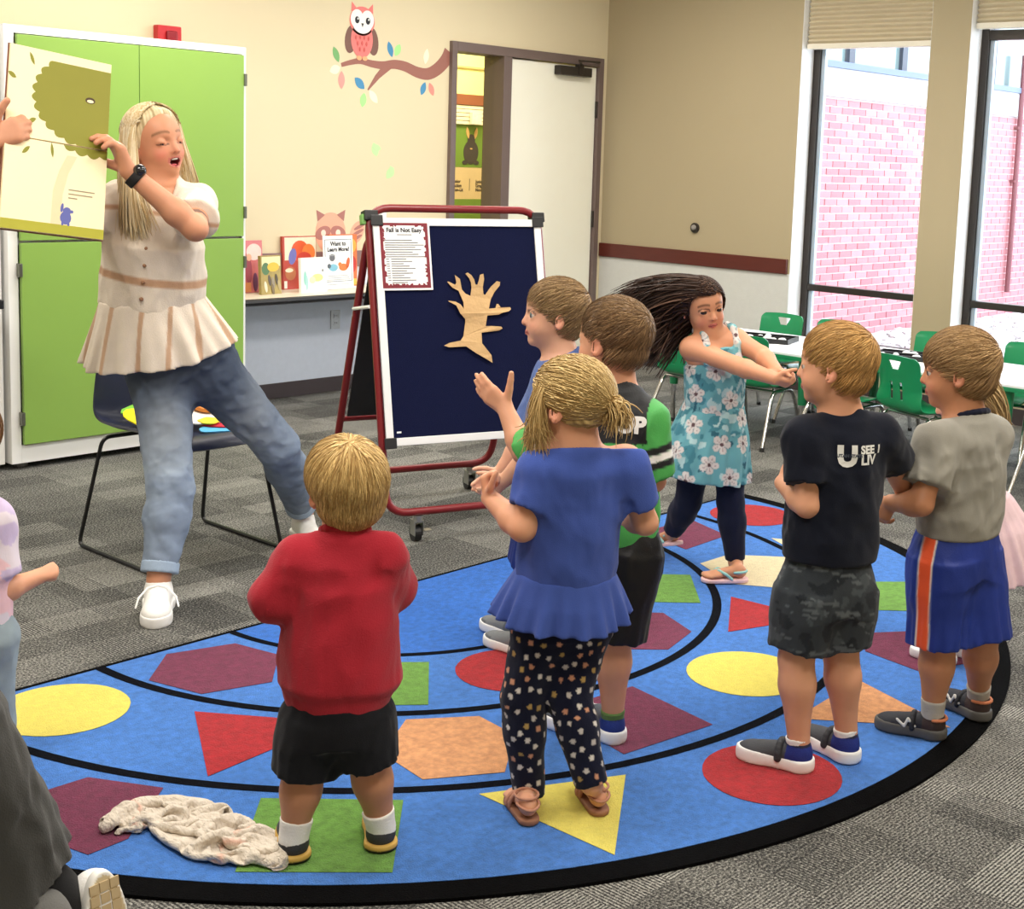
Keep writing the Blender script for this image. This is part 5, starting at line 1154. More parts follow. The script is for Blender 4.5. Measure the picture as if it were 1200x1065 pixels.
# ------------------------------------------------------------------ figures
PJ = {
  'red': dict(G=(1.770, 2.200, 0.000), fh=(0.627, 0.779, 0.000), hd=(1.768, 2.201, 0.815), nk=(1.769, 2.200, 0.706), pel=(1.760, 2.207, 0.318), sL=(1.699, 2.256, 0.664), sR=(1.827, 2.154, 0.672), eL=(1.654, 2.280, 0.581), eR=(1.886, 2.183, 0.571), wL=(1.774, 2.376, 0.550), wR=(1.907, 2.308, 0.537), kL=(1.708, 2.250, 0.194), kR=(1.813, 2.165, 0.211), aL=(1.695, 2.260, 0.060), aR=(1.825, 2.155, 0.070), heelL=(1.670, 2.229, 0.010), toeL=(1.764, 2.371, 0.010), heelR=(1.827, 2.136, 0.010), toeR=(1.931, 2.278, 0.010)),
  'blue': dict(G=(2.232, 2.006, 0.000), fh=(0.744, 0.668, 0.000), hd=(2.234, 2.005, 0.963), nk=(2.246, 1.991, 0.864), pel=(2.262, 2.033, 0.445), sL=(2.185, 2.030, 0.823), sR=(2.342, 1.929, 0.826), eL=(2.133, 2.042, 0.689), wL=(2.169, 2.182, 0.725), kL_=(2.174, 2.205, 0.774), eR=(2.399, 1.910, 0.682), wR=(2.477, 2.063, 0.662), kL=(2.191, 2.082, 0.277), kR=(2.264, 2.001, 0.274), aL=(2.214, 2.072, 0.036), aR=(2.272, 1.933, 0.088), heelL=(2.141, 1.995, 0.010), toeL=(2.228, 2.163, 0.010), heelR=(2.286, 1.913, 0.010), toeR=(2.401, 2.102, 0.010)),
  'green': dict(G=(2.598, 2.219, 0.000), fh=(0.760, 0.649, 0.000), hd=(2.609, 2.205, 1.053), nk=(2.617, 2.195, 0.928), pel=(2.618, 2.195, 0.522), sL=(2.582, 2.268, 0.838), sR=(2.648, 2.128, 0.856), eL=(2.543, 2.437, 0.736), wL=(2.552, 2.519, 0.840), kL_=(2.545, 2.542, 0.874), eR=(2.669, 2.104, 0.704), wR=(2.768, 2.251, 0.667), kL=(2.594, 2.270, 0.271), kR=(2.614, 2.168, 0.286), aL=(2.594, 2.254, 0.051), aR=(2.632, 2.179, 0.072), heelL=(2.577, 2.207, 0.010), toeL=(2.587, 2.348, 0.010), heelR=(2.608, 2.141, 0.010), toeR=(2.727, 2.339, 0.010)),
  'prof': dict(G=(2.962, 2.846, 0.000), fh=(0.721, 0.693, 0.000), hd=(3.017, 2.789, 1.033), nk=(3.038, 2.767, 0.904), pel=(3.024, 2.782, 0.504), sL=(2.962, 2.702, 0.858), sR=(3.099, 2.848, 0.831), eL=(2.936, 2.758, 0.647), wL=(2.907, 2.860, 0.529), eR=(3.034, 2.916, 0.614), wR=(2.986, 2.965, 0.517), kL=(2.999, 2.808, 0.249), kR=(3.051, 2.869, 0.238), aL=(2.952, 2.814, 0.068), aR=(3.009, 2.913, 0.049), heelL=(2.901, 2.726, 0.010), toeL=(2.891, 2.886, 0.010), heelR=(2.977, 2.836, 0.010), toeR=(2.981, 2.959, 0.010)),
  'dress': dict(G=(3.997, 2.792, 0.000), fh=(0.820, 0.573, 0.000), hd=(3.921, 2.902, 1.000), nk=(3.964, 2.874, 0.878), pel=(3.989, 2.873, 0.556), sL=(4.014, 2.820, 0.877), sR=(3.877, 2.912, 0.846), eL=(4.011, 2.702, 0.836), eR=(3.894, 2.730, 0.807), wL=(3.927, 2.578, 0.799), wR=(3.889, 2.563, 0.782), cL=(3.914, 2.527, 0.781), kL=(4.021, 2.811, 0.285), kR=(3.988, 2.979, 0.257), aL=(4.038, 2.786, 0.057), aR=(4.005, 3.060, 0.118), heelR=(4.022, 3.036, 0.090), heelL=(4.005, 2.715, 0.010), toeL=(3.894, 2.816, 0.010), toeR=(4.042, 3.187, 0.010)),
  'navy': dict(G=(2.858, 1.750, 0.000), fh=(0.853, 0.522, 0.000), hd=(2.877, 1.719, 1.026), nk=(2.905, 1.710, 0.893), pel=(2.897, 1.724, 0.461), sL=(2.811, 1.750, 0.853), sR=(2.984, 1.658, 0.853), eL=(2.790, 1.726, 0.692), wL=(2.842, 1.833, 0.719), eR=(3.152, 1.652, 0.681), wR=(3.232, 1.713, 0.712), kL=(2.830, 1.757, 0.288), kR=(2.947, 1.700, 0.289), aL=(2.832, 1.754, 0.070), aR=(2.939, 1.694, 0.095), heelL=(2.837, 1.700, 0.010), toeL=(2.784, 1.875, 0.010), heelR=(2.956, 1.644, 0.010), toeR=(2.986, 1.808, 0.010)),
  'grey': dict(G=(3.273, 1.575, 0.000), fh=(0.901, 0.434, 0.000), hd=(3.265, 1.592, 0.996), nk=(3.278, 1.565, 0.865), pel=(3.294, 1.576, 0.507), sL=(3.158, 1.583, 0.832), sR=(3.358, 1.536, 0.821), eL=(3.092, 1.581, 0.673), wL=(3.113, 1.677, 0.654), kL_=(3.118, 1.712, 0.616), eR=(3.388, 1.658, 0.632), wR=(3.329, 1.734, 0.699), kL=(3.246, 1.585, 0.267), kR=(3.356, 1.517, 0.269), aL=(3.243, 1.591, 0.083), aR=(3.354, 1.521, 0.114), heelL=(3.261, 1.555, 0.010), toeL=(3.205, 1.718, 0.010), heelR=(3.452, 1.525, 0.010), toeR=(3.493, 1.685, 0.010)),
  'pink': dict(G=(3.813, 1.820, 0.000), fh=(0.902, 0.431, 0.000), hd=(3.804, 1.839, 0.840), nk=(3.820, 1.804, 0.749), pel=(3.866, 1.777, 0.484), sL=(3.745, 1.777, 0.707), sR=(3.916, 1.790, 0.695), eL=(3.724, 1.773, 0.607), wL=(3.772, 1.906, 0.576), eR=(3.927, 1.813, 0.569), wR=(3.883, 1.905, 0.559), kL=(3.814, 1.817, 0.239), kR=(3.890, 1.797, 0.228), aL=(3.802, 1.842, 0.060), aR=(3.885, 1.808, 0.048), heelL=(3.785, 1.790, 0.010), toeL=(3.779, 1.896, 0.010), heelR=(3.888, 1.772, 0.010), toeR=(3.876, 1.865, 0.010)),
  'woman': dict(G=(2.417, 3.980, 0.000), fh=(0.519, 0.855, 0.000), hd=(2.480, 4.082, 1.498), nk=(2.490, 4.076, 1.316), pel=(2.595, 4.106, 0.757), sL=(2.580, 3.998, 1.301), sR=(2.401, 4.154, 1.301), eL=(2.437, 3.781, 1.234), wL=(2.273, 3.892, 1.407), mL=(2.238, 3.913, 1.458), eR=(2.198, 4.160, 1.231), wR=(1.890, 3.973, 1.483), hL=(2.674, 4.058, 0.724), hR=(2.523, 4.126, 0.717), kL=(2.927, 4.021, 0.436), kR=(2.455, 3.957, 0.370), aL=(3.268, 4.352, 0.077), aR=(2.453, 4.028, 0.075), bw=(2.482, 4.128, 0.986), bTL=(1.974, 4.015, 1.769), bTR=(2.270, 3.999, 1.730), bBL=(1.866, 3.882, 1.260), heelR=(2.392, 3.925, 0.010), toeR=(2.228, 3.685, 0.010), heelL=(3.238, 4.300, 0.010), toeL=(3.146, 4.095, 0.010)),
  'left': dict(G=(1.436, 3.134, 0.000), fh=(0.417, 0.909, 0.000), hd=(1.416, 3.143, 0.802), nk=(1.400, 3.150, 0.682), pel=(1.403, 3.149, 0.333), sL=(1.328, 3.183, 0.627), sR=(1.458, 3.124, 0.611), eR=(1.466, 3.098, 0.435), wR=(1.571, 3.116, 0.448), eL=(1.331, 3.182, 0.455), wL=(1.402, 3.259, 0.400), kR=(1.449, 3.128, 0.148), kL=(1.373, 3.163, 0.159), aR=(1.457, 3.124, 0.018), aL=(1.387, 3.156, 0.030)),
  'adult': dict(G=(1.161, 2.375, 0.000), fh=(0.439, 0.898, 0.000), hd=(0.930, 2.488, 0.845), nk=(0.937, 2.485, 0.683), pel=(1.081, 2.414, 0.212), sL=(0.910, 2.631, 0.589), sR=(0.990, 2.392, 0.624), eL=(0.948, 2.702, 0.301), wL=(1.018, 2.779, 0.146), eR=(1.091, 2.521, 0.314), wR=(1.048, 2.653, 0.180), kL=(0.984, 2.740, 0.048), kR=(0.941, 2.505, 0.123), aL=(1.229, 2.475, 0.001), aR=(1.188, 2.340, 0.069), th=(1.077, 2.361, 0.123), sh=(1.261, 2.271, 0.129), st=(1.266, 2.246, -0.039)),
}

Z3 = A((0.0, 0.0, 1.0))
def loft(a, b, right, st, fold=0.0, nf=14, fseed=0.0, fpow=1.5, k2=2.0):
    """elliptical tube from a to b; stations (t, rx, ry[, ox, oy]); fold: radial pleat depth growing towards t=0 (the hem)"""
    a, b = A(a, float), A(b, float); L = np.linalg.norm(b - a); up = (b - a) / L; r = nrm(A(right, float) - up * (A(right, float) @ up)); f = np.cross(up, r)
    st = sorted([tuple(s) + (0,) * (5 - len(s)) for s in st]); T = [s[0] for s in st]
    rm = max(max(s[1], s[2]) + abs(s[3]) + abs(s[4]) for s in st) * (1 + fold * 1.5)
    def fn(X, Y, Z):
        x, y, z = X - a[0], Y - a[1], Z - a[2]
        t = (x * up[0] + y * up[1] + z * up[2]) / L; u = x * r[0] + y * r[1] + z * r[2]; v = x * f[0] + y * f[1] + z * f[2]
        g = lambda i: np.interp(t, T, [s[i] for s in st]).astype(np.float32)
        rx, ry = g(1), g(2); u = u - g(3); v = v - g(4)
        if fold:
            th = np.arctan2(v / ry, u / rx); q = np.clip(1 - t, 0, 1) ** fpow
            m = 1 + fold * q * (0.6 * np.sin(nf * th + fseed + 2 * np.sin(3 * th + fseed)) + 0.5 * np.sin((nf * 2 + 3) * th + 1.7 * fseed))
            rx, ry = rx * m, ry * m
        k0 = np.sqrt((u / rx) ** 2 + (v / ry) ** 2)
        d = (k0 - 1) * np.minimum(rx, ry)
        return np.maximum(d, np.maximum(-t, t - 1) * L)
    lo = np.minimum(a, b) - rm; hi = np.maximum(a, b) + rm
    return fn, lo, hi
class Fig:
    def __init__(s, key, label, S=1.0, skin='fair', group=None):
        s.J = {k: A(v, float) for k, v in PJ[key].items()}; s.S = S; J = s.J
        g = J['G']; s.root = empty('person', (g[0], g[1], 0), label=label, cat='person', group=group); s.g = A((g[0], g[1], 0.0))
        s.rt = nrm(J['sR'] - J['sL']); s.up = nrm(J['nk'] - J.get('bw', J['pel'])); s.rt = nrm(s.rt - s.up * (s.rt @ s.up) * 0.6); s.f = nrm(np.cross(s.up, s.rt))
        s.fh = J['fh']; s.im = A((s.fh[1], -s.fh[0], 0.0))      # away from the viewer, and image right
        s.skin = A(SK[skin] if isinstance(skin, str) else skin, float)
        s.prt = s.rt * A((1, 1, 0)); s.prt = nrm(s.prt)
        hw = 0.052 * S
        for q, sg in (('L', -1), ('R', 1)):
            if 'h' + q not in J: J['h' + q] = J['pel'] + s.prt * sg * hw - Z3 * 0.02 * S
        s.P = []; s.subs = []; s.paints = []
    def shoe_ankles(s, L=0.18, h=0.075):
        for q in 'LR':
            if 'heel' + q in s.J:
                f = nrm((s.J['toe' + q] - s.J['heel' + q]) * A((1, 1, 0))); p = s.J['heel' + q] + f * L * 0.18; s.J['a' + q] = A((p[0], p[1], h))
    def T(s, t, x=0, y=0):
        p, n = s.J['pel'], s.J['nk']
        if 'bw' in s.J: c = p * (1 - t / 0.4) + s.J['bw'] * (t / 0.4) if t < 0.4 else s.J['bw'] * ((1 - t) / 0.6) + n * ((t - 0.4) / 0.6)
        else: c = p * (1 - t) + n * t
        return c + s.rt * x + s.f * y
    def torso(s, chest=(0.102, 0.076, 0.12), waist=(0.092, 0.074, 0.11), hip=(0.10, 0.082, 0.085)):
        S, J = s.S, s.J; R = np.stack([s.rt, s.f, s.up], 1)
        s.P += [(ell(s.T(0.70), A(chest) * S, R), 0), (ell(s.T(0.36), A(waist) * S, R), 0.06 * S), (ell(J['pel'], A(hip) * S, frame(np.cross(Z3, s.prt), Z3)), 0.05 * S),
                (cap(J['sL'], J['sR'], 0.036 * S), 0.05 * S), (cap(s.T(0.88), J['nk'], 0.05 * S, 0.042 * S), 0.05 * S)]
    def neck(s, H, r=0.041):
        s.P += [(cap(s.J['nk'] - s.up * 0.03 * s.S, H.w((0, -0.08, -0.22)), r * 1.08 * s.S, r * s.S), 0.035 * s.S)]
    def arms(s, ru=(0.037, 0.030), rf=(0.031, 0.021), sides='LR'):
        S, J = s.S, s.J
        for q in sides:
            a, e, w = J['s' + q], J['e' + q], J['w' + q]; m = e + (w - e) * 0.28
            s.P += [(cap(a, e, ru[0] * S, ru[1] * S), 0.03 * S), (cap(e, m, ru[1] * S * 0.98, rf[0] * S * 1.02), 0.012 * S), (cap(m, w, rf[0] * S, rf[1] * S), 0.015 * S)]
    def hand(s, q, d, n, size=0.112, **k):
        s.P += hand_prims(s.J['w' + q] - nrm(d) * 0.008, d, n, size * s.S, q == 'L', **k)
    def legs(s, rt=(0.060, 0.043), rc=(0.043, 0.027), sides='LR'):
        S, J = s.S, s.J
        for q in sides:
            h, k, a = J['h' + q], J['k' + q], J['a' + q]; m = k + (a - k) * 0.30 - nrm(np.cross(s.prt, a - k)) * 0.0
            s.P += [(cap(h, k, rt[0] * S, rt[1] * S), 0.04 * S), (cap(k, m, rt[1] * S * 0.93, rc[0] * S), 0.02 * S), (cap(m, a, rc[0] * S, rc[1] * S), 0.02 * S)]
            back = nrm(np.cross(a - k, s.prt))
            s.P.append((ell(m + back * 0.008 * S, A((0.036, 0.036, 0.075)) * S, frame(back, k - a)), 0.02 * S))
    def foot(s, q, L=0.17, lift=0.0, heel=None, toe=None, pitch=0.0):
        """a bare foot with five toes"""
        heel = s.J['heel' + q] if heel is None else A(heel, float); toe = s.J['toe' + q] if toe is None else A(toe, float)
        f = toe - heel; R = frame((f[0], f[1], 0), (0, 0, 1))
        if pitch: R = R @ np.array(Matrix.Rotation(pitch, 3, 'X'))
        o = heel + A((0, 0, lift)); W = lambda p: o + R @ (A(p, float) * L)
        k = 0.008
        s.P += [(cap(s.J['a' + q], W((0, 0.20, 0.22)), 0.024 * s.S, 0.12 * L), k), (ell(W((0, 0.15, 0.145)), A((0.13, 0.155, 0.14)) * L, R), k), (cap(W((0, 0.2, 0.17)), W((0, 0.66, 0.09)), 0.13 * L, 0.095 * L), k), (ell(W((0, 0.66, 0.085)), A((0.18, 0.15, 0.08)) * L, R), k)]
        sg = 1 if q == 'L' else -1
        for i, (x, y, r) in enumerate(((0.115, 0.92, 0.062), (0.035, 0.93, 0.048), (-0.035, 0.90, 0.045), (-0.095, 0.86, 0.042), (-0.15, 0.81, 0.040))):
            s.P.append((cap(W((sg * x * 0.95, 0.70, 0.075)), W((sg * x, y, 0.052)), r * L, r * 0.95 * L), 0.006))
        return W, R
    def build(s, H=None, h=0.0047, mouth='closed', openness=0.6, paint=None, extra_paint=None, ears=True):
        P = list(s.P); subs = list(s.subs)
        if H is not None: P = H.prims(mouth, ears) + P
        lo = np.min([p[0][1] for p in P], 0); hi = np.max([p[0][2] for p in P], 0)
        f = Field(lo, hi, h)
        for p, k in P: f.put(p, k)
        if H is not None:
            for p, k in H.subs(mouth): f.put(p, k, sub=True)
            for p, k in H.lids(openness): f.put(p, k)
        for p, k in subs: f.put(p, k, sub=True)
        V, Q = f.mesh(1)
        C = np.tile(s.skin, (len(V), 1)) * (1 + 0.035 * snoise(V, 30, 3))[:, None]
        if H is not None: C = H.paint(V, C, mouth=mouth, **(paint or {}))
        if extra_paint: C = extra_paint(V, C)
        s.body = mesh_obj('body', V, Q, m_skin, s.root, lin_np(C))
        return s.body
    def sleeve(s, q, frac, r0=0.052, r1=0.048, start=0.0, rot=None):
        """upper-arm sleeve to a fraction of the arm; frac > 1 runs on down the forearm"""
        S, J = s.S, s.J; a, e, w = J['s' + q], J['e' + q], J['w' + q]
        if frac <= 1:
            b = a + (e - a) * frac; d = nrm(e - a); return [(clipd(cap(a, b + d * 0.05, r0 * S, r1 * S), (b, d)), 0.03 * S)]
        t = frac - 1; b = e + (w - e) * t; d = nrm(w - e)
        return [(cap(a, e, r0 * S, r1 * S), 0.03 * S), (clipd(cap(e, b + d * 0.05, r1 * S * 0.97, r1 * S * 0.82), (b, d)), 0.02 * S)]
    def shirt(s, name, st, hem_t, mat, color, sl=(0.6, 0.6), sr=(0.052, 0.048), fold=0.0, h=0.0056, disp=None, neck_r=0.056, neck_drop=0.0, label=None, hem_off=(0, 0, 0), extra=(), nf=11, sh=0.046, fseed=0.0):
        """a top: lofted trunk from hem to neck, shoulders and sleeves, opened at the neck"""
        S, J = s.S, s.J
        hem = s.T(hem_t) + A(hem_off, float); top = s.T(0.97)
        P = [(loft(hem, top, s.rt, [(t, a * S, b * S) + tuple(v * S for v in rest) for t, a, b, *rest in st], fold, nf, fseed), 0), (cap(J['sL'] - s.rt * 0.005 * S, J['sR'] + s.rt * 0.005 * S, sh * S), 0.045 * S)]
        for q, fr in zip('LR', sl):
            if fr: P += s.sleeve(q, fr, *sr)
        P += list(extra)
        nk = J['nk']; nb = s.up + s.f * 0.45; P.append((cap(s.T(0.84), nk + s.up * 0.05, 0.060 * S, neck_r * S), 0.045 * S))
        dfn = (lambda V: disp(V) * np.clip(((V - hem) @ s.up) / 0.06, 0, 1) * np.clip(((nk - V) @ s.up) / 0.05, 0, 1)) if disp else None
        return solid(name, P, h, mat, s.root, color, cuts=[(nk + s.up * (0.014 * S - neck_drop), nb)], disp=dfn, label=label, k=0.03 * S)
    def done(s):
        g = Vector(s.g)
        for ch in s.root.children: ch.location = Vector(ch.location) - g
        return s.root
def flatprint(name, s, o, ex, ey, size, rgb, target, parent, push=0.0022, bold=0.001, align='LEFT', sx=1.0, sh=0.0):
    """print lettering laid onto a garment's surface along -normal"""
    from mathutils.bvhtree import BVHTree
    ex, ey = nrm(ex), nrm(ey); n = nrm(np.cross(ex, ey))
    t = text(name, s, o, ex, ey, size, M('print_%d_%d_%d' % rgb, rgb, 0.6, var=0.05), parent, th=0.0, bold=bold, align=align, sx=sx)
    me = t.data
    bm = bmesh.new(); bm.from_mesh(me); bmesh.ops.triangulate(bm, faces=bm.faces); bmesh.ops.subdivide_edges(bm, edges=[e for e in bm.edges if e.calc_length() > size * 0.3], cuts=2); bm.to_mesh(me); bm.free()
    tb = BVHTree.FromPolygons([v.co for v in target.data.vertices], [p.vertices[:] for p in target.data.polygons])
    for v in me.vertices:
        hit = tb.ray_cast(v.co + Vector(n) * 0.25, -Vector(n))
        if hit[0] is not None: v.co = hit[0] + Vector(n) * push
    return t
def band_along(name, root, pts, r, rgb, mat=None, label=None, h=0.0026, k=0.002, flat=None):
    """a ribbon or cord as a soft tube through points"""
    P = [(cap(a, b, r), k) for a, b in zip(pts, pts[1:])]
    return solid(name, P, h, mat or m_knit, root, rgb, label=label)

def tones(V, base, amp=0.06, sc=40, seed=1):
    return np.tile(A(base, float), (len(V), 1)) * (1 + amp * snoise(V, sc, seed))[:, None]
def shorts(F, waist_t, hems, rgb, mat, name='shorts', rw=(0.108, 0.09), rl=(0.076, 0.080), color=None, h=0.006, disp=None, label=None, spread=0.0):
    """shorts: a hip band and two legs ending at the fractions hems of each thigh (past 1: below the knee)"""
    S, J = F.S, F.J
    top = F.T(waist_t); P = [(loft(J['pel'] - Z3 * 0.045 * S, top, F.prt, [(0, rw[0] * S, rw[1] * S), (0.5, rw[0] * S, rw[1] * S), (1, rw[0] * S * 0.95, rw[1] * S * 0.93)]), 0)]
    for q, fr in zip('LR', hems):
        hp, k, a = J['h' + q] + Z3 * 0.01, J['k' + q], J['a' + q]
        end = hp + (k - hp) * fr if fr <= 1 else k + (a - k) * (fr - 1)
        P.append((cap(hp, hp + (k - hp) * 0.35, rl[0] * S * 0.97, rl[0] * S), 0.035 * S))
        P.append((loft(end, hp, F.prt, [(0, rl[1] * S, rl[1] * S * 1.02), (1, rl[0] * S, rl[0] * S * 1.08)], 0.04, 7, 1.0 + hp[0]), 0.025 * S))
    return solid(name, P, h, mat, F.root, color or (lambda V: tones(V, rgb)), disp=disp, label=label)
def trousers(F, rgb, mat, name='leggings', g=0.006, ends=(0.95, 0.95), color=None, rt=(0.064, 0.047), rc=(0.046, 0.030), hip=(0.104, 0.088, 0.092), h=0.0055, disp=None, label=None, waist_t=0.12):
    S, J = F.S, F.J
    P = [(ell(J['pel'], A(hip) * S, frame(np.cross(Z3, F.prt), Z3)), 0), (loft(J['pel'], F.T(waist_t), F.prt, [(0, hip[0] * S, hip[1] * S), (1, hip[0] * S * 0.95, hip[1] * S * 0.95)]), 0.02 * S)]
    for q, e in zip('LR', ends):
        hp, k, a = J['h' + q], J['k' + q], J['a' + q]; m = k + (a - k) * 0.32; b = k + (a - k) * e; d = nrm(a - k)
        P += [(cap(hp, k, rt[0] * S, rt[1] * S), 0.035 * S), (cap(k, m, rt[1] * S, rc[0] * S), 0.015 * S), (clipd(cap(m, b + d * 0.06, rc[0] * S, rc[1] * S * 0.95), (b, d)), 0.02 * S)]
        back = nrm(np.cross(a - k, F.prt)); P.append((ell(m + back * 0.010 * S, A((0.039, 0.039, 0.075)) * S, frame(back, k - a)), 0.02 * S))
    return solid(name, P, h, mat, F.root, color or (lambda V: tones(V, rgb)), disp=disp, label=label)

# ---- the toddler in the red sweatshirt, back to us
F = Fig('red', 'toddler in a red sweatshirt and black shorts seen from behind on the green square', S=0.86, skin='tan')
J = F.J; im, fh = F.im, F.fh; F.shoe_ankles(0.165, 0.068)
F.torso(); F.arms(); F.legs(rt=(0.062, 0.048), rc=(0.048, 0.032))
for q in 'LR': F.hand(q, fh + Z3 * 0.3, -Z3 - im * (1 if q == 'L' else -1) * 0.2, 0.105, curl=(0.5, 0.7, 0.5))
for q in 'LR': F.P.append((cap(J['a' + q], J['a' + q] - Z3 * 0.03, 0.025), 0.01))
H = Head(J['hd'] + fh * 0.01, fh * 0.85 - im * 0.5 + Z3 * 0.22, Z3 - fh * 0.25, 0.193)
F.neck(H); F.build(H)
H.eyes(F.body)
hair_cap(H, F.root, (188, 146, 84), tip=(236, 204, 140), hl=([-0.6, -0.3, -0.12, -0.04, 0.05, 0.12, 0.2, 0.3, 0.6], [-0.40, -0.40, -0.26, 0.02, -0.02, 0.0, 0.12, 0.19, 0.2]), grow=0.055, seed=4, strands=3600, slen=0.38, srad=0.0010, lift=0.03, sdrop=0.8, amp=0.004, taper=0.15)
F.shirt('sweatshirt', [(0, 0.122, 0.098), (0.10, 0.128, 0.104), (0.16, 0.142, 0.115), (0.45, 0.128, 0.105), (0.75, 0.115, 0.09), (0.92, 0.085, 0.065), (1, 0.05, 0.05)], 0.06, m_fleece,
        lambda V: tones(V, (172, 42, 56), 0.05, 30), sl=(1.9, 1.9), sr=(0.051, 0.048), disp=folds(0.0055, 16, 3, (0, 0, 1), 0.5), neck_r=0.050, sh=0.044)
band_along('collar_rib', F.root, [J['nk'] + F.rt * math.cos(t) * 0.046 + F.f * (0.004 + math.sin(t) * 0.046) + F.up * (0.012 - 0.020 * math.sin(t)) for t in np.linspace(0, 2 * PI, 22)], 0.009, (160, 28, 42), m_fleece)
shorts(F, 0.10, (0.95, 0.95), (24, 25, 30), m_knit, rw=(0.118, 0.105), rl=(0.078, 0.076), disp=folds(0.003, 22, 5), label='black cotton shorts')
for q in 'LR':
    sock(F.root, J['a' + q] - Z3 * 0.01, J['k' + q], (244, 242, 238), 0.0305, 0.042)
    shoe(F.root, 'shoe', J['heel' + q], J['toe' + q], 0.0113, L=0.165, upper=(64, 64, 66), sole=(lambda V: np.where((V[:, 2] < 0.0175)[:, None], A((28, 28, 30.0)), A((206, 166, 84.0)))), accent=(60, 60, 62), sole_h=0.115, ankle_h=0.46, collar=(84, 84, 84), wide=1.12)
F.done()

# ---- the girl in the blue peplum top
F = Fig('blue', 'girl in a blue peplum top and dotted navy leggings and small blonde ponytail', S=0.97, skin='fair')
J = F.J; im, fh = F.im, F.fh
F.torso(); F.arms(); F.legs()
F.hand('L', A(J['kL_'] - J['wL']) + Z3 * 0.02, -fh * 0.3 + im * 0.6 - Z3 * 0.4, 0.115, curl=(1.15, 1.2, 0.7), thumb=(0.5, 0.6, 0.5), tcurl=0.6)
F.hand('R', fh + Z3 * 0.4 - im * 0.3, -im - Z3 * 0.2, 0.11, curl=(0.8, 0.9, 0.6))
H = Head(J['hd'], -im * 0.85 + fh * 0.45 - Z3 * 0.02, Z3 + im * 0.05, 0.197)
F.neck(H)
feetW = {}
for q in 'LR': feetW[q] = F.foot(q, 0.152, 0.014)
F.build(H)
H.eyes(F.body)
tie = H.w((0.02, -0.47, 0.02))
hb = hair_cap(H, F.root, (170, 138, 84), tip=(226, 196, 136), hl=([-0.6, -0.3, -0.12, -0.05, 0.05, 0.14, 0.22, 0.3, 0.6], [-0.2, -0.2, -0.2, 0.02, -0.02, -0.20, -0.18, 0.16, 0.2]), grow=0.03, seed=7, strands=0, crown=(0.02, -0.47, 0.02), amp=0.004)
# locks drawn back to the tie, the tail, and loose strands over the temple
r = np.random.default_rng(11)
def scalp(n, f=lambda q: q[:, 2] > -0.1):
    P = r.normal(size=(n * 6, 3)); P /= np.linalg.norm(P, axis=1, keepdims=True); q = A((0, -0.05, 0.12)) + P * A((0.385, 0.45, 0.40)); q = q[f(q)][:n]; return q
q0 = scalp(3400, lambda q: q[:, 2] > np.interp(q[:, 1], [-0.5, -0.1, 0.05, 0.3, 0.5], [-0.32, -0.28, -0.05, 0.18, 0.24]))
tl = A((0.02, -0.49, 0.02)); n = 9; PT = np.zeros((len(q0), n, 3)); jt = r.normal(size=q0.shape) * 0.02; jr = r.random((len(q0), 1)); el_ = A((0, -0.05, 0.12)); er_ = A((0.385, 0.45, 0.40))
for i in range(n):
    t = i / (n - 1); q = q0 * (1 - t) + (tl + jt) * t; e = (q - el_) / er_; k = np.linalg.norm(e, axis=1, keepdims=True)
    PT[:, i] = el_ + (q - el_) / k * (1.05 + (0.05 * jr + 0.02) * math.sin(PI * t))
W = H.c + (PT.reshape(-1, 3) * H.h) @ H.R.T; tn = r.random((len(q0), 1))
bl0, bl1 = A((166, 134, 82)), A((230, 200, 140))
lk = strand_mesh('pulled_locks', W.reshape(len(q0), n, 3), np.tile(0.0010 * np.sin(np.linspace(0.25, 2.6, n)), (len(q0), 1)), bl0 * (1 - tn) + bl1 * tn, hb, flat=2.0, nrmref=H); lk['kind'] = 'stuff'
N = 300; a0 = tie + r.normal(size=(N, 3)) * 0.007; b0_ = a0 + H.R @ A((0, -0.11, 0.02)) * H.h + r.normal(size=(N, 3)) * 0.010; c0 = b0_ + A((0, 0, -0.024)) + im * 0.004 + r.normal(size=(N, 3)) * 0.006; d0 = c0 + A((0, 0, -0.020)) - im * 0.006 + r.normal(size=(N, 3)) * 0.007
tn = r.random((N, 1)); tail = strand_mesh('ponytail', bez(a0, b0_, c0, d0, 10), np.tile(0.0020 * (1 - 0.75 * np.linspace(0, 1, 10) ** 2), (N, 1)), bl0 * (1 - tn) + bl1 * tn, hb, flat=1.8, nrmref=H); tail['kind'] = 'stuff'
band_along('hair_tie', hb, [tie + H.R @ A((math.cos(t) * 0.055, 0, math.sin(t) * 0.055)) * H.h for t in np.linspace(0, 2 * PI, 13)], 0.005, (150, 120, 80))
N = 420; qs = np.stack([-0.30 + 0.06 * r.normal(size=N), 0.10 + 0.16 * r.random(N), 0.30 + 0.08 * r.random(N)], 1)
e = (qs - el_) / er_; qs = el_ + (qs - el_) / np.linalg.norm(e, axis=1, keepdims=True) * 1.05
sdv = r.normal(size=(N, 3)) * 0.02
b_ = qs + A((-0.08, 0.06, -0.2)) + sdv; c_ = A((-0.40, 0.20, -0.22)) + r.normal(size=(N, 3)) * A((0.02, 0.09, 0.03)); d_ = A((-0.36, 0.21, -0.42)) + r.normal(size=(N, 3)) * A((0.03, 0.10, 0.09))
W = bez(qs, b_, c_, d_, 9); W = H.c + (W.reshape(-1, 3) * H.h) @ H.R.T; tn = r.random((N, 1))
ss = strand_mesh('loose_strands', W.reshape(N, 9, 3), np.tile(0.0011 * (1 - 0.7 * np.linspace(0, 1, 9) ** 2), (N, 1)), bl0 * (1 - tn) + bl1 * tn, hb, flat=1.8, nrmref=H); ss['kind'] = 'stuff'
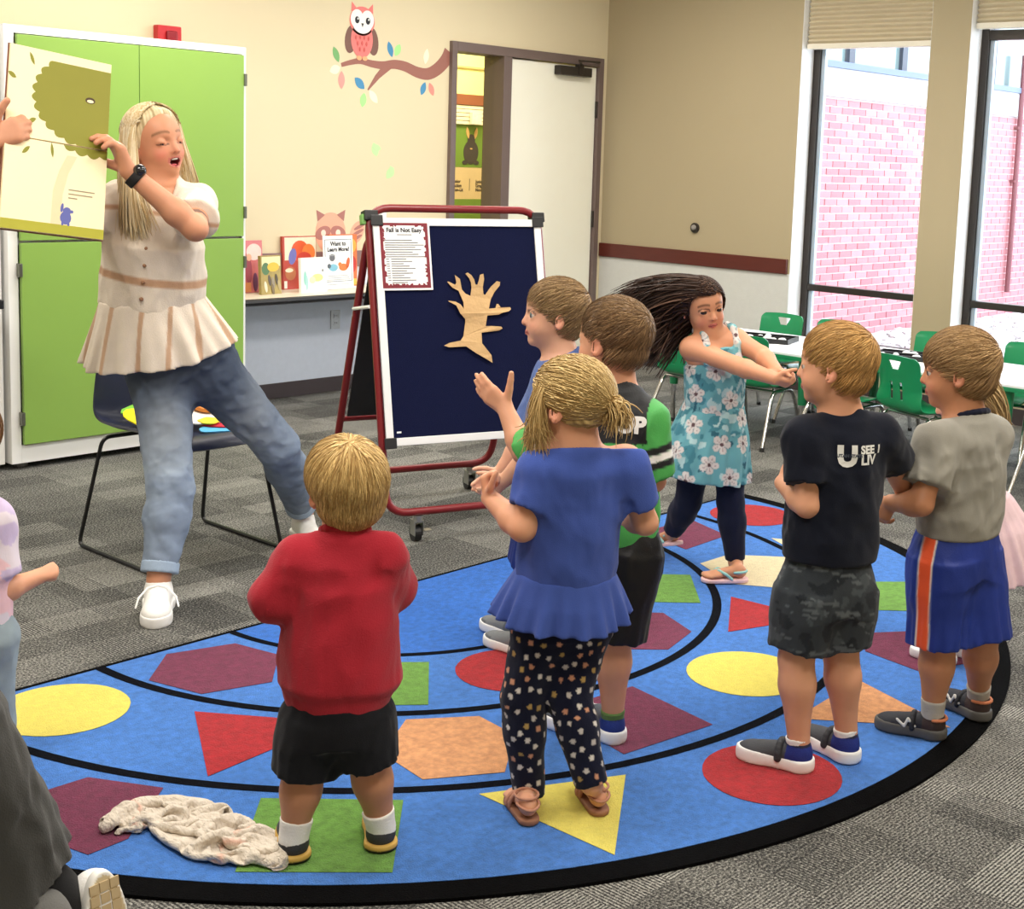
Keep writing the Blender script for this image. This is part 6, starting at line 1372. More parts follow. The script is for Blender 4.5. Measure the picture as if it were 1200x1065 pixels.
blue = lambda V: tones(V, (66, 88, 166), 0.07, 24)
F.shirt('top', [(0, 0.116, 0.096), (0.3, 0.110, 0.092), (0.7, 0.110, 0.084), (0.92, 0.085, 0.062), (1, 0.05, 0.05)], 0.22, m_knit, blue, sl=(0.66, 0.66), sr=(0.049, 0.047), disp=folds(0.0045, 20, 8, F.up, 0.6), neck_r=0.056, neck_drop=0.020, sh=0.040)
solid('peplum', [(loft(F.T(0.05), F.T(0.31), F.rt, [(0, 0.158, 0.135), (0.5, 0.138, 0.118), (0.9, 0.119, 0.099), (1, 0.112, 0.094)], 0.10, 9, 0.8, 1.0), 0)], 0.0045, m_knit, F.root, lambda V: tones(V, (64, 86, 162), 0.07, 24), label='gathered blue peplum')
def dots(V):
    C = tones(V, (20, 23, 44), 0.08, 30); rr = np.random.default_rng(2)
    pal = A([(214, 206, 196), (196, 190, 186), (206, 150, 120), (220, 214, 206), (180, 150, 90)])
    cs = []      # printed dots: random surface points kept apart
    for i in rr.permutation(len(V))[:6000]:
        p = V[i]
        if all(abs(p[0] - c[0]) + abs(p[1] - c[1]) + abs(p[2] - c[2]) > 0.036 for c in cs): cs.append(p)
    for n_, c in enumerate(cs): C[((V - c) ** 2).sum(1) < 0.0062 ** 2] = pal[n_ % 5]
    return C
trousers(F, (20, 23, 44), m_knit, color=dots, ends=(1.0, 1.0), h=0.0042, rt=(0.066, 0.048), rc=(0.046, 0.034), disp=folds(0.0015, 40, 9), label='navy leggings with pale dots')
for q in 'LR':
    W_f, R_f = feetW[q]; pl = 0.152; rose = (186, 132, 108)
    sn = solid('sandal', [(cap(W_f((0, 0.12, -0.03)), W_f((0, 0.74, -0.03)), 0.165 * pl, 0.185 * pl), 0)], 0.003, m_shoe, F.root, (150, 104, 80), cuts=[(W_f((0, 0, 0.005)), Z3), (W_f((0, 0, -0.082)), -Z3)], label='rose leather sandal')
    band_along('heel_strap', sn, [W_f((math.cos(t) * 0.165, 0.17 - math.sin(t) * 0.20, 0.16 + 0.04 * math.cos(t) ** 2)) for t in np.linspace(-0.2, PI + 0.2, 12)], 0.0036, rose, m_shoe)
    band_along('ankle_strap', sn, [W_f((math.cos(t) * 0.175, 0.24 + math.sin(t) * 0.19, 0.30 - 0.0 * math.sin(t))) for t in np.linspace(0, 2 * PI, 18)], 0.0032, rose, m_shoe)
    band_along('front_strap', sn, [W_f((math.cos(t) * 0.195, 0.60, math.sin(t) * 0.175 + 0.01)) for t in np.linspace(0, PI, 12)], 0.0056, rose, m_shoe)
    band_along('front_strap', sn, [W_f((math.cos(t) * 0.175, 0.47 - 0.04 * math.cos(t), math.sin(t) * 0.215 + 0.01)) for t in np.linspace(0, PI, 12)], 0.0048, rose, m_shoe)
F.done()

# ---- the boy in navy
F = Fig('navy', 'sandy haired boy in a navy printed tee and grey camouflage shorts, by the red circle', S=1.0, skin='fair')
J = F.J; im, fh = F.im, F.fh; F.shoe_ankles(0.195, 0.085)
F.torso(); F.arms(); F.legs()
F.hand('L', im * 0.15 + fh * 0.5 + Z3 * 0.75, im * 0.8 + fh * 0.3, 0.115, curl=(0.5, 0.7, 0.5)); F.hand('R', fh - im * 0.4 + Z3 * 0.2, -im - Z3 * 0.2, 0.11, curl=(0.5, 0.6, 0.5))
for q in 'LR': F.P.append((cap(J['a' + q], J['a' + q] - Z3 * 0.035, 0.026), 0.01))
H = Head(J['hd'] - im * 0.004, -im + fh * 0.22, Z3 + im * 0.10, 0.198)
F.neck(H); F.build(H); H.eyes(F.body)
hair_cap(H, F.root, (178, 130, 72), tip=(236, 190, 122), seed=2, grow=0.05, strands=3600, slen=0.24, srad=0.00095, lift=0.02, taper=0.42, crown=(0.05, -0.25, 0.46), fwd=0.5, sdrop=0.2, amp=0.002)
tee = F.shirt('t_shirt', [(0, 0.122, 0.098), (0.3, 0.116, 0.094), (0.7, 0.113, 0.088), (0.92, 0.085, 0.062), (1, 0.05, 0.05)], 0.19, m_knit, lambda V: tones(V, (19, 23, 36), 0.08, 24), sl=(0.62, 0.45), sr=(0.051, 0.051), disp=folds(0.005, 18, 12, F.up, 0.5), neck_r=0.049)
bx_ = nrm(F.rt * A((1, 1, 0.0))); wh = (226, 226, 222)
o0 = F.T(0.82) - bx_ * 0.030
flatprint('printed_letter', 'U', o0 - bx_ * 0.022 - Z3 * 0.02, bx_, Z3, 0.066, wh, tee, tee, bold=0.004, sx=1.0)
flatprint('printed_words', 'UTAH STATE', o0 - bx_ * 0.024 + Z3 * 0.000, bx_, Z3, 0.0105, (60, 66, 80), tee, tee, push=0.0032, bold=0.0006)
flatprint('printed_words', 'SEE 1', o0 + bx_ * 0.034 + Z3 * 0.008, bx_, Z3, 0.027, wh, tee, tee, bold=0.0012)
flatprint('printed_words', 'LIV', o0 + bx_ * 0.034 - Z3 * 0.018, bx_, Z3, 0.033, wh, tee, tee, bold=0.0012)
def camo(V):
    n = snoise(V * A((1.2, 1.2, 2.2)), 45, 4); m = snoise(V * A((1.1, 1.1, 2.4)), 60, 9)
    C = np.tile(A((52, 57, 62), float), (len(V), 1)); C[n > 0.3] = (36, 40, 45); C[m > 0.45] = (88, 94, 98); C[(n < -0.55)] = (70, 76, 80); return C
shorts(F, 0.20, (0.82, 0.82), (50, 55, 60), m_knit, rw=(0.108, 0.094), rl=(0.074, 0.072), color=camo, disp=folds(0.003, 24, 15), label='grey camouflage shorts')
for q in 'LR':
    sock(F.root, J['a' + q] - Z3 * 0.02, J['k' + q], (236, 236, 236), 0.0275, 0.03)
    u, W_, R_s, L_s = shoe(F.root, 'shoe', J['heel' + q], J['toe' + q], 0.0113, L=0.195, upper=(66, 68, 74), sole=(240, 240, 240), accent=(32, 48, 130), collar=(30, 34, 60), sole_h=0.17)
    band_along('strap', u, [W_((math.cos(t) * 0.165, 0.40, 0.13 + math.sin(t) * 0.19)) for t in np.linspace(0.1, PI - 0.1, 10)], 0.010, (52, 54, 60), m_shoe)
F.done()

# ---- the boy in the green and black jersey
F = Fig('green', 'brown haired boy in a green and black jersey reaching one open hand forward', S=1.02, skin='fair')
J = F.J; im, fh = F.im, F.fh; F.shoe_ankles(0.19, 0.08)
F.torso(); F.arms(); F.legs()
F.hand('L', A(J['kL_'] - J['wL']) * 1.0 - im * 0.035 + Z3 * 0.012, fh * 0.80 + im * 0.25 + Z3 * 0.1, 0.128, curl=(0.12, 0.18, 0.12), thumb=(0.42, 0.88, 0.0), tcurl=0.1, spread=0.05)
F.hand('R', fh - im * 0.4, -im, 0.115, curl=(0.5, 0.6, 0.5))
H = Head(J['hd'], -im * 0.80 + fh * 0.55 + Z3 * 0.04, Z3 + im * 0.04, 0.203)
F.neck(H); F.build(H); H.eyes(F.body)
hair_cap(H, F.root, (112, 84, 58), tip=(166, 134, 96), seed=5, grow=0.055, taper=0.5, strands=3600, slen=0.2, srad=0.00095, lift=0.02, crown=(0.08, -0.30, 0.42), fwd=0.3, amp=0.002)
def jersey(V):
    J = F.J; C = tones(V, (76, 168, 84), 0.06, 24)
    t = ((V - J['pel']) @ F.up) / np.linalg.norm(J['nk'] - J['pel'])
    x = (V - J['nk']) @ F.rt; L = np.linalg.norm(J['sR'] - J['sL']) / 2
    C[(t > 0.70) & (np.abs(x) < L * 1.22)] = (22, 24, 28)
    for q in 'LR':
        a, e = J['s' + q], J['e' + q]; d = e - a; s_ = ((V - a) @ d) / (d @ d); out = (np.abs(x) > L * 0.98)
        near = (np.linalg.norm(V - a - np.clip(s_, 0, 1)[:, None] * d, axis=1) < 0.075) & out
        for lo, hi, c in ((0.40, 0.52, (24, 26, 30)), (0.52, 0.64, (236, 236, 232)), (0.64, 0.75, (24, 26, 30))): w_ = (near * np.clip((s_ - lo) / 0.02 + 0.5, 0, 1) * np.clip((hi - s_) / 0.02 + 0.5, 0, 1))[:, None]; C = C * (1 - w_) + A(c, float) * w_
    return C
js = F.shirt('jersey', [(0, 0.118, 0.096), (0.3, 0.113, 0.092), (0.7, 0.112, 0.088), (0.92, 0.085, 0.062), (1, 0.05, 0.05)], 0.05, m_satin, jersey, sl=(0.93, 0.93), sr=(0.053, 0.054), disp=folds(0.004, 18, 21, F.up, 0.5), neck_r=0.049, h=0.0048)
bx_ = nrm(F.rt * A((1, 1, 0.0)))
flatprint('printed_letters', 'UP', F.T(0.775) + bx_ * 0.096, bx_, Z3, 0.055, (238, 238, 234), js, js, bold=0.003, align='RIGHT')
shorts(F, 0.14, (0.95, 0.95), (16, 17, 20), m_satin, rw=(0.110, 0.094), rl=(0.076, 0.078), disp=folds(0.003, 22, 25), label='long black sport shorts')
for q in 'LR':
    sock(F.root, J['a' + q] - Z3 * 0.015, J['k' + q], (96, 128, 74), 0.028, 0.03)
    shoe(F.root, 'shoe', J['heel' + q], J['toe' + q], 0.0113, L=0.19, upper=(70, 76, 88), sole=(236, 238, 240), accent=(30, 52, 130), collar=(34, 40, 60), sole_h=0.18)
F.done()

# ---- the boy in profile by the felt board
F = Fig('prof', 'boy in a royal blue shirt, face in profile before the felt board', S=1.02, skin='light')
J = F.J; im, fh = F.im, F.fh; F.shoe_ankles(0.18, 0.075)
F.torso(); F.arms(); F.legs()
F.hand('L', -im * 0.6 - Z3 * 0.5, fh * 0.7 + Z3 * 0.3, 0.115, curl=(0.3, 0.4, 0.3)); F.hand('R', -im * 0.6 - Z3 * 0.4, -fh * 0.7, 0.115, curl=(0.3, 0.4, 0.3))
H = Head(J['hd'] + im * 0.006, -im - fh * 0.10 + Z3 * 0.05, Z3 + im * 0.05, 0.205)
F.neck(H); F.build(H, openness=0.75, paint=dict(lips=(206, 122, 114), lash=1, browz=0.10)); H.eyes(F.body, look=(0, 0.05), iris=(80, 92, 100))
hair_cap(H, F.root, (140, 110, 76), tip=(198, 166, 122), seed=6, grow=0.05, taper=0.42, strands=3600, slen=0.26, srad=0.00095, lift=0.03, crown=(0.05, -0.28, 0.44), fwd=0.4, amp=0.002)
F.shirt('t_shirt', [(0, 0.120, 0.098), (0.3, 0.114, 0.094), (0.7, 0.113, 0.088), (0.92, 0.085, 0.062), (1, 0.05, 0.05)], 0.05, m_knit, lambda V: tones(V, (88, 110, 168), 0.06, 24), sl=(0.75, 0.75), sr=(0.052, 0.052), disp=folds(0.004, 18, 31, F.up, 0.5), neck_r=0.049)
shorts(F, 0.12, (1.0, 1.0), (22, 44, 128), m_satin, rw=(0.112, 0.098), rl=(0.080, 0.080), label='royal blue shorts')
for q in 'LR':
    sock(F.root, J['a' + q] - Z3 * 0.015, J['k' + q], (70, 72, 78), 0.028, 0.03)
    shoe(F.root, 'shoe', J['heel' + q], J['toe' + q], 0.0113, L=0.185, upper=(120, 124, 128), sole=(240, 240, 238), accent=(90, 96, 104), toe_col=(96, 100, 104))
F.done()

# ---- the girl in the flowered dress, spinning
F = Fig('dress', 'dark haired girl in a teal flowered sundress and navy leggings, hair flying as she twists', S=1.0, skin=(208, 148, 114))
J = F.J; im, fh = F.im, F.fh
F.torso(chest=(0.098, 0.074, 0.11)); F.arms(ru=(0.037, 0.031), rf=(0.031, 0.022)); F.legs()
F.hand('R', im * 0.9 - Z3 * 0.25 - fh * 0.1, fh * 0.5 + im * 0.2 + Z3 * 0.5, 0.112, curl=(0.9, 1.0, 0.6), thumb=(0.6, 0.55, 0.4), tcurl=0.5)
F.hand('L', im * 0.9 - Z3 * 0.2 - fh * 0.25, -fh * 0.6 - Z3 * 0.5, 0.112, curl=(0.7, 0.9, 0.6), thumb=(0.6, 0.55, 0.4), tcurl=0.5)
fW = {'L': F.foot('L', 0.165, 0.016), 'R': F.foot('R', 0.165, 0.0, pitch=-0.28)}
H = Head(J['hd'] + A((0, 0, -0.004)), -fh * 0.86 + im * 0.46 - Z3 * 0.10, Z3 - im * 0.20, 0.192)
F.neck(H, 0.038)
F.build(H, h=0.0036, openness=0.62, paint=dict(lips=(196, 104, 100), brow=(72, 46, 34), lash=1, browz=0.10, blush=0.35)); H.eyes(F.body, look=(0.25, -0.02), iris=(52, 36, 28))
hl = ([-0.6, -0.2, -0.1, 0.0, 0.08, 0.14, 0.2, 0.26, 0.32, 0.6], [-0.25, -0.25, -0.22, -0.20, -0.12, 0.05, 0.19, 0.26, 0.30, 0.31])
hb = hair_cap(H, F.root, (44, 30, 24), tip=(84, 60, 48), hl=hl, grow=0.055, seed=9, amp=0.006, taper=0.08)
r = np.random.default_rng(21); N = 1800
u = r.random(N); v = r.random(N)
ql = r.normal(size=(N * 3, 3)); ql /= np.linalg.norm(ql, axis=1, keepdims=True); q0 = A((0, -0.05, 0.12)) + ql * A((0.39, 0.46, 0.41))
q0 = q0[(q0[:, 2] > np.interp(q0[:, 1], hl[0], hl[1]) - 0.02)][:N]; N = len(q0)
P0 = H.c + (q0 * H.h) @ H.R.T
# the swing: every lock leaves the skull and is thrown to one side, the upper ones furthest
s_ = np.clip((q0[:, 2:3] + 0.25) / 0.75, 0, 1)
reach = 0.10 + 0.13 * s_ + 0.05 * r.normal(size=(N, 1)) * 0.6
P3 = J['hd'] - im * (0.06 + reach) + Z3 * (-0.20 + 0.17 * s_ + 0.035 * r.normal(size=(N, 1))) + fh * (0.03 + 0.05 * r.normal(size=(N, 1)))
out = (q0 - A((0, -0.05, 0.12))) @ H.R.T; out /= np.linalg.norm(out, axis=1, keepdims=True)
P1 = P0 + out * 0.012 - im * 0.05 * (0.4 + s_) + Z3 * 0.006
P2 = P1 * 0.35 + P3 * 0.65 + Z3 * 0.03 * s_ + fh * 0.03
# keep the locks outside the head
def clear(P, m=1.04):
    q = ((P - H.c) @ H.R) / H.h; e = (q - A((0, -0.05, 0.10))) / A((0.39, 0.46, 0.42)); k = np.linalg.norm(e, axis=-1, keepdims=True); e = np.where(k < m, e / np.maximum(k, 1e-6) * m, e)
    return H.c + ((A((0, -0.05, 0.10)) + e * A((0.39, 0.46, 0.42))) * H.h) @ H.R.T
W = clear(bez(P0, P1, P2, P3, 10), 1.085)
tn = r.random((N, 1)); c0_, c1_ = A((36, 24, 20)), A((94, 68, 54))
hs = strand_mesh('flying_hair', W, np.tile(0.0021 * (1 - 0.72 * np.linspace(0, 1, 10) ** 3), (N, 1)), c0_ * (1 - tn) + c1_ * tn, hb, flat=2.0, nrmref=H, label='long brown hair swung out sideways'); hs['kind'] = 'stuff'
def flowers(V):
    rr = np.random.default_rng(4)
    n1 = snoise(V, 60, 2); n2 = snoise(V * A((1, 1, 0.6)), 95, 7)
    C = np.tile(A((104, 164, 174), float), (len(V), 1)); C[n1 > 0.25] = (72, 132, 146); C[(n2 > 0.42)] = (176, 208, 210); C[(n2 < -0.62)] = (52, 102, 118)
    cs = []
    for i in rr.permutation(len(V))[:5000]:
        if all(((V[i] - c) ** 2).sum() > 0.082 ** 2 for c, _ in cs): cs.append((V[i], rr.random() * 6))
    for c, ph in cs:
        d = V - c; u, v = d @ im, d @ Z3; R_ = np.linalg.norm(d, axis=1); th = np.arctan2(v, u) + ph
        pr = 0.036 * (0.62 + 0.38 * np.abs(np.cos(2.5 * th)) ** 0.7)
        m = R_ < pr; C[m] = A((214, 208, 204)); m2 = m & (np.abs(np.cos(2.5 * th)) < 0.28) & (R_ > 0.012); C[m2] = (150, 160, 164)
        m3 = m & (np.abs(np.sin(2.5 * th)) < 0.16) & (R_ < 0.026); C[m3] = (166, 146, 146); C[R_ < 0.007] = (92, 70, 74)
    return C
nkc = J['nk']; bod = [(loft(F.T(0.22), F.T(0.93), F.rt, [(0, 0.104, 0.088), (0.35, 0.107, 0.090), (0.66, 0.108, 0.088), (0.8, 0.090, 0.086, 0, 0.008), (1, 0.074, 0.070, 0, 0.014)]), 0)]
for sg in (-1, 1):
    tp_ = nkc + F.rt * sg * 0.056 + F.up * 0.036 + F.f * 0.004
    bod += [(cap(F.T(0.80, sg * 0.058, 0.082), F.T(0.97, sg * 0.057, 0.068), 0.014, 0.0105), 0.02), (cap(F.T(0.97, sg * 0.057, 0.068), tp_ + F.f * 0.03, 0.0105, 0.010), 0.008), (cap(tp_ + F.f * 0.03, tp_ - F.f * 0.03, 0.010, 0.010), 0.008), (cap(tp_ - F.f * 0.03, F.T(0.80, sg * 0.06, -0.080), 0.010, 0.014), 0.02)]
solid('dress_bodice', bod, 0.0042, m_knit, F.root, flowers, subs=[(cap(F.T(1.0, 0, 0.03), F.T(1.25, 0, 0.09), 0.046), 0.006)], disp=folds(0.003, 22, 41, F.up, 0.6), k=0.02)
sk0 = J['pel'] - Z3 * 0.175 - im * 0.030 + fh * 0.01
solid('dress_skirt', [(loft(sk0, F.T(0.27), im, [(0, 0.162, 0.135, -0.006, 0), (0.35, 0.150, 0.125, -0.006, 0), (0.7, 0.125, 0.105), (0.92, 0.107, 0.09), (1, 0.100, 0.085)], 0.09, 7, 1.4, 0.9), 0)], 0.0045, m_knit, F.root, flowers, disp=folds(0.004, 16, 43, (0.4 * im[0], 0.4 * im[1], 1), 0.3), label='flared teal flowered skirt')
trousers(F, (22, 26, 48), m_knit, ends=(0.93, 0.93), disp=folds(0.0015, 40, 45), label='navy leggings')
for q in 'LR':
    W_f, R_f = fW[q]; pl = 0.165; sg = 1 if q == 'L' else -1
    sn = solid('flip_flop', [(cap(W_f((0, 0.12, -0.035)), W_f((0, 0.80, -0.035)), 0.17 * pl, 0.20 * pl), 0)], 0.003, m_shoe, F.root, (240, 200, 200), cuts=[(W_f((0, 0, 0.006)), R_f[:, 2]), (W_f((0, 0, -0.085)), -R_f[:, 2])], label='pale pink flip flop with mint straps')
    for s2 in (-1, 1): band_along('strap', sn, [W_f((s2 * 0.17, 0.35, 0.02)), W_f((s2 * 0.15, 0.48, 0.12)), W_f((s2 * 0.08 + sg * 0.03, 0.62, 0.175)), W_f((sg * 0.075, 0.76, 0.10))], 0.0055, (150, 206, 200), m_shoe)
    band_along('back_strap', sn, [W_f((math.cos(t) * 0.165, 0.30 - math.sin(t) * 0.30, 0.16)) for t in np.linspace(0, PI, 12)], 0.0045, (150, 206, 200), m_shoe)
F.done()

# ---- the boy in the grey tee
F = Fig('grey', 'light brown haired boy in a grey tee and royal blue shorts with an orange stripe', S=1.0, skin='warm')
J = F.J; im, fh = F.im, F.fh; F.shoe_ankles(0.19, 0.085)
F.torso(); F.arms(); F.legs()
F.hand('L', A(J['kL_'] - J['wL']) - Z3 * 0.02, im * 0.5 + fh * 0.6, 0.112, curl=(0.5, 0.6, 0.4)); F.hand('R', -im * 0.5 + Z3 * 0.6, -fh * 0.5 + im * 0.3, 0.11, curl=(1.1, 1.2, 0.7))
H = Head(J['hd'], -im + fh * 0.05 - Z3 * 0.06, Z3 + im * 0.06, 0.203)
F.neck(H); F.build(H, openness=0.6, paint=dict(lash=1, lips=(196, 116, 104))); H.eyes(F.body, look=(0, -0.1), iris=(70, 60, 50))
hair_cap(H, F.root, (152, 116, 76), tip=(208, 172, 124), seed=8, grow=0.06, taper=0.4, strands=3600, slen=0.3, srad=0.0009, lift=0.02, crown=(0.05, -0.26, 0.45), fwd=0.7, amp=0.003, hl=([-0.6, -0.2, -0.10, -0.03, 0.05, 0.12, 0.2, 0.27, 0.34, 0.6], [-0.28, -0.24, -0.10, 0.05, 0.0, 0.0, 0.06, 0.10, 0.13, 0.13]))
def greytee(V):
    C = tones(V, (150, 147, 138), 0.05, 60); return C
F.shirt('t_shirt', [(0, 0.118, 0.098), (0.3, 0.114, 0.094), (0.7, 0.112, 0.088), (0.92, 0.085, 0.062), (1, 0.05, 0.05)], 0.17, m_knit, greytee, sl=(0.68, 0.6), sr=(0.052, 0.053), disp=folds(0.006, 20, 51, F.up, 0.6), neck_r=0.049)
nk_ = J['nk']; pts = [nk_ + F.rt * math.cos(t) * 0.052 + F.f * (0.004 + math.sin(t) * 0.052) + F.up * (0.013 - 0.022 * math.sin(t)) for t in np.linspace(0, 2 * PI, 22)]
band_along('collar', F.root, pts, 0.0085, (26, 28, 46), m_knit, label='navy ringer collar')
def stripe(V):
    C = tones(V, (28, 52, 140), 0.06, 24); J = F.J; hp, k = J['hL'], J['kL']; ax = nrm(k - hp)
    q = V - hp; d = q - np.outer(q @ ax, ax); dn = d / (np.linalg.norm(d, axis=1, keepdims=True) + 1e-9)
    side = nrm(-F.prt - F.fh * 0.35); s_ = np.cross(ax, side)
    a_ = np.arctan2(dn @ s_, dn @ side); w_ = a_ * np.linalg.norm(d, axis=1)
    lft = (V - J['pel']) @ F.prt < 0
    
    for hw_, c in ((0.0205, (236, 236, 230)), (0.0165, (238, 92, 50))): m_ = (lft * np.clip((hw_ - np.abs(w_)) / 0.004 + 0.5, 0, 1))[:, None]; C = C * (1 - m_) + A(c, float) * m_
    return C
shorts(F, 0.20, (0.96, 0.96), (28, 52, 140), m_satin, rw=(0.112, 0.098), rl=(0.078, 0.080), color=stripe, disp=folds(0.003, 20, 55), h=0.0042, label='royal blue shorts with orange side stripe')
for q in 'LR':
    sock(F.root, J['a' + q] - Z3 * 0.01, J['k' + q], (176, 172, 166), 0.029, 0.045)
    u_, W_, R_s, L_s = shoe(F.root, 'shoe', J['heel' + q], J['toe' + q], 0.0113, L=0.185, upper=(34, 36, 46), sole=(84, 82, 80), accent=(60, 46, 44), toe_col=(40, 42, 50), collar=(40, 40, 46), sole_h=0.16)
    band_along('side_mark', u_, [W_((-0.165, 0.40, 0.17)), W_((-0.150, 0.50, 0.26)), W_((-0.166, 0.55, 0.15)), W_((-0.135, 0.66, 0.22))], 0.004, (206, 206, 204), m_shoe)
    band_along('heel_trim', u_, [W_((math.cos(t) * 0.172, 0.17 - math.sin(t) * 0.185, 0.30)) for t in np.linspace(0.1, PI - 0.1, 10)], 0.0045, (196, 120, 84), m_shoe)
    band_along('strap', u_, [W_((math.cos(t) * 0.165, 0.44, 0.12 + math.sin(t) * 0.185)) for t in np.linspace(0.1, PI - 0.1, 10)], 0.008, (30, 32, 40), m_shoe)
F.done()

# ---- the little girl in pink behind him
F = Fig('pink', 'small blonde girl in a pale pink tulle dress half hidden behind the grey tee', S=0.88, skin='light')
J = F.J; im, fh = F.im, F.fh; F.shoe_ankles(0.14, 0.07)
F.torso(); F.arms(); F.legs()
F.hand('L', -im, fh, 0.11, curl=(0.5, 0.6, 0.5)); F.hand('R', -im, -fh, 0.11, curl=(0.5, 0.6, 0.5))
H = Head(J['hd'], -im * 0.9 - fh * 0.25 - Z3 * 0.35, Z3 - im * 0.2, 0.19)
F.neck(H); F.build(H, h=0.006, paint=dict(lash=1)); H.eyes(F.body)
hb = hair_cap(H, F.root, (168, 140, 100), tip=(214, 186, 140), seed=12, grow=0.05, amp=0.006, hl=([-0.6, -0.2, -0.1, 0.0, 0.08, 0.14, 0.2, 0.26, 0.32, 0.6], [-0.25, -0.25, -0.22, -0.10, -0.05, 0.05, 0.15, 0.2, 0.22, 0.22]))
r = np.random.default_rng(31); N = 700
ql = r.normal(size=(N * 3, 3)); ql /= np.linalg.norm(ql, axis=1, keepdims=True); q0 = A((0, -0.05, 0.12)) + ql * A((0.385, 0.45, 0.40)); q0 = q0[(q0[:, 1] < 0.1) & (q0[:, 2] > -0.15)][:N]; N = len(q0)
P0 = H.c + (q0 * H.h) @ H.R.T; P1 = H.c + ((q0 * A((1.15, 1.25, 0.6)) + A((0, -0.1, -0.1))) * H.h) @ H.R.T
P3 = J['nk'] + im * 0.085 - Z3 * (0.00 + 0.05 * r.random((N, 1))) + r.normal(size=(N, 3)) * 0.014; P2 = J['nk'] + im * 0.080 + Z3 * 0.05 + r.normal(size=(N, 3)) * 0.018
tn = r.random((N, 1)); hs = strand_mesh('long_hair', bez(P0, P1, P2, P3, 11), np.tile(0.0019 * (1 - 0.7 * np.linspace(0, 1, 11) ** 3), (N, 1)), A((150, 122, 82)) * (1 - tn) + A((222, 192, 142)) * tn, hb, flat=2.0, nrmref=H); hs['kind'] = 'stuff'
F.shirt('bodice', [(0, 0.098, 0.084), (0.5, 0.10, 0.084), (0.85, 0.092, 0.07), (1, 0.05, 0.05)], 0.12, m_knit, lambda V: tones(V, (240, 220, 216), 0.03, 30), sl=(0.35, 0.35), sr=(0.05, 0.05), neck_r=0.056)
solid('tulle_skirt', [(loft(J['pel'] - Z3 * 0.20 + im * 0.045 + fh * 0.02, F.T(0.16), im, [(0, 0.165, 0.15, 0.0, 0), (0.6, 0.135, 0.12), (0.92, 0.10, 0.09), (1, 0.088, 0.08)], 0.08, 13, 2.0, 0.8), 0)], 0.0046, m_gauze, F.root, lambda V: tones(V, (236, 206, 214), 0.05, 40), label='gathered pale pink tulle skirt')
for q in 'LR':
    u_, W_, R_s, L_s = shoe(F.root, 'clog', J['heel' + q], J['toe' + q], 0.0113, L=0.145, upper=(236, 236, 238), sole=(240, 240, 240), ankle_h=0.30, sole_h=0.2, wide=1.1)
    solid('button', [(ell(W_((-0.17, 0.36, 0.24)), A((0.06, 0.06, 0.06)) * L_s, R_s), 0)], 0.0022, m_sole, u_, (40, 40, 44))
F.done()

# ---- the woman reading aloud
F = Fig('woman', 'blonde woman in a cream striped blouse and jeans holding up a picture book', S=1.38, skin=(206, 146, 114))
J = F.J; im, fh = F.im, F.fh; F.shoe_ankles(0.262, 0.095)
F.torso(chest=(0.100, 0.076, 0.125), waist=(0.088, 0.07, 0.12), hip=(0.112, 0.088, 0.10))
F.arms(ru=(0.033, 0.027), rf=(0.028, 0.0185)); F.legs(rt=(0.062, 0.044), rc=(0.043, 0.027))
ex_b, ey_b = nrm(J['bTR'] - J['bTL']), nrm(J['bBL'] - J['bTL']); nb_ = nrm(np.cross(ey_b, ex_b))
if nb_ @ fh > 0: nb_ = -nb_
F.hand('L', A(J['mL'] - J['wL']) + Z3 * 0.05, -ex_b * 0.9 - nb_ * 0.2, 0.128, curl=(0.45, 0.55, 0.4), thumb=(0.5, 0.4, 0.55), tcurl=0.3, spread=0.05)
F.hand('R', nrm(ex_b * 0.55 - ey_b * 0.35 + nb_ * 0.35), ex_b * 0.3 + nb_ * -0.8, 0.128, curl=(0.5, 0.7, 0.4), thumb=(0.5, 0.5, -0.4), tcurl=0.3)
F.P.append((cap(J['aR'], J['aR'] - Z3 * 0.04, 0.034), 0.01)); F.P.append((cap(J['aL'], J['aL'] - Z3 * 0.04 + im * 0.01, 0.034), 0.01))
H = Head(J['hd'] + im * 0.004, -fh * 0.80 + im * 0.58 + Z3 * 0.10, Z3 - im * 0.16, 0.226, adult=True)
F.neck(H, 0.038)
def tattoo(V, C):
    a, e = J['sL'], J['eL']; d = e - a; s_ = ((V - a) @ d) / (d @ d); rad = np.linalg.norm(V - a - s_[:, None] * d, axis=1)
    m = (s_ > 0.46) & (s_ < 0.86) & (rad < 0.07) & (snoise(V, 110, 5) > 0.12) & (((V - a) @ im) > -0.02); C[m] = C[m] * 0.45 + A((70, 72, 80)) * 0.45; return C
F.build(H, h=0.0042, mouth='open', openness=0.16, paint=dict(lips=(196, 108, 104), brow=(120, 86, 60), lash=2, browz=0.105, blush=0.5, mouth='open') if False else dict(lips=(196, 108, 104), brow=(120, 86, 60), lash=2, browz=0.105, blush=0.5), extra_paint=tattoo)
H.eyes(F.body, look=(0.1, -0.4))
solid('teeth', [(H.e((0, 0.350, -0.268), (0.070, 0.030, 0.018)), 0)], 0.0022, m_eye, F.body, (246, 242, 234))
solid('tongue', [(H.e((0, 0.30, -0.355), (0.060, 0.060, 0.022)), 0)], 0.003, m_skin, F.body, (190, 90, 96))
hl = ([-0.6, -0.2, -0.1, 0.0, 0.08, 0.14, 0.2, 0.26, 0.32, 0.6], [-0.28, -0.28, -0.24, -0.18, 0.02, 0.16, 0.27, 0.36, 0.41, 0.42])
hb = hair_cap(H, F.root, (212, 186, 134), tip=(246, 232, 194), hl=hl, grow=0.045, seed=14, amp=0.004, taper=0.10)
r = np.random.default_rng(41)
W_, C_ = [], []
